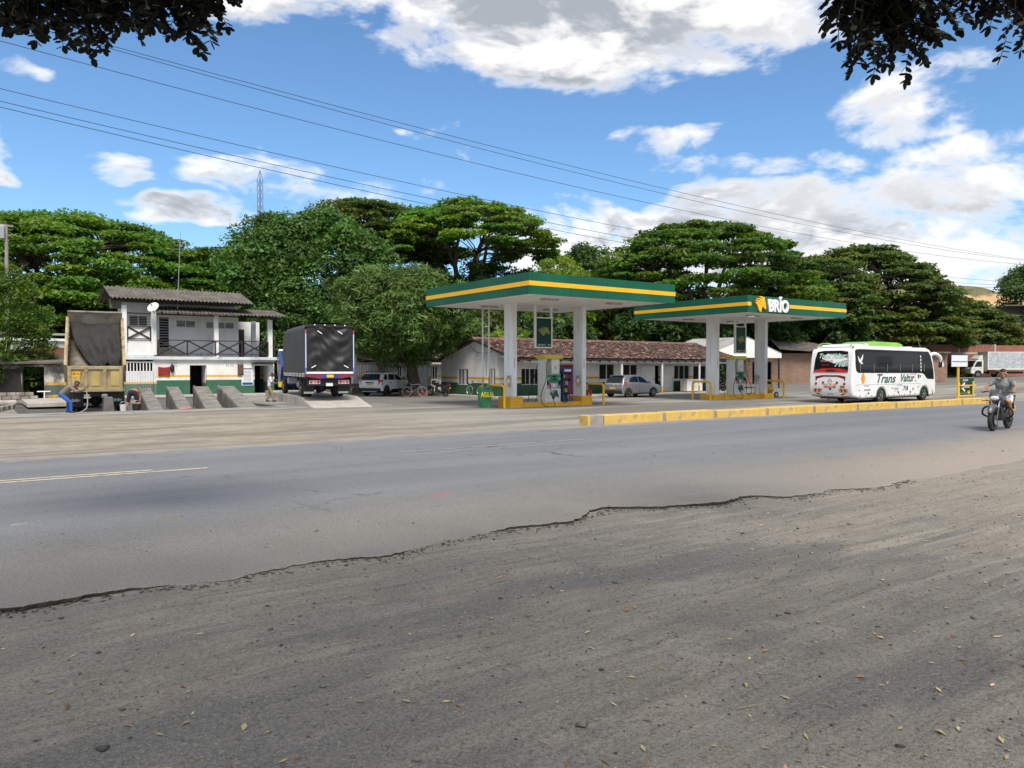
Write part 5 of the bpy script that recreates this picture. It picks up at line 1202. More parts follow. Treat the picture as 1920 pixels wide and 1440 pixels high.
MB().box(15.7, 15.95, -.06, -.002, 0, 3.3).build('pier', 'concrete', t); MB().box(13.2, 14.8, -.04, -.002, 2.96, 3.05).build('lintel', 'concrete', t)
for x in (13.8, 14.2): MB().box(x - .02, x + .02, .05, .09, 2.3, 2.95).build('window_bar', 'darkmetal', t)
MB().add([(8, -1.0, 3.75), (16.5, -.9, 3.25), (16.5, 4, 3.9), (8, 4, 5.6), (8, -1.0, 3.68), (16.5, -.9, 3.18), (16.5, 4, 3.83), (8, 4, 5.53)], [(0, 1, 2, 3), (7, 6, 5, 4), (0, 4, 5, 1), (1, 5, 6, 2), (2, 6, 7, 3), (3, 7, 4, 0)]).build('roof', 'corrug', t)
MB().box(16.51, 26, -.6, 4, 3.31, 3.45).build('roof', 'corrug', t)
x, y = (104.27, 54.33)
t = thing('red_wall', 'high red brick wall with concrete posts and band beyond the coach', 'wall', (x, y, gz(x, y)), RT)
MB().box(0, 34, 0, .2, 0, 3.15).build('lower_panel', 'redbrick', t); MB().box(0, 34, .02, .2, 3.40, 4.35).build('upper_panel', 'redbrick', t); MB().box(0, 34, -.03, .2, 3.151, 3.399).build('band', 'paleconcrete', t)
for xx in (7.0, 11.9, 17.0, 22): MB().box(xx, xx + .24, -.05, -.031, 3.40, 4.5).build('post', 'paleconcrete', t)
MB().box(0, 7, -.25, -.001, 0, .25).build('footing', 'paleconcrete', t)
for k in range(26): MB().bar((1 + k * .42, -.3, 4.42 + .03 * (k % 3)), (1.5 + k * .42, 1.4, 4.75), .08, .05).build('cane_pole', 'wood', t)
MB().box(.5, 12, .2, 3, 4.38, 4.44).build('tin_cover', 'tin', t)
x, y = (98.78, 51.47)
for i, (px, d, s) in enumerate((((108.63, 49.41)+(1.2,)), ((108.04, 48.60)+(.8,)))):
    x, y = px, d; o = round_tree('weed_bush', ['taller dusty green weed clump at the foot of the red wall', 'shorter dusty green weed clump beside the box truck cab'][i], x, y, 2.4 * s, .9 * s, .1, 300 + i, clumps=26, nper=60, leaf=.3, m='leaf_olive', tr=.05, tone=(.6, 1.1), cs=(.35, .6), group='weeds by the red wall'); o['category'] = 'bush'
x, y = (141.56, 56.77)
t = thing('far_house', 'distant brick and white house with dark windows above the red wall', 'building', (x, y, gz(x, y)), RT)
MB().box(0, 12, 0, 6, 0, 5.6).build('lower_wall', 'white', t); MB().box(0, 12, -.02, 6, 5.61, 7.4).build('upper_band', 'redbrick', t); MB().box(-.5, 13, -1, 6.5, 7.41, 7.6).build('roof', 'tin', t); MB().box(-.3, 13, -1.2, -1.0, 4.3, 4.5).build('awning', 'tin', t)
for k in range(3): w = MB().box(.3 + k * 1.6, 1.4 + k * 1.6, -.03, -.002, 5.0 - .6, 5.55).build('window', 'glass', t); MB().box(.82 + k * 1.6, .9 + k * 1.6, -.045, -.031, 4.42, 5.54).build('mullion', 'white', w)
x, y = (147.32, 58.83)
t = thing('timber_shed', 'dark open timber shed beyond the far house', 'shed', (x, y, 6.0), RT); MB().box(-1, 8, 0, 5, -6, 6.2).build('wall', 'wood', t); MB().box(-1.5, 9, -1, 6, 6.21, 6.4).build('roof', 'corrug', t)
for z in (2.2, 3.4, 4.6): MB().box(-1, 8, -.06, -.002, z, z + .1).build('batten', 'concrete', t)
# ------------------------------------------------------------ poles, wires, pylon
def lamp_pole(label, x, y, h):
    t = thing('concrete_pole', label, 'pole', (x, y, gz(x, y)))
    MB().cyl((0, 0, -.2), (0, 0, h), .15, .10, 12).build('shaft', 'concrete', t, smooth=True); MB().obox((-.25, 0, h - .05), (1.3, .12, .12), (0, R(4), 0)).build('crossarm', 'concrete', t); MB().box(-.9, -.1, -.25, .25, h - 1.0, h - .12).build('floodlight', 'metal', t, bevel=.04)
lamp_pole('weathered concrete pole with floodlight behind the tall bush', 2.0, 62.0, 11.6)
def power_pole(x, y, label):
    t = thing('power_pole', label, 'pole', (x, y, gz(x, y)), 0, 'power line poles')
    MB().cyl((0, 0, -.3), (0, 0, 10.2), .2, .13, 12).build('shaft', 'paleconcrete', t, smooth=True)
    for z in (9.4, 7.7): MB().box(-.06, .06, -1.3, 1.3, z, z + .12).build('crossarm', 'concrete', t)
    for z in (9.52, 7.82):
        for yy in (-1.2, -.4, 1.2): MB().cyl((0, yy, z), (0, yy, z + .16), .05, .03, 8).build('insulator', 'darkmetal', t)
power_pole(-19, 20, 'concrete power pole at the left end of the overhead wires'); power_pole(92, 20, 'concrete power pole at the right end of the overhead wires')
def wire(label, y0, p):
    (xa, za), (xb, zb_), (xc, zc) = p
    A = np.array([[x * x, x, 1] for x in (xa, xb, xc)]); a, b, c = np.linalg.solve(A, [za, zb_, zc])
    pts = [(x, y0, a * x * x + b * x + c) for x in np.linspace(-19, 92, 60)]
    o = MB().tube(pts, .0075, 5).build('power_line', 'black', None); tag(o, label, 'wire', 'overhead power lines')
W6 = [('highest overhead wire of the upper three', 20.4, ((4.0, 9.22), (24.1, 8.35), (51.8, 8.27))), ('middle overhead wire of the upper three', 20.0, ((3.1, 9.05), (16.3, 8.28), (51.8, 8.12))), ('lowest overhead wire of the upper three', 19.4, ((.9, 8.5), (16.3, 7.6), (51.8, 7.75))),
      ('highest overhead wire of the lower three', 20.4, ((.6, 7.83), (9.65, 7.2), (51.8, 6.85))), ('middle overhead wire of the lower three', 20.0, ((.6, 7.44), (8.4, 6.85), (51.8, 6.6))), ('lowest overhead wire of the lower three', 19.6, ((.6, 7.2), (9.65, 6.48), (51.8, 6.42)))]
for w in W6: wire(*w)
x, y = (67.93, 221.29)
t = thing('transmission_tower', 'grey steel lattice transmission tower rising behind the trees', 'pylon', (x, y, 0), R(20)); H = 58.0
def tw(z): return 3.6 - (3.6 - .55) * min(1, z / 45.) ** .8 if z < 45 else .55
lv = list(np.linspace(0, 44, 15)) + list(np.linspace(46.2, 55, 5)); lg = []
for sx, sy in ((-1, -1), (1, -1), (1, 1), (-1, 1)): MB().tube([(sx * tw(z), sy * tw(z), z) for z in lv] + [(0, 0, H)], .065, 5).build('leg', 'towersteel', t) if M.setdefault('towersteel', mat('tower_steel', (.20, .22, .24), .6, .3)) else None
b = MB()
for z0, z1 in zip(lv, lv[1:]):
    for (sx, sy), (tx, ty) in (((-1, -1), (1, -1)), ((1, -1), (1, 1)), ((1, 1), (-1, 1)), ((-1, 1), (-1, -1))):
        b.bar((sx * tw(z0), sy * tw(z0), z0), (tx * tw(z1), ty * tw(z1), z1), .05); b.bar((tx * tw(z0), ty * tw(z0), z0), (sx * tw(z1), sy * tw(z1), z1), .05)
stuff(b.build('lattice', 'towersteel', t))
for z in (44.5, 47.4, 38.0, 35.2, 29.5): MB().bar((-1.9, 0, z - .25), (0, 0, z), .07).bar((0, 0, z), (1.9, 0, z - .25), .07).build('crossarm', 'towersteel', t)
# ------------------------------------------------------------ vehicles (x forward, y left, z up)
def flatten(e, t):
    """hand the children of a helper frame over to the thing itself"""
    m = Matrix.LocRotScale(e.location, e.rotation_euler, None)
    for c in list(e.children):
        loc = Matrix.LocRotScale(c.location, c.rotation_euler, None); c.parent = t; mm = m @ loc
        c.location = mm.to_translation(); c.rotation_euler = mm.to_euler()
    bpy.data.objects.remove(e)
def wheel(parent, x, y, r, w, side, rimm='chrome', spokes=6, hub=.62, name='wheel'):
    """wheel standing at x; side=+1 outer face to +y"""
    t = MB().lathe((x, y, r), (0, 1, 0), [(r * hub, -w / 2), (r * .93, -w / 2), (r, -w * .3), (r, w * .3), (r * .93, w / 2), (r * hub, w / 2), (r * hub, -w / 2)], 30).build(name, 'rubber', parent, smooth=True)
    yo = y + side * w * .40
    MB().lathe((x, y, r), (0, 1, 0), [(.001, side * w * .10), (r * hub * .98, side * w * .10), (r * hub * .99, side * w * .46), (r * hub * .86, side * w * .44)], 26).build('rim', 'darkmetal', t, smooth=True)
    q = MB()
    for k in range(spokes):
        a = 2 * math.pi * k / spokes; d = Vector((math.cos(a), 0, math.sin(a)))
        q.bar(Vector((x, yo, r)) + d * r * .05, Vector((x, yo, r)) + d * r * hub * .96, r * .17, w * .10)
    q.lathe((x, yo, r), (0, 1, 0), [(.001, side * .012), (r * .16, side * .012), (r * .17, -side * .02)], 14); q.torus((x, yo, r), (0, 1, 0), r * hub * .93, r * .04, 26, 6)
    q.build('spokes', rimm, t, smooth=True); return t
def arch(cx, r, z0, n=9):
    """points of a wheel arch from rear to front along the sill"""
    return [(cx - r * math.cos(math.pi * i / n), z0 + r * math.sin(math.pi * i / n) * 1.0) for i in range(n + 1)]
def side_panel(name, m, parent, poly, y, sgn, t=.008, tumble=0., zref=0.):
    """thin panel on the side of a body; leans in by tumble per metre above zref"""
    vs = []
    for off in (0, t):
        for x, z in poly: vs.append((x, sgn * (y - tumble * max(0, z - zref) + off), z))
    n = len(poly)
    fs = [tuple(range(n)), tuple(range(2 * n - 1, n - 1, -1))] + [(i, n + i, n + (i + 1) % n, (i + 1) % n) for i in range(n)]
    return MB().add(vs, fs).build(name, m, parent)
def strip_x(pts, hw, t=.01):
    """panel wrapped across the car following profile pts (x,z), half widths hw per point"""
    vs = [(x, s * h, z) for (x, z), h in zip(pts, hw) for s in (-1, 1)]
    return MB().add(vs, [(2 * i, 2 * i + 1, 2 * i + 3, 2 * i + 2) for i in range(len(pts) - 1)])
def hatchback(name, label, loc, rz, paint, D):
    t = thing(name, label, 'car', loc, rz); W = D['W'] / 2; r = D['r']; wb = D['wb']; z0 = D['sill']
    low = [(D['xr'], D['zb']), (D['xr'] + .04, z0 + .02)] + arch(0, r + .07, z0) + arch(wb, r + .07, z0) + [(D['xf'] - .12, z0)] + D['nose'] + [(x, z) for x, z in D['belt'][::-1]] + D['tail']
    MB().prism(low, 'y', -W, W).build('body', paint, t, bevel=D.get('bev', .07), seg=3)
    # greenhouse: tapered towards the roof
    gh = D['green']; n = len(gh); zb = min(z for _, z in gh); vs = []
    for s in (-1, 1):
        for x, z in gh: vs.append((x, s * (W - .05 - D['tum'] * (z - zb)), z))
    MB().add(vs, [tuple(range(n)), tuple(range(2 * n - 1, n - 1, -1))] + [(i, n + i, n + (i + 1) % n, (i + 1) % n) for i in range(n)]).build('cabin', paint, t, bevel=.05, seg=3)
    for s in (-1, 1):
        for k, poly in enumerate(D['win']): side_panel('side_window', 'carglass', t, poly, W - .05 + .001, s, .006, D['tum'], zb)
        for x in (0, wb): wheel(t, x, s * (W - .10), r, .2, s, D.get('rim', 'chrome'), D.get('spk', 7), .66)
        side_panel('sill_trim', 'black', t, [(r + .12, z0 - .02), (wb - r - .12, z0 - .02), (wb - r - .12, z0 + D.get('clad', .06)), (r + .12, z0 + D.get('clad', .06))], W, s, .012)
        for x in D['door']: side_panel('door_gap', 'black', t, [(x, z0 + .1), (x + .012, z0 + .1), (x + .012, D['hz'] + .02), (x, D['hz'] + .02)], W, s, .003)
        for x in D['hand']: side_panel('door_handle', paint if not D.get('bh') else 'black', t, [(x, D['hz'] - .10), (x + .17, D['hz'] - .10), (x + .17, D['hz'] - .06), (x, D['hz'] - .06)], W, s, .02)
        m = MB().ell((D['mir'][0], s * (W + .08), D['mir'][1]), (.07, .10, .075)).build('mirror', D.get('mm', paint), t, smooth=True)
        lamp = MB().add([(x, s * y, z) for x, y, z in D['lamp']] , [tuple(range(len(D['lamp'])))]).build('tail_lamp', 'lens', t); lamp.modifiers.new('th', 'SOLIDIFY').thickness = .03
    MB().box(.0, D['wb'], -W + .12, W - .12, .22, z0 + .2).build('floor_pan', 'black', t)
    return t, W
M['silver'] = mat('silver_paint', (.42, .43, .45), .28, .75, var=.04, coat=.5)
M['whitecar'] = mat('white_car_paint', (.78, .80, .83), .3, var=.03, coat=.5, dirt=(.5, .5, .48), damt=.2)
D1 = dict(W=1.70, r=.30, wb=2.49, sill=.22, xr=-.60, xf=3.30, zb=.45, bev=.09, tum=.30, nose=[(3.22, .30), (3.32, .48), (3.30, .66), (3.15, .80)],
          belt=[(-.52, .98), (.6, .98), (1.7, .95), (2.35, .90), (2.85, .86)], tail=[(-.60, .85), (-.66, .62)],
          green=[(-.50, .95), (-.36, 1.20), (-.12, 1.40), (.35, 1.475), (1.0, 1.475), (1.45, 1.40), (2.35, .93), (1.5, .93)],
          win=[[(.12, 1.0), (.42, 1.0), (1.02, .985), (1.02, 1.37), (.55, 1.36), (.25, 1.25)], [(1.08, .985), (2.0, .96), (1.55, 1.26), (1.28, 1.36), (1.08, 1.37)]], door=[.38, 1.05, 2.1], hand=[.55, 1.15], hz=.90, mir=(1.95, 1.02),
          lamp=[(-.545, .62, .92), (-.50, .86, .98), (-.20, .862, 1.02), (-.26, .862, .86), (-.50, .86, .80), (-.60, .62, .84)], rim='chrome', spk=8)
t, W = hatchback('hatchback_car', 'silver hatchback car parked in front of the station porch', (34.94, 37.24, GL), R(5), 'silver', D1)
strip_x([(-.515, 1.00), (-.40, 1.20), (-.235, 1.355)], [.66, .62, .56]).build('rear_window', 'carglass', t).location.x = -.02
strip_x([(2.20, 1.0), (1.50, 1.385)], [.66, .54]).build('windscreen', 'carglass', t).location = (.03, 0, .02)
MB().box(-.70, -.60, -.78, .78, .26, .44).build('rear_bumper', 'black', t, bevel=.03); MB().box(-.69, -.665, -.22, .22, .56, .68).build('number_plate', 'plate', t)
MB().obox((-.18, 0, 1.43), (.22, 1.12, .03), (0, R(8), 0)).build('roof_spoiler', 'silver', t, bevel=.01); MB().ell((-.63, 0, .79), (.02, .07, .05)).build('badge', 'chrome', t, smooth=True)
MB().bar((-.55, .05, .98), (-.36, -.28, 1.18), .02).build('wiper', 'black', t)
D2 = dict(W=1.82, r=.345, wb=2.67, sill=.34, xr=-.74, xf=3.50, zb=.55, bev=.08, tum=.22, nose=[(3.46, .45), (3.54, .66), (3.50, .95), (3.30, 1.04)],
          belt=[(-.70, 1.08), (.6, 1.08), (1.7, 1.08), (2.25, 1.08), (2.9, 1.06)], tail=[(-.76, .98), (-.80, .70)], clad=.14,
          green=[(-.68, 1.05), (-.60, 1.30), (-.42, 1.56), (-.1, 1.62), (.8, 1.64), (1.25, 1.60), (2.25, 1.06), (1.5, 1.06)],
          win=[[(-.38, 1.14), (.12, 1.12), (.12, 1.48), (-.12, 1.50)], [(.22, 1.12), (.98, 1.11), (.98, 1.50), (.30, 1.51)], [(1.06, 1.11), (1.98, 1.10), (1.45, 1.42), (1.22, 1.49), (1.06, 1.50)]], door=[.17, 1.02, 2.1], hand=[.35, 1.15], hz=1.02, bh=True, mm='black', mir=(1.9, 1.18),
          lamp=[(-.79, .70, 1.10), (-.70, .915, 1.12), (-.58, .918, 1.10), (-.56, .918, .82), (-.72, .915, .78), (-.80, .72, .80)], rim='darkmetal', spk=5)
t, W = hatchback('suv_car', 'white sport utility car with roof rails parked beside the mango tree', (22.8, 48.57, GL), R(30), 'whitecar', D2)
strip_x([(-.69, 1.12), (-.62, 1.30), (-.46, 1.52)], [.76, .74, .66]).build('rear_window', 'carglass', t).location.x = -.03
strip_x([(2.10, 1.13), (1.32, 1.56)], [.74, .62]).build('windscreen', 'carglass', t).location = (.03, 0, .02)
MB().box(-.86, -.72, -.86, .86, .36, .56).build('rear_bumper', 'black', t, bevel=.04); MB().box(-.835, -.80, -.22, .22, .78, .90).build('number_plate', 'plate', t); MB().box(-.84, -.80, -.32, .32, .92, .97).build('garnish', 'black', t)
MB().box(-.865, -.80, -.6, .6, .30, .36).build('skid_plate', 'metal', t)
for s in (-1, 1): MB().tube([(-.3, s * .66, 1.60), (-.2, s * .66, 1.70), (1.0, s * .66, 1.71), (1.15, s * .66, 1.62)], .022, 6).build('roof_rail', 'black', t)

def bus():
    t = thing('coach', 'white coach with dark glass and green and red lettering, passing the exit', 'bus', (38.62, 24.32, gz(42, 23)), R(1.0)); W = 1.30
    prof = [(.10, .38), (-.02, .62), (-.04, 1.1), (.0, 1.75), (.10, 2.45), (.22, 2.90), (.45, 3.10), (.9, 3.16), (8.1, 3.14), (8.55, 3.02), (8.80, 2.75), (9.0, 2.3), (9.2, 1.6), (9.3, 1.0), (9.28, .5), (9.15, .30)]
    low = arch(7.92, .56, .29)[::-1] + arch(3.0, .56, .29)[::-1] + [(.9, .27)]
    MB().prism(prof + low, 'y', -W, W).build('body', 'buswhite', t, bevel=.13, seg=4)
    for x, sg in ((3.0, 1), (7.92, 1)):
        for s in (-1, 1):
            wheel(t, x, s * (W - .20), .43, .28, s, 'chrome', 8, .60)
        for s in (-1, 1): MB().prism([(x + .55 * math.cos(a), .29 + .555 * math.sin(a)) for a in np.linspace(0, math.pi, 13)] + [(x + .53 * math.cos(a), .29 + .53 * math.sin(a)) for a in np.linspace(math.pi, 0, 13)], 'y', min(s * .75, s * (W - .03)), max(s * .75, s * (W - .03))).build('arch_liner', 'linergreen', t)
    MB().box(.8, 8.9, -W + .2, W - .2, .22, .45).build('chassis', 'black', t)
    g = [(.20, 2.94), (.24, 2.1), (.32, 1.80), (.52, 1.68), (7.55, 1.64), (7.85, 1.55), (8.05, 1.38), (8.25, 1.29), (9.02, 1.27), (8.96, 1.75), (8.80, 2.2), (8.55, 2.68), (8.25, 2.92), (.6, 2.97)]
    for s in (-1, 1):
        w = side_panel('side_glass', 'busglass', t, g, W, s, .010)
        side_panel('upper_glass', 'busglass2', w, [(.42, 2.22), (7.0, 2.18), (7.1, 2.80), (.45, 2.82)], W + .010, s, .004)
        for k in range(5):
            x = .75 + k * 1.42
            side_panel('sliding_pane', 'busglass3', w, [(x, 1.74), (x + 1.30, 1.74), (x + 1.30, 2.16), (x, 2.16)], W + .010, s, .004)
        for k in range(6): side_panel('pane_edge', 'metal', w, [(.70 + k * 1.42, 1.74), (.73 + k * 1.42, 1.74), (.73 + k * 1.42, 2.17), (.70 + k * 1.42, 2.17)], W + .010, s, .007)
        side_panel('belt_moulding', 'metal', t, [(.3, 1.02), (7.4, 1.02), (7.4, 1.035), (.3, 1.035)], W, s, .006)
        for x in (.35, 2.42, 3.6, 5.3, 7.25): side_panel('hatch_gap', 'boardgrey', t, [(x, .42), (x + .012, .42), (x + .012, 1.0), (x, 1.0)], W, s, .003)
        for x in (1.1, 4.7): side_panel('hatch_handle', 'black', t, [(x, .95), (x + .55, .95), (x + .55, .975), (x, .975)], W, s, .01)
        for x in (1.5, 4.75, 6.1): side_panel('side_lamp', 'black', t, [(x, .50), (x + .12, .50), (x + .12, .60), (x, .60)], W, s, .015)
        for k in range(24):
            x = .35 + k * .30
            if 2.35 < x < 3.6 or 7.2 < x: continue
            side_panel('reflector_strip', 'lens' if k % 2 else 'txt_white', t, [(x, .40), (x + .15, .40), (x + .15, .44), (x, .44)], W, s, .004)
    R_ = lambda x, z: (x, -W - .012, z)
    text('Trans', 'busgreen', t, (3.35, -W - .008, 1.33), FRONT, .70, 'side_lettering', shear=.35, extrude=.004, sx=1.30, bold=.012)
    text('Valtur', 'busgreen', t, (5.75, -W - .008, 1.35), FRONT, .64, 'side_lettering', shear=.35, extrude=.004, sx=1.0, bold=.012)
    text('S.A.S', 'metal', t, (6.75, -W - .008, 1.20), FRONT, .12, 'side_lettering', extrude=.003)
    text('718', 'busgreen', t, (5.62, -W - .008, .76), FRONT, .36, 'fleet_number', shear=.15, extrude=.004, bold=.01)
    MB().box(4.30, 4.82, -W - .006, -W - .001, .60, .88).build('plate_print', 'boardgrey', t); text('TJY-715', 'black', t, (4.56, -W - .009, .74), FRONT, .16, 'plate_lettering', extrude=.002, sx=.8)
    text('310 302 40 08', 'black', t, (1.45, -W - .008, .73), FRONT, .11, 'phone_lettering', extrude=.003)
    MB().prism([(1.02 + .19 * math.cos(a), 1.38 + .30 * math.sin(a)) for a in np.linspace(0, 2 * math.pi, 23)[:-1]], 'y', -W - .008, -W - .001).build('orange_emblem', 'orange', t)
    MB().box(.78, 1.24, -W - .012, -W - .0085, 1.355, 1.385).build('emblem_bar', 'orange', t)
    MB().prism([(.42, 2.62), (.55, 2.50), (.66, 2.38), (.78, 2.48), (.98, 2.70), (.94, 2.46), (.82, 2.28), (.98, 2.18), (.80, 2.16), (.66, 2.22), (.52, 2.34)], 'y', -W - .022, -W - .0145).build('white_bird_emblem', 'txt_white', t)
    MB().prism([(7.05, 1.55), (7.25, 1.55), (7.22, 1.35), (7.15, 1.31), (7.06, 1.37)], 'y', -W - .007, -W - .001).build('shield_emblem', 'busgreen', t); MB().box(7.30, 7.4, -W - .007, -W - .001, 1.38, 1.52).build('black_tag', 'black', t)
    MB().prism([(6.42, .68), (6.52, .82), (6.58, .74), (6.50, .62)], 'y', -W - .007, -W - .001).build('green_tag', 'busgreen', t)
    for x, z in ((.55, .72), (4.05, .78), (7.0, .82)): MB().prism([(x, z), (x + .12, z + .05), (x + .2, z + .05), (x + .1, z - .03)], 'y', -W - .007, -W - .001).build('red_swoosh', 'red', t)
    MB().box(6.1, 6.45, -W - .006, -W - .001, 1.56, 1.61).build('gold_tag', 'amber', t); MB().box(6.55, 6.85, -W - .006, -W - .001, 1.56, 1.61).build('red_tag', 'lens', t)
    for k in range(5): MB().box(7.28 + .02 * k, 7.38 + .02 * k, -W - .020, -W - .011, 2.55 - k * .2, 2.68 - k * .2).build('glass_sticker', 'txt_white', t)
    MB().prism([(8.72, .72), (8.82, .5), (8.95, .66), (8.88, .48), (8.98, .42), (8.84, .36)], 'y', -W - .007, -W - .001).build('red_bird_emblem', 'red', t)
    # rear end: every panel follows the raked back
    P = [(.38, .10), (.62, -.02), (1.1, -.04), (1.75, .0), (2.45, .10), (2.90, .22)]
    def xr(z):
        for (a, xa), (b, xb) in zip(P, P[1:]):
            if z <= b: return xa + (xb - xa) * (z - a) / (b - a)
        return P[-1][1]
    def rear(name, m, poly, t_=.01, off=0., par=None):
        n = len(poly); vs = [(xr(z) - off, y, z) for y, z in poly] + [(xr(z) - off - t_, y, z) for y, z in poly]
        return MB().add(vs, [tuple(range(n)), tuple(range(2 * n - 1, n - 1, -1))] + [(i, (i + 1) % n, n + (i + 1) % n, n + i) for i in range(n)]).build(name, m, par or t)
    rw = rear('rear_window', 'busglass', [(-1.02, 1.78), (1.02, 1.78), (.98, 2.45), (.90, 2.84), (.5, 2.90), (-.5, 2.90), (-.90, 2.84), (-.98, 2.45)], .012)
    rear('red_band', 'lens', [(-1.02, 1.70), (1.02, 1.70), (1.02, 1.80), (.5, 1.92), (-.5, 1.92), (-1.02, 1.80)], .012, .013); rear('band_badge', 'black', [(-.28, 1.76), (.28, 1.76), (.28, 1.86), (-.28, 1.86)], .006, .026)
    rear('dark_red_arc', 'darkred', [(-.86, 1.20), (-.78, 1.36), (-.4, 1.46), (.4, 1.46), (.78, 1.36), (.86, 1.20), (.90, 1.48), (.5, 1.55), (-.5, 1.55), (-.90, 1.48)], .008)
    ry = R(8.2)
    def rtext(b, m, y, z, s, **k):
        a = math.atan2(xr(z + .1) - xr(z - .1), .2); e = (Matrix.Rotation(a, 3, 'Y') @ Euler(BACK).to_matrix()).to_euler()
        return text(b, m, t, (xr(z) - .020, y, z), tuple(e), s, 'rear_lettering', extrude=.004, **k)
    rtext('Trans Valtur', 'palegreen', .0, 2.60, .36, shear=.3, sx=.86, bold=.008); rtext('718', 'palegreen', -.50, 2.13, .34, shear=.15, sx=1.2, bold=.012); rtext('310 302 40 08', 'pinktext', .28, 2.33, .15, sx=.85); rtext('Express', 'red', .35, 2.12, .14, shear=.3)
    rtext('ESCOLAR', 'amber', .0, 1.03, .15, sx=1.2); MB().obox((xr(.9) - .008, 0, .9), (.012, .66, .08)).build('red_label', 'lens', t); rtext('DE TURISMO', 'txt_white', 0, .9, .07)
    for s in (-1, 1):
        for z, sc_ in ((1.36, 1.0), (1.05, .85), (.78, .65)):
            w_ = .36 * sc_; h_ = .13 * sc_
            l = rear('tail_lamp', 'lens', [(s * 1.27, z - h_ * .7), (s * 1.27, z + h_), (s * (1.27 - .12), z + h_), (s * (1.27 - w_), z - h_ * .2), (s * (1.27 - w_ * .6), z - h_ * .8)], .012, -.055)
            rear('lamp_reflector', 'clearlens' if sc_ < .9 and sc_ > .7 else 'amber', [(s * 1.22, z - h_ * .3), (s * 1.22, z + h_ * .5), (s * 1.14, z + h_ * .5), (s * 1.10, z - h_ * .2)], .006, -.042, l)
        for y in (.42, .86): q = MB().cyl((xr(1.12) - .02, s * y * .98, 1.14 if y < .5 else 1.08), (xr(1.12) + .01, s * y * .98, 1.14 if y < .5 else 1.08), .072, n=16).build('round_lamp', 'lens', t)
        for k in range(5): rear('hazard_stripe', 'amber' if k % 2 == 0 else 'darkred', [(s * (.52 + k * .11), .60), (s * (.52 + k * .11 + .10), .60), (s * (.52 + k * .11 + .10 - .04), .80), (s * (.52 + k * .11 - .04), .80)], .008)
        rear('fog_lamp_eye', 'busgreen', [(s * .56, .44), (s * .78, .48), (s * .90, .56), (s * .70, .54)], .01); rear('red_stripe', 'lens', [(s * .7, .36), (s * 1.15, .42), (s * 1.15, .45), (s * .7, .39)], .006)
        rear('red_flash', 'lens', [(s * 1.08, 2.05), (s * 1.14, 2.4), (s * 1.08, 2.86), (s * 1.04, 2.5)], .008, -.02)
        MB().ell((.35, s * 1.1, 3.09), (.08, .06, .05)).build('marker_lamp', 'lens', t, smooth=True)
        rear('maker_badge_oval', 'boardgrey', [(s * 1.0 + .12 * math.cos(a), 1.62 + .05 * math.sin(a)) for a in np.linspace(0, 6.28, 13)[:-1]], .006, -.01)
    MB().torus((xr(1.22) - .006, 0, 1.22), (1, 0, .03), .13, .012, 24, 6).build('maker_badge', 'chrome', t); MB().obox((xr(1.22) - .006, 0, 1.22), (.012, .26, .02)).build('maker_badge_bar', 'chrome', t)
    rear('handle_slot', 'black', [(-.06, .58), (.06, .58), (.06, .84), (-.06, .84)], .008); rear('number_plate', 'txt_white', [(-.18, .42), (.18, .42), (.18, .60), (-.18, .60)], .012); rtext('TJY-715', 'darkred', 0, .50, .10)
    rear('olive_sticker', 'dullgold', [(-.85, .84), (-.58, .84), (-.58, .98), (-.85, .98)], .006)
    rear('bumper_seam', 'boardgrey', [(-1.2, .565), (1.2, .565), (1.2, .575), (-1.2, .575)], .004)
    # roof equipment
    MB().prism([(2.1, 3.14), (2.5, 3.36), (3.0, 3.44), (5.6, 3.42), (6.1, 3.32), (6.4, 3.12)], 'y', -.85, .85).build('roof_air_unit', 'limegreen', t, bevel=.06, seg=3)
    MB().prism([(.4, 3.10), (.6, 3.22), (1.6, 3.30), (2.2, 3.30), (2.3, 3.12)], 'y', -.9, .9).build('roof_pod', 'buswhite', t, bevel=.05)
    MB().tube([(.35, -1.0, 3.12), (.5, -.9, 3.30), (1.3, -.9, 3.34), (2.0, -.9, 3.22)], .025, 6).build('roof_bar', 'limegreen', t); MB().tube([(.35, 1.0, 3.12), (.5, .9, 3.30), (1.3, .9, 3.34), (2.0, .9, 3.22)], .025, 6).build('roof_bar', 'limegreen', t)
    MB().box(6.5, 6.9, -.5, .5, 3.13, 3.27).build('roof_hatch', 'boardgrey', t, bevel=.03); MB().box(7.3, 7.8, -.6, .6, 3.12, 3.22).build('roof_hatch', 'boardgrey', t, bevel=.03)
    MB().cyl((8.2, -.9, 3.1), (7.6, -.95, 3.9), .012, n=5).build('whip_aerial', 'dullgold', t); MB().ell((8.45, -.8, 3.10), (.09, .09, .08)).build('beacon', 'lens', t, smooth=True)
    for s in (-1, 1):
        MB().tube(bez([(8.75, s * 1.15, 2.72), (9.1, s * 1.32, 2.80), (9.55, s * 1.40, 2.60), (9.72, s * 1.42, 2.15), (9.70, s * 1.42, 1.95)], 14), [.10] * 10 + [.12, .13, .12, .10, .06], 8).build('mirror_arm', 'buswhite', t, smooth=True)
        MB().obox((9.60, s * 1.42, 2.22), (.04, .20, .52), (0, R(10), 0)).build('mirror_glass', 'black', t)
    strip_x([(9.21, 1.5), (9.02, 2.28), (8.83, 2.72)], [1.12, 1.12, 1.05]).build('windscreen', 'busglass', t).location.x = .012
    MB().box(9.24, 9.42, -1.05, 1.05, .34, .55).build('front_bumper', 'buswhite', t, bevel=.05)
    for s in (-1, 1): MB().cyl((.6, s * .5, .05), (.6, s * .5, .3), .035, n=6).build('mud_flap', 'lens', t)
M['buswhite'] = mat('bus_white', (.84, .85, .86), .28, var=.03, coat=.4, dirt=(.55, .53, .5), damt=.25, dscale=.9)
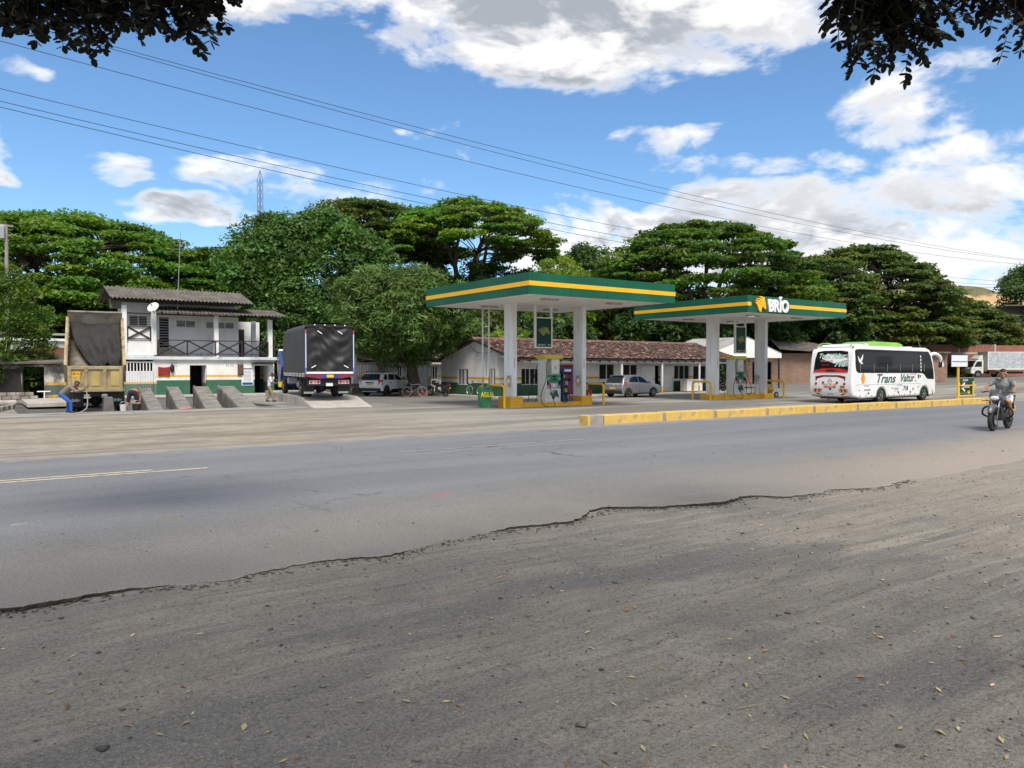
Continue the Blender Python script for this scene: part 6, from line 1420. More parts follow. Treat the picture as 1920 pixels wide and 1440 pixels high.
M['busglass'] = glass('bus_glass', (.010, .012, .014), .05); M['busglass2'] = glass('bus_glass_upper', (.022, .026, .030), .10); M['busglass3'] = glass('bus_glass_pane', (.018, .022, .026), .04)
M['linergreen'] = mat('liner_green', (.03, .20, .04), .5); M['limegreen'] = mat('lime_paint', (.22, .50, .06), .35, coat=.3)
M['busgreen'] = mat('bus_lettering_green', (.018, .085, .06), .4); M['palegreen'] = mat('pale_green_lettering', (.45, .72, .60), .4); M['pinktext'] = mat('pink_lettering', (.70, .25, .25), .4); M['darkred'] = mat('dark_red', (.16, .01, .015), .3)
bus()

def tarp_mesh(w, h, n, k, amp, seed):
    rs = np.random.RandomState(seed); ph = rs.rand(10) * 6.3; V = []; F = []
    for j in range(k + 1):
        for i in range(n + 1):
            u, v = i / n, j / k
            d = amp * (.5 * math.sin(18 * u + 9 * v + ph[0]) * (1 - v) + .6 * math.sin(9 * u - 12 * v + ph[1]) + .35 * math.sin(30 * v + 5 * math.sin(6 * u + ph[2])) * (.3 + v) + .3 * math.sin(25 * u + ph[3] + 8 * v * v)) * min(1, 5 * u, 5 * (1 - u)) * min(1, 6 * (1 - v) + .2)
            V.append((u * w, d, v * h))
    for j in range(k):
        for i in range(n): F.append((j * (n + 1) + i, j * (n + 1) + i + 1, (j + 1) * (n + 1) + i + 1, (j + 1) * (n + 1) + i))
    return V, F
M['tarp'] = mat('black_tarpaulin', (.014, .014, .016), .5, var=.2, vscale=3, dirt=(.03, .03, .031), damt=.5, dscale=2, bump=.25, bscale=24)
M['tarpside'] = mat('grey_tarpaulin', (.055, .056, .058), .6, var=.25, vscale=1.5, dirt=(.10, .10, .095), damt=.5, dscale=1.2, stretch=(3, 3, .5))
M['truckblue'] = mat('truck_rail_blue', (.10, .22, .52), .45); M['truckmaroon'] = mat('truck_maroon', (.22, .02, .07), .45, var=.15)
def tarp_truck():
    t = thing('tarpaulin_truck', 'cargo truck under black tarpaulin with cab tilted forward, standing on the ramp', 'truck', (14.71, 36.76, .14), R(80))
    W, L, zf, zt = 1.225, 7.0, 1.22, 3.72
    sec = [(-W, zf), (-W, zt - .32)] + [(-W + .32 * (1 - math.cos(a)), zt - .32 + .32 * math.sin(a)) for a in (.4, .8, 1.2)] + [(-.5, zt + .02), (0, zt + .05), (.5, zt + .02)] + [(W - .32 * (1 - math.cos(a)), zt - .32 + .32 * math.sin(a)) for a in (1.2, .8, .4)] + [(W, zt - .32), (W, zf)]
    V = []; F = []; n = len(sec); st = 26; rs = random.Random(4)
    for i in range(st + 1):
        x = .05 + (L - .05) * i / st; fr = 1 - .16 * max(0, (x - L + .9) / .9) ** 2
        rib = .022 * math.cos(2 * math.pi * i / 3.25)
        for k, (y, z) in enumerate(sec): V.append((x, y * (1 + rib * .4 / W), zf + (z - zf) * fr + rib * (z - zf) / 2.5))
    for i in range(st):
        for k in range(n - 1): F.append((i * n + k, (i + 1) * n + k, (i + 1) * n + k + 1, i * n + k + 1))
    F.append(tuple(st * n + k for k in range(n)))
    MB().add(V, F).build('tarpaulin_cover', 'tarpside', t, smooth=True)
    Vt, Ft = tarp_mesh(2 * W - .16, zt - zf - .16, 44, 40, .065, 2)
    MB().add([(-.005 + d, W - .08 - u, zf + .12 + v) for u, d, v in Vt], Ft).build('rear_tarpaulin', 'tarp', t, smooth=True)
    for y in (-W, W - .06): f = MB().box(-.07, .04, y, y + .06, zf, zt - .30).build('corner_post', 'truckblue', t)
    for y in (-W + .02, W - .05):
        MB().box(-.085, -.071, y, y + .03, zf + .3, zt - .5).build('post_stripe', 'txt_white', t); MB().box(-.09, -.071, y - .01, y + .04, zt - .5, zt - .3).build('marker', 'lens', t)
    MB().box(-.06, .05, -W + .061, W - .061, zf, zf + .10).build('tail_bar', 'txt_white', t); MB().box(-.055, .06, -W + .061, W - .061, zt - .16, zt - .02).build('head_bar', 'tarp', t)
    for y in (-.75, -.25, .25, .75): MB().ell((-.075, y, zt - .07), (.03, .04, .04)).build('marker_lamp', 'clearlens', t, smooth=True)
    for a, b in (((.62, zt - .35), (.40, zt - .50)), ((-.62, zt - .50), (-.40, zt - .35)), ((.92, zf + .30), (.70, zf + .42)), ((-.70, zf + .42), (-.92, zf + .30))): MB().bar((-.075, a[0], a[1]), (-.075, b[0], b[1]), .02, .045).build('strap', 'txt_white', t)
    bp = MB().prism([(-W, zf - .02), (W, zf - .02), (W, zf - .13), (.55, zf - .24), (-.55, zf - .24), (-W, zf - .13)], 'x', -.07, .06).build('tail_board', 'truckmaroon', t)
    MB().box(-.085, -.071, -.4, .4, zf - .22, zf - .04).build('tail_sign', 'bluepaint', bp); MB().box(-.095, -.086, -.17, .17, zf - .19, zf - .05).build('number_plate', 'plate', bp)
    MB().box(.06, L, -W + .02, W - .02, zf - .14, zf - .005).build('bed', 'wood', t)
    for k in range(15): MB().box(.3 + k * .45, .36 + k * .45, W - .02, W + .01, zf - .16, zf - .02).build('lash_hook', 'clearlens', t)
    MB().box(.0, L, W - .019, W + .0, zf - .02, zf + .03).build('side_rail', 'txt_white', t)
    for y in (-.42, .34): MB().box(.2, L + 1.6, y, y + .08, .72, .98).build('chassis_rail', 'darkmetal', t)
    MB().box(.15, .25, -1.1, 1.1, .62, .92).build('lamp_bar', 'black', t)
    for s in (-1, 1):
        c = MB().box(.10, .15, min(s * .45, s * 1.0), max(s * .45, s * 1.0), .70, .90).build('tail_lamp', 'clearlens', t, bevel=.02)
        for k, m in enumerate(('lens', 'amber', 'lens')): MB().cyl((.08, s * (.56 + k * .17), .80), (.11, s * (.56 + k * .17), .80), .065, n=14).build('lamp_lens', m, c)
        MB().box(.9, .95, min(s * .6, s * 1.15), max(s * .6, s * 1.15), .20, .95).build('mud_flap', 'black', t); MB().box(.88, .90, min(s * .62, s * 1.13), max(s * .62, s * 1.13), .20, .30).build('flap_plate', 'chrome', t)
        for yy in (.98, .68): wheel(t, 2.1, s * yy, .48, .25, s, 'chrome', 0, .55)
        wheel(t, 7.9, s * .98, .48, .25, s, 'chrome', 0, .55)
    MB().box(.1, .12, -.17, .17, .60, .75).build('number_plate', 'txt_white', t)
    MB().cyl((2.1, -.9, .48), (2.1, .9, .48), .12, n=10).build('rear_axle', 'darkmetal', t); MB().ell((2.1, 0, .48), (.25, .25, .25)).build('differential', 'darkmetal', t, smooth=True)
    MB().cyl((3.3, .62, .62), (4.5, .62, .62), .28, n=16).build('fuel_tank', 'metal', t, smooth=True)
    # exposed engine and tilted cab
    e = MB().box(6.9, 8.2, -.42, .42, .62, 1.35).build('engine', 'metal', t, bevel=.06); MB().cyl((7.3, .45, 1.0), (7.3, .62, 1.0), .2, n=14).build('air_cleaner', 'bluepaint', e); MB().box(6.9, 7.3, .43, .95, .6, .95).build('battery_box', 'boardgrey', t, bevel=.03)
    MB().tube([(7.0, .5, 1.2), (7.4, .65, 1.4), (7.9, .5, 1.2)], .06, 8).build('intake_pipe', 'black', t, smooth=True)
    cab = bpy.data.objects.new('cab', None); col.objects.link(cab); cab.parent = t; cab.location = (9.2, 0, .45); cab.rotation_euler = (0, R(50), 0)
    cb = MB().prism([(-1.5, 0), (-1.5, 1.45), (-1.2, 1.55), (-.35, 1.5), (.0, .9), (.05, 0)], 'y', -1.12, 1.12).build('cab_shell', 'bluepaint', cab, bevel=.06)
    MB().box(-1.525, -1.501, -1.0, 1.0, .1, 1.4).build('cab_back_panel', 'black', cb); MB().box(-1.54, -1.526, -.7, .7, .75, 1.25).build('cab_back_window', 'glass', cb)
    side_panel('cab_side_window', 'glass', cb, [(-1.15, .8), (-.15, .8), (-.45, 1.4), (-1.15, 1.4)], 1.12, 1, .01)
    MB().box(-1.45, -.3, -1.1, 1.1, 1.56, 1.70).build('cab_visor', 'white', cb, bevel=.04)
    flatten(cab, t)
tarp_truck()

M['dumptan'] = mat('dump_tan', (.36, .285, .16), .75, var=.2, vscale=1.8, dirt=(.12, .085, .05), damt=.75, dscale=2.4, bump=.2)
M['dumpyellow'] = mat('dump_yellow', (.46, .36, .12), .7, var=.15, vscale=2, dirt=(.2, .14, .07), damt=.6, dscale=4)
M['dumpgrey'] = mat('dump_inside', (.20, .175, .145), .8, var=.25, vscale=1.5, dirt=(.10, .06, .04), damt=.7, dscale=2)
M['dumpgrey2'] = mat('dump_bulkhead', (.33, .29, .24), .8, var=.2, vscale=1.2, dirt=(.12, .08, .05), damt=.6, dscale=1.6)
M['nettarp'] = mat('mesh_tarp', (.024, .023, .022), .8, var=.25, vscale=3, bump=.3, bscale=60)
def dump_truck():
    t = thing('dump_truck', 'tan dump truck with raised tipper bed and mesh tarp inside, being washed', 'dump truck', (4.72, 40.5, -.40), R(83)); W = 1.18
    bed = bpy.data.objects.new('tipper_bed', None); col.objects.link(bed); bed.parent = t; bed.location = (-.35, 0, 1.22); bed.rotation_euler = (0, R(-33.5), 0)
    L, h = 4.05, 1.15
    MB().box(0, L, -W, W, -.08, 0).build('bed_floor', 'dumpgrey', bed)
    for s in (-1, 1):
        sw = MB().prism([(0, 0), (L, 0), (L, 1.25), (0, 1.12)], 'y', min(s * W, s * (W - .06)), max(s * W, s * (W - .06))).build('bed_side', 'dumptan', bed)
        for k in range(6): MB().box(.3 + k * .75, .42 + k * .75, min(s * (W + .001), s * (W + .08)), max(s * (W + .001), s * (W + .08)), .0, 1.1).build('side_rib', 'dumptan', sw)
        for k in range(5): MB().box(1.3 + k * .55, 1.38 + k * .55, min(s * (W - .061), s * (W - .10)), max(s * (W - .061), s * (W - .10)), .05, 1.15).build('inner_rib', 'dumpgrey', sw)
        MB().bar((0, s * (W + .02), 1.14), (L, s * (W + .02), 1.27), .10, .08).build('top_rail', 'dumptan', sw)
    hb = MB().box(L, L + .06, -W, W, 0, 1.55).build('bulkhead', 'dumpgrey2', bed); MB().box(L - .05, L + .08, -W, W, 1.551, 1.62).build('header_lip', 'dumpgrey', hb)
    # tailgate with three raised panels
    hang = bpy.data.objects.new('tailgate_frame', None); col.objects.link(hang); hang.parent = t; hang.location = (-.95, 0, 1.0); hang.rotation_euler = (0, R(-6), 0)
    tg = MB().box(-.06, 0, -W + .07, W - .07, -.02, h).build('tailgate', 'dumptan', hang, bevel=.01)
    for z0, z1 in ((-.02, .14), (1.0, h)): MB().box(-.12, -.061, -W + .08, W - .08, z0, z1).build('gate_rail', 'dumptan', tg, bevel=.015)
    for y in (-W + .08, -.45, .31, W - .22): MB().box(-.12, -.061, y, y + .14, .141, .999).build('gate_stile', 'dumptan', tg, bevel=.015)
    for y in (-.95, -.16, .62): MB().box(-.085, -.0615, y - .02, y + .34, .24, .9).build('gate_panel', 'dumpyellow', tg, bevel=.02)
    text('SRB-417', 'darkred', tg, (-.088, .79, .80), BACK, .15, 'gate_lettering', extrude=.003); MB().box(-.0865, -.0855, .60, .98, .68, .90).build('gate_label', 'extyellow', tg)
    # mesh tarp hanging from the header down into the bed
    V = []; F = []; n, k = 22, 20; rs = np.random.RandomState(5); ph = rs.rand(6) * 6
    for j in range(k + 1):
        v = j / k
        for i in range(n + 1):
            u = i / n; y = (-W + .12) * (1 - u) + (W - .14) * u
            yl = (W - .14) - 1.0 * v ** 1.3; y = (-W + .12) * (1 - u) + yl * u
            x = L - .08 - 2.9 * v ** .75 + .3 * math.sin(u * 3.1) * v; z = 1.05 - 1.0 * v ** .55 + .22 * abs(math.sin(u * 8 + v * 2.5 + ph[0])) * (.25 + v) - .25 * math.sin(u * math.pi) * (1 - v) * .5 + .10 * math.sin(u * 17 - v * 6 + ph[1]) * v
            V.append((x, y, max(.04, z)))
    for j in range(k):
        for i in range(n): F.append((j * (n + 1) + i, j * (n + 1) + i + 1, (j + 1) * (n + 1) + i + 1, (j + 1) * (n + 1) + i))
    o = MB().add(V, F).build('mesh_tarp', 'nettarp', bed, smooth=True); o.modifiers.new('th', 'SOLIDIFY').thickness = .015
    flatten(bed, t); flatten(hang, t)
    # chassis and wheels
    for y in (-.46, .36): MB().box(-.4, 7.2, y, y + .10, .80, 1.08).build('chassis_rail', 'black', t)
    MB().box(-.42, -.32, -W + .05, W - .05, .72, .95).build('tail_beam', 'black', t)
    for s in (-1, 1):
        for yy in (1.0, .68): wheel(t, .75, s * yy, .50, .27, s, 'metal', 0, .55); wheel(t, 2.1, s * yy, .50, .27, s, 'metal', 0, .55)
        wheel(t, 6.2, s * 1.02, .50, .28, s, 'metal', 0, .55)
        f = MB().box(-.12, -.08, min(s * .52, s * 1.2), max(s * .52, s * 1.2), .25, .95).build('mud_flap', 'rubber', t); MB().box(-.13, -.121, min(s * .6, s * 1.12), max(s * .6, s * 1.12), .86, .91).build('flap_stripe', 'dumpyellow', f)
        pts = [(.86 + .26 * math.cos(a) * (1 if i % 2 else .75), .55 + .09 * math.sin(a) * (1 if i % 2 else .5)) for i, a in enumerate(np.linspace(0, 6.28, 17)[:-1])]
        MB().prism([(s * y, z) for y, z in pts], 'x', -.128, -.121).build('flap_badge', 'palegreen' if s < 0 else 'metal', f)
        pts = [(.36 + .15 * math.cos(a) * (1 if i % 2 else .7), .78 + .07 * math.sin(a)) for i, a in enumerate(np.linspace(0, 6.28, 13)[:-1])]
        MB().prism([(s * y, z) for y, z in pts], 'x', -.43, -.421).build('eagle_badge', 'chrome', t)
    MB().cyl((.75, -.9, .5), (.75, .9, .5), .12, n=10).build('rear_axle', 'black', t); MB().ell((.75, 0, .5), (.26, .26, .26)).build('differential', 'black', t, smooth=True)
    MB().cyl((2.6, 0, .9), (3.0, 0, 2.9), .10, n=12).build('hoist_ram', 'metal', t)
    cb = MB().prism([(5.2, .9), (5.2, 2.75), (5.5, 2.9), (6.4, 2.85), (6.8, 1.9), (7.6, 1.75), (7.7, .6), (5.6, .6)], 'y', -1.1, 1.1).build('cab', 'dumptan', t, bevel=.08); strip_x([(6.83, 1.95), (6.45, 2.78)], [.95, .9]).build('windscreen', 'glass', cb).location.x = .02
dump_truck()
t = thing('concrete_block', 'dark wet concrete block on the wash floor under the dump truck', 'block', (4.85, 39.2, -.42)); MB().add([(0, 0, 0), (.5, 0, 0), (.5, .6, 0), (0, .6, 0), (.05, .05, .75), (.42, .05, .75), (.42, .5, .75), (.05, .5, .75)], [(0, 3, 2, 1), (4, 5, 6, 7), (0, 1, 5, 4), (1, 2, 6, 5), (2, 3, 7, 6), (3, 0, 4, 7)]).build('block', 'wetconcrete', t, bevel=.04)

def box_truck():
    x, y = (107.43, 48.06)
    t = thing('box_truck', 'white box truck parked along the red brick wall', 'truck', (x, y, gz(x, y)), R(144.8)); W = 1.02
    c = MB().prism([(-1.65, .55), (-1.65, 2.28), (-1.4, 2.34), (-.75, 2.28), (-.25, 1.35), (-.05, 1.2), (0, .55)] + arch(-.95, .48, .45)[::-1], 'y', -W, W).build('cab', 'truckwhite', t, bevel=.06)
    for s in (-1, 1):
        side_panel('side_window', 'carglass', c, [(-1.42, 1.40), (-.42, 1.38), (-.78, 2.08), (-1.42, 2.12)], W, s, .008); side_panel('door_handle', 'black', c, [(-1.40, 1.2), (-1.15, 1.2), (-1.15, 1.25), (-1.40, 1.25)], W, s, .015)
        wheel(t, -.95, s * (W - .12), .40, .24, s, 'clearlens', 0, .55); wheel(t, -4.3, s * (W - .02), .40, .24, s, 'clearlens', 0, .55)
        MB().box(-.02, .02, min(s * .6, s * .95), max(s * .6, s * .95), .70, .9).build('headlamp', 'clearlens', c); MB().box(-.15, -.02, min(s * 1.1, s * 1.3), max(s * 1.1, s * 1.3), 1.45, 1.8).build('mirror', 'black', c)
        for k in range(5): side_panel('maker_print', 'darkmetal', c, [(-.62 + k * .09, 1.05), (-.56 + k * .09, 1.05), (-.56 + k * .09, 1.12), (-.62 + k * .09, 1.12)], W, s, .004)
    strip_x([(-.20, 1.36), (-.70, 2.2)], [.92, .86]).build('windscreen', 'carglass', c).location.x = .03
    MB().prism([(-1.62, 2.36), (-.95, 2.36), (-1.0, 2.5), (-1.55, 2.92), (-1.62, 2.92)], 'y', -.9, .9).build('wind_deflector', 'truckwhite', t, bevel=.05)
    b = MB().box(-7.6, -2.15, -1.1, 1.1, 1.05, 3.35).build('cargo_box', 'boxalu', t)
    for z0, z1 in ((1.03, 1.20), (3.25, 3.37)): MB().box(-7.62, -2.13, -1.115, 1.115, z0, z1).build('box_rail', 'truckwhite', b)
    for xx in (-2.25, -7.62): MB().box(xx, xx + .12, -1.113, 1.113, 1.201, 3.249).build('box_post', 'truckwhite', b)
    for k in range(4): MB().box(-3.4 - k * 1.08, -3.37 - k * 1.08, -1.108, 1.108, 1.201, 3.249).build('panel_seam', 'metal', b)
    MB().box(-7.2, -.4, -.45, .45, .5, .8).build('chassis', 'black', t); MB().box(-3.3, -2.4, .55, 1.0, .45, .95).build('tool_box', 'black', t)
M['truckwhite'] = mat('truck_white', (.68, .68, .64), .4, var=.05, dirt=(.5, .47, .4), damt=.3)
M['boxalu'] = mat('box_aluminium', (.50, .53, .56), .35, .35, var=.28, vscale=2.4, dirt=(.72, .72, .70), damt=.6, dscale=2.0, stretch=(1, 1, 5))
box_truck()

def motorbike(label, loc, rz, paint, pale=False, rider=False, lean=0., group=None):
    t = thing('motorcycle', label, 'motorcycle', loc, rz, group); t.rotation_euler = (R(lean), 0, rz); wb, r = 1.30, .30
    for x, w in ((0, .11), (wb, .095)):
        tw_ = MB().torus((x, 0, r), (0, 1, 0), r - .05, .055, 30, 10).build('wheel', 'rubber', t, smooth=True)
        q = MB().torus((x, 0, r), (0, 1, 0), r - .095, .018, 26, 6)
        for k in range(5):
            a = 2 * math.pi * k / 5; q.bar((x, 0, r), (x + (r - .1) * math.cos(a), 0, r + (r - .1) * math.sin(a)), .035, .045)
        q.cyl((x, -.05, r), (x, .05, r), .05, n=12); q.build('rim', 'darkmetal', tw_, smooth=True)
    MB().cyl((wb, .06, r), (wb, .075, r), .13, n=18).build('brake_disc', 'chrome', t)
    hx, hz = wb - .36, .98
    for s in (-1, 1):
        f = MB().cyl((wb, s * .085, r), (wb - .16, s * .085, .62), .028, n=10).build('fork_lower', 'darkmetal', t, smooth=True); MB().cyl((wb - .16, s * .085, .62), (wb - .29, s * .085, .93), .022, n=10).build('fork_tube', 'chrome', t, smooth=True)
    MB().tube([(wb - .30 + .30 * 1.12 * math.cos(a) * 0 + (.33) * math.cos(a) + .30, 0, r + .35 * math.sin(a)) for a in np.linspace(2.5, .55, 9)], [.05, .07, .08, .085, .085, .085, .08, .07, .05], 8).build('front_mudguard', paint, t, smooth=True)
    MB().ell((wb - .22, 0, .90), (.13, .16, .13)).build('headlamp_cowl', paint, t, smooth=True)
    hl = MB().ell((wb - .105, 0, .87), (.035, .11, .062)).build('headlamp', 'clearlens', t, smooth=True)
    MB().prism([(wb - .30, .93), (wb - .12, .97), (wb - .20, 1.10), (wb - .36, 1.06)], 'y', -.13, .13).build('flyscreen', paint, t, bevel=.03)
    hb = MB().tube([(hx - .06, .38, 1.02), (hx + .02, .22, 1.04), (hx + .08, .08, .99), (hx + .08, -.08, .99), (hx + .02, -.22, 1.04), (hx - .06, -.38, 1.02)], .014, 8).build('handlebar', 'darkmetal', t, smooth=True)
    for s in (-1, 1):
        MB().cyl((hx - .03, s * .28, 1.03), (hx - .065, s * .39, 1.02), .019, n=10).build('grip', 'black', hb, smooth=True)
        if not rider: MB().cyl((hx + .02, s * .24, 1.04), (hx, s * .34, 1.22), .007, n=5).build('mirror_stalk', 'black', t); MB().ell((hx, s * .36, 1.25), (.02, .065, .04)).build('mirror', 'chrome' if s > 0 else 'black', t, smooth=True)
        MB().cyl((wb - .22, s * .14, .80), (wb - .22, s * .27, .80), .012, n=6).build('indicator_stalk', 'black', t); MB().ell((wb - .21, s * .29, .80), (.03, .04, .025)).build('indicator', 'amber', t, smooth=True)
    MB().ell((.70, 0, .80), (.30, .15, .15)).build('fuel_tank', paint, t, smooth=True)
    MB().prism([(-.20, .80), (.0, .78), (.45, .70), (.50, .78), (.2, .84), (-.22, .90)], 'y', -.12, .12).build('seat', 'black', t, bevel=.03)
    MB().prism([(-.32, .74), (.35, .58), (.42, .70), (-.30, .86)], 'y', -.09, .09).build('tail_fairing', paint, t, bevel=.03); MB().box(-.36, -.32, -.06, .06, .72, .80).build('tail_lamp', 'lens', t, bevel=.01); MB().obox((-.36, 0, .56), (.015, .16, .14), (0, R(-20), 0)).build('number_plate', 'plate', t)
    MB().bar((-.28, 0, .74), (-.36, 0, .50), .12, .02).build('rear_mudguard', 'black', t)
    MB().tube([(hx + .05, 0, .90), (.80, 0, .70), (.88, 0, .36), (.50, 0, .30), (.42, 0, .62), (.80, 0, .72)], .03, 8).build('frame', 'darkmetal', t, smooth=True); MB().bar((0, .10, r), (.45, .08, .38), .04, .06).bar((0, -.10, r), (.45, -.08, .38), .04, .06).build('swing_arm', 'darkmetal', t)
    en = MB().box(.52, .86, -.13, .13, .26, .46).build('engine', 'metal' if pale else 'darkmetal', t, bevel=.04); MB().obox((.80, 0, .54), (.18, .18, .22), (0, R(20), 0)).build('cylinder_block', 'darkmetal', en, bevel=.02)
    MB().tube([(.92, -.10, .50), (.95, -.13, .32), (.60, -.15, .26), (.2, -.16, .32), (-.25, -.17, .42)], [.022, .022, .025, .045, .05], 10).build('exhaust', 'darkmetal', t, smooth=True)
    for s in (-1, 1):
        MB().cyl((.05, s * .12, .36), (.12, s * .11, .70), .025, n=8).build('shock', 'black', t); MB().cyl((.50, s * .1, .30), (.50, s * .26, .29), .016, n=8).build('foot_peg', 'black', t)
        if rider: MB().tube(bez([(.80, s * .10, .64), (.90, s * .28, .62), (.93, s * .35, .52), (.90, s * .33, .40), (.72, s * .12, .30)], 14), .024, 8).build('crash_bar', 'black', t, smooth=True)
    MB().tube([(-.05, .11, .82), (-.30, .10, .90), (-.36, 0, .91), (-.30, -.10, .90), (-.05, -.11, .82)], .014, 6).build('grab_rail', 'black', t)
    if not rider: MB().cyl((.45, .12, .28), (.38, .30, .0), .012, n=6).build('side_stand', 'black', t)
    return t
M['bikeblack'] = mat('bike_black', (.016, .016, .018), .25, var=.1, coat=.5); M['bikewhite'] = mat('bike_white', (.66, .68, .64), .3, coat=.4)
M['bikegrey'] = mat('bike_grey', (.075, .078, .085), .4, var=.25, vscale=9, coat=.2)
MR = motorbike('black motorcycle ridden along the road by the man in the grey shirt', (23.30, 9.33, .004), R(187), 'bikegrey', rider=True)
motorbike('black motorcycle parked by the station gable beside the bicycle', (26.15, 44.9, GL + .0), R(112), 'bikeblack', lean=6)
x, y = (80.20, 55.40); motorbike('white motorcycle parked against the brick shed', (x, y, gz(x, y)), R(150), 'bikewhite', True, lean=7)
x, y = (82.92, 54.70); motorbike('black motorcycle behind the white one at the brick shed', (x, y, gz(x, y)), R(120), 'bikeblack', lean=7)
motorbike('dark motorcycle standing on the porch behind the low island', (48.6, 39.9, GL + .07), R(75), 'bikeblack', lean=6)

def bicycle(label, loc, rz, paint, lean=5):
    t = thing('bicycle', label, 'bicycle', loc, rz); t.rotation_euler = (R(lean), 0, rz); r = .34; wb = 1.05
    for x in (0, wb):
        w = MB().torus((x, 0, r), (0, 1, 0), r - .02, .022, 34, 8).build('wheel', 'tyrepale', t, smooth=True); q = MB().torus((x, 0, r), (0, 1, 0), r - .05, .010, 30, 6)
        for k in range(14): a = math.pi * k / 7; q.cyl((x, 0, r), (x + (r - .05) * math.cos(a), 0, r + (r - .05) * math.sin(a)), .003, n=4)
        q.build('rim', 'chrome', w)
    bb = (.42, 0, .30); st = (.28, 0, .80); ht = (.86, 0, .84); hb = (.90, 0, .72)
    f = MB()
    for a, b, rr in ((bb, st, .018), (st, ht, .018), (bb, hb, .02), (ht, hb, .02)): f.cyl(a, b, rr, n=8)
    for s in (-.05, .05): f.cyl((0, s, r), (.30, s * .4, .74), .010, n=6); f.cyl((0, s, r), (.42, s * .5, .30), .011, n=6)
    f.build('frame', paint, t, smooth=True)
    MB().cyl((.90, .05, .70), (wb, .05, r), .013, n=6).cyl((.90, -.05, .70), (wb, -.05, r), .013, n=6).build('fork', paint, t)
    MB().cyl((.84, 0, .84), (.82, 0, .98), .014, n=8).tube([(.78, .28, 1.02), (.88, .12, .99), (.88, -.12, .99), (.78, -.28, 1.02)], .012, 6).build('handlebar', 'darkmetal', t)
    MB().cyl(st, (.25, 0, .92), .013, n=8).build('seat_post', 'chrome', t); MB().ell((.22, 0, .95), (.14, .07, .035)).build('saddle', 'black', t, smooth=True)
    MB().torus((.42, .05, .30), (0, 1, 0), .085, .012, 18, 6).cyl((.42, .06, .30), (.50, .08, .16), .010, n=6).cyl((.42, -.06, .30), (.34, -.08, .44), .010, n=6).build('crank', 'darkmetal', t)
M['tyrepale'] = mat('bicycle_tyre', (.30, .28, .25), .7, var=.15)
bicycle('grey bicycle leaning by the brick planter', (23.95, 46.25, GL), R(-35), 'metal', 4)
bicycle('dark bicycle leaning on the gable wall behind the green bin', (27.75, 44.4, GL + .06), R(-80), 'bikeblack', -6)
# ------------------------------------------------------------ people
def blob(name, m, parent, caps, voxel=.012, it=5):
    q = MB()
    for p0, p1, r0, r1 in caps:
        p0, p1 = Vector(p0), Vector(p1); q.ell(p0, (r0,) * 3, 12, 8); q.ell(p1, (r1,) * 3, 12, 8)
        if (p1 - p0).length > 1e-4: q.cyl(p0, p1, r0, r1, 12)
    me = bpy.data.meshes.new('tmp'); me.from_pydata(q.v, [], q.f); o = bpy.data.objects.new('tmp', me); col.objects.link(o)
    r = o.modifiers.new('r', 'REMESH'); r.mode = 'VOXEL'; r.voxel_size = voxel; s = o.modifiers.new('s', 'SMOOTH'); s.iterations = it; s.factor = .5
    nm = bpy.data.meshes.new_from_object(o.evaluated_get(bpy.context.evaluated_depsgraph_get())); bpy.data.objects.remove(o); bpy.data.meshes.remove(me)
    nm.materials.clear(); nm.materials.append(M[m]); nm.polygons.foreach_set('use_smooth', [True] * len(nm.polygons))
    return link(name, nm, parent)
def hand_caps(w, d, n, sgn, curl=.9):
    """palm and five fingers from wrist w along d; n is the palm normal, fingers curl towards n; sgn puts the thumb to one side"""
    w, d, n = Vector(w), Vector(d).normalized(), Vector(n).normalized(); n = (n - d * n.dot(d)).normalized(); s = d.cross(n) * sgn; out = []
    for k, (o, L) in enumerate(((-.030, .062), (-.010, .072), (.010, .068), (.029, .052))):
        b = w + d * .085 + s * o; out.append((w + s * o * .7 + d * .015, b, .017, .014))
        d1 = (d * math.cos(curl * .8) + n * math.sin(curl * .8)); d2 = (d * math.cos(curl * 1.9) + n * math.sin(curl * 1.9))
        k1 = b + d1 * L * .5; out.append((b, k1, .0105, .0095)); out.append((k1, k1 + d2 * L * .5, .0095, .008))
    tb = w + d * .03 - s * .03; t1 = tb + (d * .6 - s * .7 + n * .3).normalized() * .035; out += [(tb, t1, .014, .012), (t1, t1 + (d * .8 - s * .1 + n * .6).normalized() * .035, .011, .009)]
    return out
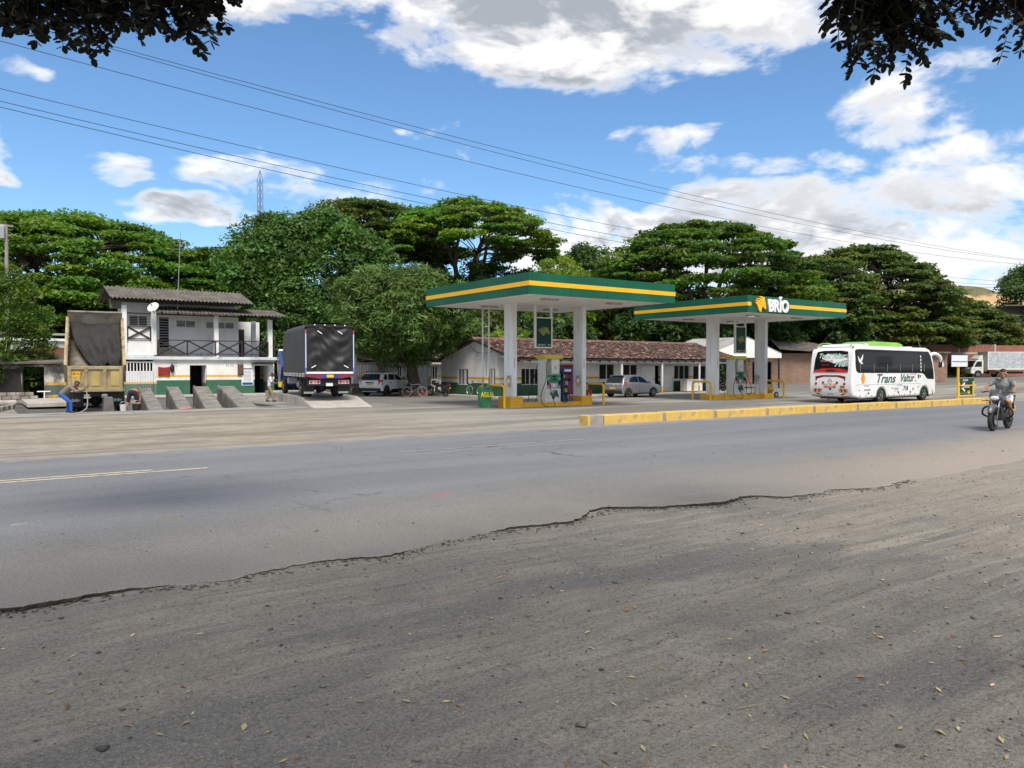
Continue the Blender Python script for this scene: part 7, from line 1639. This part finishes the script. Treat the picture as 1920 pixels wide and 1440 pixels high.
def person(label, loc, rz, J, shirt, pants, hair='hair', legs='long', sleeves='short', shoes='black', skin='skin', vox=.013, extra=None, hat=None, curl=.9):
    """J: joints in local metres (x forward, y left)"""
    t = thing('person', label, 'person', loc, rz); V_ = {k: Vector(v) for k, v in J.items()}
    pel, che, nec, hd = V_['pelvis'], V_['chest'], V_['neck'], V_['head']; up = (nec - che).normalized(); lat = Vector((0, 1, 0))
    caps = [(pel, che, .125, .135), (pel + lat * .07, che + lat * .07, .10, .115), (pel - lat * .07, che - lat * .07, .10, .115), (che, nec, .10, .055), (nec, hd, .052, .058)]
    cl_t = [(pel, che, .138, .150), (pel + lat * .075, che + lat * .08, .110, .125), (pel - lat * .075, che - lat * .08, .110, .125), (che, nec - up * .03, .12, .085)]
    cl_p = [(pel, pel + up * .04, .140, .135), (pel + lat * .07, pel + lat * .07 + up * .03, .12, .118), (pel - lat * .07, pel - lat * .07 + up * .03, .12, .118)]
    shoe = {1: [], -1: []}
    for s, k in ((1, 'L'), (-1, 'R')):
        sh, el, wr = V_['sho' + k], V_['elb' + k], V_['wri' + k]; hp, kn, an = V_['hip' + k], V_['kne' + k], V_['ank' + k]; toe = V_['toe' + k]
        caps += [(che + lat * s * .08, sh, .09, .065), (sh, el, .052, .042), (el, wr, .043, .028), (hp, kn, .088, .058), (kn, an, .058, .038), (an, toe, .04, .03), (an + (an - kn).normalized() * .02, an + Vector((0, 0, -.03)), .038, .036)]
        caps += hand_caps(wr, V_.get('hd' + k, wr - el), V_.get('pn' + k, Vector((0, 0, -1))), s, curl)
        cl_t += [(che + lat * s * .08, sh, .105, .080), (sh, sh.lerp(el, .65 if sleeves == 'short' else 1.0), .072, .062)]
        if sleeves == 'long': cl_t.append((el, el.lerp(wr, .92), .058, .042))
        if legs == 'long': cl_p += [(hp, kn, .105, .078), (kn, an + (kn - an).normalized() * .05, .078, .060)]
        else: cl_p += [(hp, hp.lerp(kn, .82), .108, .088)]
        shoe[s] += [(an + Vector((0, 0, -.02)), toe, .052, .040), (an, an + Vector((0, 0, -.03)), .05, .05)]
    f = V_.get('face', Vector((1, 0, 0))).normalized(); r_ = Vector((0, 0, 1)).cross(f).normalized() if abs(f.z) < .95 else Vector((0, 1, 0)); u = f.cross(r_).normalized()
    caps += [(hd + u * .035 - f * .012, hd + u * .03 + f * .012, .092, .090), (hd - u * .045 + f * .03, hd - u * .06 + f * .045, .062, .050), (hd + f * .098 - u * .005, hd + f * .112 - u * .022, .012, .015), (hd + r_ * .088, hd + r_ * .09 - u * .03, .018, .014), (hd - r_ * .088, hd - r_ * .09 - u * .03, .018, .014)]
    b = blob('body', skin, t, caps, vox * .8, 4)
    for s in (-1, 1):
        MB().ell(hd + f * .088 + r_ * s * .034 + u * .012, (.010, .010, .008), 8, 6).build('eye', 'black', t); MB().obox(hd + f * .097 + r_ * s * .034 + u * .032, (.012, .03, .007), (0, 0, math.atan2(f.y, f.x))).build('eyebrow', 'hair', t)
    MB().obox(hd + f * .095 - u * .058, (.012, .042, .008), (0, 0, math.atan2(f.y, f.x))).build('mouth', 'lipred', t)
    if hair: blob('hair', hair, t, [(hd + u * .06 - f * .03, hd + u * .062 + f * .02, .088, .078), (hd + u * .01 - f * .05, hd + u * .04 - f * .04, .075, .080)], .012, 3)
    if hat: blob('cap', hat, t, [(hd + u * .075, hd + u * .07, .092, .09), (hd + u * .055 + f * .07, hd + u * .05 + f * .13, .05, .045)], .012, 2)
    if shirt: blob('shirt', shirt, t, cl_t, vox, 6)
    blob('trousers' if legs == 'long' else 'shorts', pants, t, cl_p, vox, 6)
    for s in (1, -1): blob('shoe', shoes, t, shoe[s], vox, 3)
    return t
M['lipred'] = mat('lips', (.22, .07, .05), .5); M['greytee'] = mat('grey_tee', (.19, .195, .20), .9, var=.45, vscale=11); M['whiteshort'] = mat('white_shorts', (.62, .63, .68), .9, var=.06)
M['bluepants'] = mat('blue_trousers', (.022, .095, .36), .85, var=.15, vscale=5); M['dustyshirt'] = mat('dusty_shirt', (.20, .17, .13), .9, var=.2, vscale=6); M['navy'] = mat('navy_trousers', (.016, .014, .028), .9, var=.2)
M['whiteshirt'] = mat('white_shirt', (.62, .67, .76), .9, var=.05); M['khaki'] = mat('khaki_trousers', (.30, .22, .13), .9, var=.12, vscale=6); M['skinlight'] = mat('skin_fair', (.42, .20, .12), .5, var=.08); M['skindark'] = mat('skin_dark', (.16, .08, .05), .5, var=.1)  # skinlight: fairer, orange-toned skin of the shirtless worker
M['browncap'] = mat('blue_cap', (.03, .04, .09), .8); M['greyboot'] = mat('grey_boots', (.20, .19, .17), .8)
# rider (joints in the motorcycle's frame)
person('man in grey t-shirt and white shorts riding the motorcycle', (23.30, 9.33, .004), R(187), dict(pelvis=(.30, 0, .90), chest=(.40, 0, 1.20), neck=(.44, 0, 1.38), head=(.49, .0, 1.505), face=(1, .22, -.05),
  shoL=(.42, .185, 1.32), elbL=(.58, .33, 1.15), wriL=(.82, .355, 1.075), shoR=(.42, -.185, 1.32), elbR=(.58, -.35, 1.17), wriR=(.82, -.355, 1.075), hdL=(1, .15, -.25), hdR=(1, -.15, -.25), pnL=(0, 0, -1), pnR=(0, 0, -1),
  hipL=(.30, .10, .87), kneL=(.72, .21, .76), ankL=(.54, .22, .34), toeL=(.70, .24, .29), hipR=(.30, -.10, .87), kneR=(.72, -.21, .76), ankR=(.54, -.22, .34), toeR=(.70, -.24, .29)), 'greytee', 'whiteshort', legs='shorts', vox=.011, curl=1.15)
# worker with hose at the dump truck, bent forward
person('worker in blue trousers bending with a hose beside the dump truck', (3.25, 38.05, -.29), R(-28), dict(pelvis=(-.10, 0, .82), chest=(.22, 0, 1.12), neck=(.40, 0, 1.20), head=(.50, 0, 1.25), face=(.9, -.1, -.35),
  shoL=(.32, .17, 1.12), elbL=(.50, .22, .92), wriL=(.74, .16, 1.0), shoR=(.32, -.17, 1.12), elbR=(.54, -.2, .94), wriR=(.76, -.10, 1.02), hipL=(-.10, .10, .80), kneL=(.12, .14, .44), ankL=(.02, .16, .07), toeL=(.18, .18, .03), hipR=(-.10, -.10, .80), kneR=(.28, -.12, .46), ankR=(.30, -.12, .07), toeR=(.46, -.14, .03)), 'dustyshirt', 'bluepants', sleeves='long', skin='skindark', hair='hair')
person('shirtless worker in dark shorts bending over the black bucket', (6.02, 38.9, -.41), R(70), dict(pelvis=(0, 0, .92), chest=(.40, 0, .98), neck=(.58, 0, .90), head=(.68, 0, .82), face=(.4, 0, -.9),
  shoL=(.46, .18, .95), elbL=(.50, .24, .68), wriL=(.42, .20, .45), shoR=(.46, -.18, .95), elbR=(.52, -.24, .68), wriR=(.46, -.2, .45), hdL=(0, 0, -1), hdR=(0, 0, -1), pnL=(1, 0, 0), pnR=(1, 0, 0), hipL=(0, .10, .90), kneL=(.02, .20, .48), ankL=(-.06, .26, .08), toeL=(.1, .3, .04), hipR=(0, -.10, .90), kneR=(.05, -.22, .48), ankR=(-.02, -.34, .08), toeR=(.12, -.40, .04)), None, 'navy', legs='shorts', skin='skinlight', shoes='greyboot')
person('man in white shirt and khaki trousers walking beside the truck ramp', (13.85, 43.6, -.285), R(-32), dict(pelvis=(0, 0, .88), chest=(.04, 0, 1.20), neck=(.08, 0, 1.40), head=(.12, 0, 1.51), face=(1, .1, -.15),
  shoL=(.06, .18, 1.33), elbL=(.16, .22, 1.06), wriL=(.42, .18, 1.05), shoR=(.06, -.18, 1.33), elbR=(.18, -.22, 1.06), wriR=(.46, -.14, 1.07), hipL=(0, .09, .86), kneL=(-.02, .10, .48), ankL=(-.20, .10, .09), toeL=(-.06, .11, .04), hipR=(0, -.09, .86), kneR=(.16, -.10, .48), ankR=(.22, -.10, .09), toeR=(.38, -.11, .05)), 'whiteshirt', 'khaki', hat='browncap', skin='skindark', hair=None)
MB().tube(bez([(4.02, 37.62, .72), (4.05, 37.5, .3), (3.98, 37.4, -.1), (3.6, 37.3, -.27), (3.2, 37.45, -.27), (2.6, 37.6, -.27), (1.5, 37.4, -.27), (.5, 37.8, -.27)], 44), .022, 7).build('hose', 'hosegrey' if M.setdefault('hosegrey', mat('hose_grey', (.30, .30, .28), .5)) else None, None, smooth=True)
tag(bpy.data.objects['hose'] if 'hose' in bpy.data.objects else None, None, None) if False else None
hz_ = [o for o in col.objects if o.name.startswith('hose') and o.parent is None][0]; hz_.name = 'water_hose'; tag(hz_, 'grey water hose trailing from the worker in blue trousers', 'hose')
def bucket(label, x, y, z, r, h, m):
    t = thing('bucket', label, 'bucket', (x, y, z)); MB().lathe((0, 0, 0), (0, 0, 1), [(.001, .0), (r * .8, .0), (r, h), (r * .93, h), (r * .75, .02), (.001, .02)], 20).build('pail', m, t, smooth=True); MB().tube([(-r, 0, h), (-r * .7, 0, h + r * .6), (0, 0, h + r * .85), (r * .7, 0, h + r * .6), (r, 0, h)], .008, 5).build('handle', 'metal', t)
bucket('black bucket under the bending worker', 6.12, 38.45, -.41, .19, .42, 'black'); bucket('pale bucket beside the black one', 5.62, 38.75, -.41, .15, .40, 'boardgrey')
bucket('yellow jerry bucket carried by the man in the white shirt', 14.33, 43.22, .56, .13, .3, 'lemon')
t = thing('sandals', 'pair of pink sandals on the apron between the ramps', 'sandals', (8.0, 38.0, -.27))
for k in (0, 1): MB().obox((k * .28, .05 * k, .03), (.26, .10, .05), (0, 0, .3 * k)).build('sandal', 'pinktext', t, bevel=.02)
t = thing('sawhorse', 'small wooden trestle beside the white car', 'trestle', (22.4, 52.0, GL)); MB().bar((0, 0, .55), (1.3, 0, .55), .08).build('beam', 'paleconcrete', t)
for xx in (.1, 1.2):
    for s in (-1, 1): MB().bar((xx, 0, .55), (xx + (.25 if xx > 1 else -.25), s * .25, 0), .06).build('leg', 'paleconcrete', t)
# low brick parapet behind the white car
t = thing('brick_parapet', 'low brick parapet behind the white car', 'wall', (20.9, 53.2, GL)); MB().box(0, 3.0, 0, .25, 0, .75).build('parapet', 'brickwall', t)

# ------------------------------------------------------------ the tree overhead
def overhead():
    rnd = random.Random(31); rs = np.random.RandomState(31)
    t = thing('shade_tree', 'dark leafy branches of the shade tree hanging into the top of the view', 'tree', (-3.6, -2.2, gz(-3.6, -2.2)))
    O = Vector(t.location); q = MB()
    fork = Vector((.3, .2, 3.4)); q.tube([(0, 0, -.2), (.05, 0, .4), (.15, .1, 1.8), fork], [.46, .36, .30, .28], 12)
    hang = HANG
    V = []; F = []; TN = []
    def leaflet(p, d, nrm, L, k):
        d = d.normalized(); b = d.cross(nrm)
        if b.length < 1e-3: return
        b.normalize(); w = L * .30; o = len(V)
        for a, s in ((0, 0), (.28, .8), (.62, 1.0), (.90, .55), (1.0, 0), (.90, -.55), (.62, -1.0), (.28, -.8)): V.append(tuple(p + d * L * a + b * w * s)); TN.append((k, k, k))
        F.append((o, o + 1, o + 2, o + 3)); F.append((o, o + 3, o + 4, o + 5)); F.append((o, o + 5, o + 6, o + 7))
    tw = MB()
    def spray(p, d, n, L):
        """compound leaf: leaflets in pairs along a drooping stalk"""
        d = d.normalized(); s = d.cross(Vector((0, 0, 1)));
        if s.length < .05: s = Vector((1, 0, 0))
        s.normalize(); pts = [p]; c = Vector(p); dd = d.copy()
        for i in range(n):
            dd = (dd + Vector((0, 0, -.10)) + Vector((rnd.uniform(-.1, .1), rnd.uniform(-.1, .1), rnd.uniform(-.05, .05)))).normalized(); c = c + dd * (L * .55); pts.append(c.copy()); k = rnd.uniform(.5, 1.1)
            for sg in (-1, 1):
                nr = Vector((rnd.uniform(-.6, .6), rnd.uniform(-.6, .6), 1)).normalized(); leaflet(c, s * sg + dd * .45 + Vector((0, 0, rnd.uniform(-.4, .1))), nr, L * rnd.uniform(.75, 1.1), k)
        leaflet(c, dd, Vector((0, .3, 1)), L, 1.0); tw.tube(pts, .003, 4)
    limb_pts = []
    for (x, y, ztop, zbot, r, n) in hang:
        top = Vector((x, y, ztop + .75)) - O; base = fork.lerp(top, .35) + Vector((0, 0, 1.3))
        limb_pts += branch(q, fork, base, .16, .08, rnd, .1, 5, 8); end = top + Vector((0, 0, .1)); branch(q, base, end, .08, .03, rnd, .12, 6, 7)
        for k in range(int(n * 1.9)):
            a = rnd.uniform(0, 6.28); rr = r * math.sqrt(rnd.random()); u = rnd.random() ** 1.2
            zt = ztop + .5 - O.z; zz = zt - u * (zt - (zbot - O.z) - .25) * (1 - .45 * (rr / r) ** 2)
            p = Vector((x - O.x + rr * math.cos(a), y - O.y + rr * math.sin(a), zz))
            if rnd.random() < .35: tw.tube([end + (p - end) * .25 + Vector((0, 0, .1)), p.lerp(end, .3) + Vector((0, 0, .08)), p], .006, 4)
            spray(p, Vector((rnd.uniform(-1, 1), rnd.uniform(-1, 1), rnd.uniform(-1.2, .1))), rnd.randint(3, 5), rnd.uniform(.065, .10))
    q.build('limbs', 'bark', t, smooth=True); tw.build('twigs', 'bark', t)
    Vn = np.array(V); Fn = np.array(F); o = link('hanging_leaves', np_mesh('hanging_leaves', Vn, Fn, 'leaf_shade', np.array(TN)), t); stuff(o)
    # main crown above and behind the viewpoint
    cl = []
    for i in range(520):
        a = rnd.uniform(0, 6.28); rr = 8.2 * math.sqrt(rnd.random()); x = O.x + 2.2 + rr * math.cos(a); y = O.y - .3 + rr * math.sin(a) * .85
        dep = max(0, .576 * x + .817 * y); zmin = max(4.4, 2.35 + .56 * dep + .25); z = zmin + rnd.uniform(.2, 2.6) * (1 - (rr / 9.5) ** 2); s = rnd.uniform(.5, .8); k = rnd.uniform(.5, 1.1)
        cl.append((x - O.x, y - O.y, z - O.z, s, s, s * .4, k, k, k))
    Vc, Fc, tc = foliage(np.array(cl), rs, 32, .17, up=.5, lower=.8)
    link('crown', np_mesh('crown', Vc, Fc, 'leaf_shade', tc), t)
    for i in range(9):
        a = i * .7; branch(q := MB(), fork, (2.2 + 5.5 * math.cos(a), .9 + 4.5 * math.sin(a), 6.2), .14, .03, rnd, .12, 6, 7); q.build('limb', 'bark', t, smooth=True)
# hanging sprays: x, y, top z, lowest z, spread, count
HANG = [(.12, 8.11, 4.85, 4.52, .42, 60), (.50, 7.84, 4.85, 4.36, .40, 90), (.92, 7.55, 4.85, 4.30, .36, 90), (1.30, 7.28, 4.85, 4.34, .34, 75), (1.63, 7.05, 4.85, 4.24, .24, 60), (1.96, 6.82, 4.88, 4.70, .20, 14),
        (6.19, 3.59, 4.8, 4.06, .27, 95), (6.45, 3.40, 4.8, 4.04, .27, 95), (5.97, 3.74, 4.8, 4.50, .16, 12), (6.85, 3.12, 4.85, 4.46, .28, 50), (7.24, 2.84, 4.85, 4.16, .25, 55)]
overhead()

# ------------------------------------------------------------ litter on the ground
def litter():
    rs = np.random.RandomState(8); rnd = random.Random(8)
    def spot(near):
        """random place on the shoulder, denser near the viewpoint"""
        while True:
            y = near + (6.1 - near) * rs.rand() ** 1.35; x = rs.uniform(-3.5, 13.5)
            if y < edge_y(x) - .06: return x, y
    # pebbles: squashed faceted stones
    base = np.array([(1, 0, 0), (.3, .95, .1), (-.8, .6, 0), (-.9, -.5, .05), (.2, -1, 0), (.1, .1, .85), (0, 0, -.5)]); fc = np.array([(0, 1, 5), (1, 2, 5), (2, 3, 5), (3, 4, 5), (4, 0, 5), (1, 0, 6), (2, 1, 6), (3, 2, 6), (4, 3, 6), (0, 4, 6)])
    V = []; F = []; T_ = []
    n = 9000
    for i in range(n):
        if i < 8000: x, y = spot(1.0); s = .003 + .007 * rs.rand() ** 3
        else: x = rs.uniform(-3, 20); y = rs.uniform(6.7, 12); s = .003 + .006 * rs.rand() ** 2
        if rs.rand() < .035: s *= rs.uniform(1.6, 3.2)
        a = rs.uniform(0, 6.28); R2 = np.array([[math.cos(a), -math.sin(a), 0], [math.sin(a), math.cos(a), 0], [0, 0, 1]])
        z = gz(x, y) if y < edge_y(x) else .004
        V.append((base * (1 + .25 * rs.normal(size=base.shape)) * s * np.array([1.3, 1, .75])) @ R2.T + np.array([x, y, z + s * .25])); F.append(fc + i * 7); k = .35 + 1.1 * rs.rand() ** 1.5; T_.append(np.tile([k, k * .97, k * .92], (7, 1)))
    M['pebble'] = mat('pebble', (.16, .15, .135), .9, var=.2, attr='tone')
    o = stuff(link('pebbles', np_mesh('pebbles', np.concatenate(V), np.concatenate(F), 'pebble', np.concatenate(T_), 3))); tag(o, 'loose pebbles scattered over the dirt shoulder and road', 'pebbles')
    # dry fallen leaves and bits of twig, each slightly curled
    V = []; F = []; T_ = []; cols = [(1.5, 1.25, .75), (1.25, 1.1, .7), (1.0, .72, .38), (1.6, 1.45, 1.05), (.55, .40, .26), (.9, .5, .26)]
    for i in range(1700):
        x, y = spot(.9); L = rs.uniform(.010, .042) * (.6 + .4 * rs.rand()); w = L * rs.uniform(.22, .42); a = rs.uniform(0, 6.28); d = np.array([math.cos(a), math.sin(a), 0]); b = np.array([-math.sin(a), math.cos(a), 0]); z = gz(x, y) + .006; c = rs.uniform(.1, .45) * w; P = np.array([x, y, z]); k = 4.
        v = [P - d * L, P + b * w + [0, 0, c * 2], P + d * L + [0, 0, rs.uniform(0, .008)], P - b * w + [0, 0, c]]
        F.append(np.array([[0, 1, 2, 3]]) + i * 4); V.append(np.array(v)); T_.append(np.tile(np.array(cols[rs.randint(6)]) * rs.uniform(.6, 1.05), (4, 1)))
    M['dryleaf'] = mat('dry_leaf', (.40, .36, .28), .8, var=.2, vscale=30, attr='tone')
    o = stuff(link('fallen_leaves', np_mesh('fallen_leaves', np.concatenate(V), np.concatenate(F), 'dryleaf', np.concatenate(T_)))); tag(o, 'dry fallen leaves scattered over the dirt shoulder', 'leaves')
    q = MB()
    for i in range(90):
        x, y = spot(1.2); a = rs.uniform(0, 6.28); L = rs.uniform(.03, .12); z = gz(x, y) + .008; q.tube([(x, y, z), (x + L * .5 * math.cos(a), y + L * .5 * math.sin(a), z + .004), (x + L * math.cos(a + .2), y + L * math.sin(a + .2), z)], .0022, 4)
    M['twig'] = mat('dry_twig', (.30, .24, .16), .9); o = stuff(q.build('fallen_twigs', 'twig')); tag(o, 'thin dry twigs scattered over the dirt shoulder', 'twigs')
    # crumbled asphalt along the broken road edge
    V = []; F = []; T_ = []
    for i in range(1500):
        x = rs.uniform(-.5, 11.5); y = edge_y(x) - abs(rs.normal() * .09) - .01; s = .004 + .014 * rs.rand() ** 3; a = rs.uniform(0, 6.28); R2 = np.array([[math.cos(a), -math.sin(a), 0], [math.sin(a), math.cos(a), 0], [0, 0, 1]])
        V.append((base * (1 + .25 * rs.normal(size=base.shape)) * s * np.array([1.3, 1, .8])) @ R2.T + np.array([x, y, gz(x, y) + s * .3])); F.append(fc + i * 7); k = .3 + .7 * rs.rand(); T_.append(np.tile([k, k * .98, k * .95], (7, 1)))
    o = stuff(link('asphalt_crumbs', np_mesh('asphalt_crumbs', np.concatenate(V), np.concatenate(F), 'pebble', np.concatenate(T_), 3))); tag(o, 'crumbled asphalt bits along the broken road edge', 'rubble')
    t = tag(MB().obox((0, 0, .006), (.24, .022, .009)).build('stick', 'twig'), 'flat pale wooden stick lying on the asphalt', 'stick'); t.location = (1.82, 9.3, .006); t.rotation_euler = (0, 0, R(-32))
    t = MB().add([(0, 0, .004), (.17, .02, .004), (.16, .10, .004), (.02, .09, .006)], [(0, 1, 2, 3)]).build('paper_scrap', 'concrete'); t.modifiers.new('th', 'SOLIDIFY').thickness = .003; t.location = (.3, 9.7, .006); tag(t, 'scrap of pale paper flattened on the asphalt', 'paper')
litter()
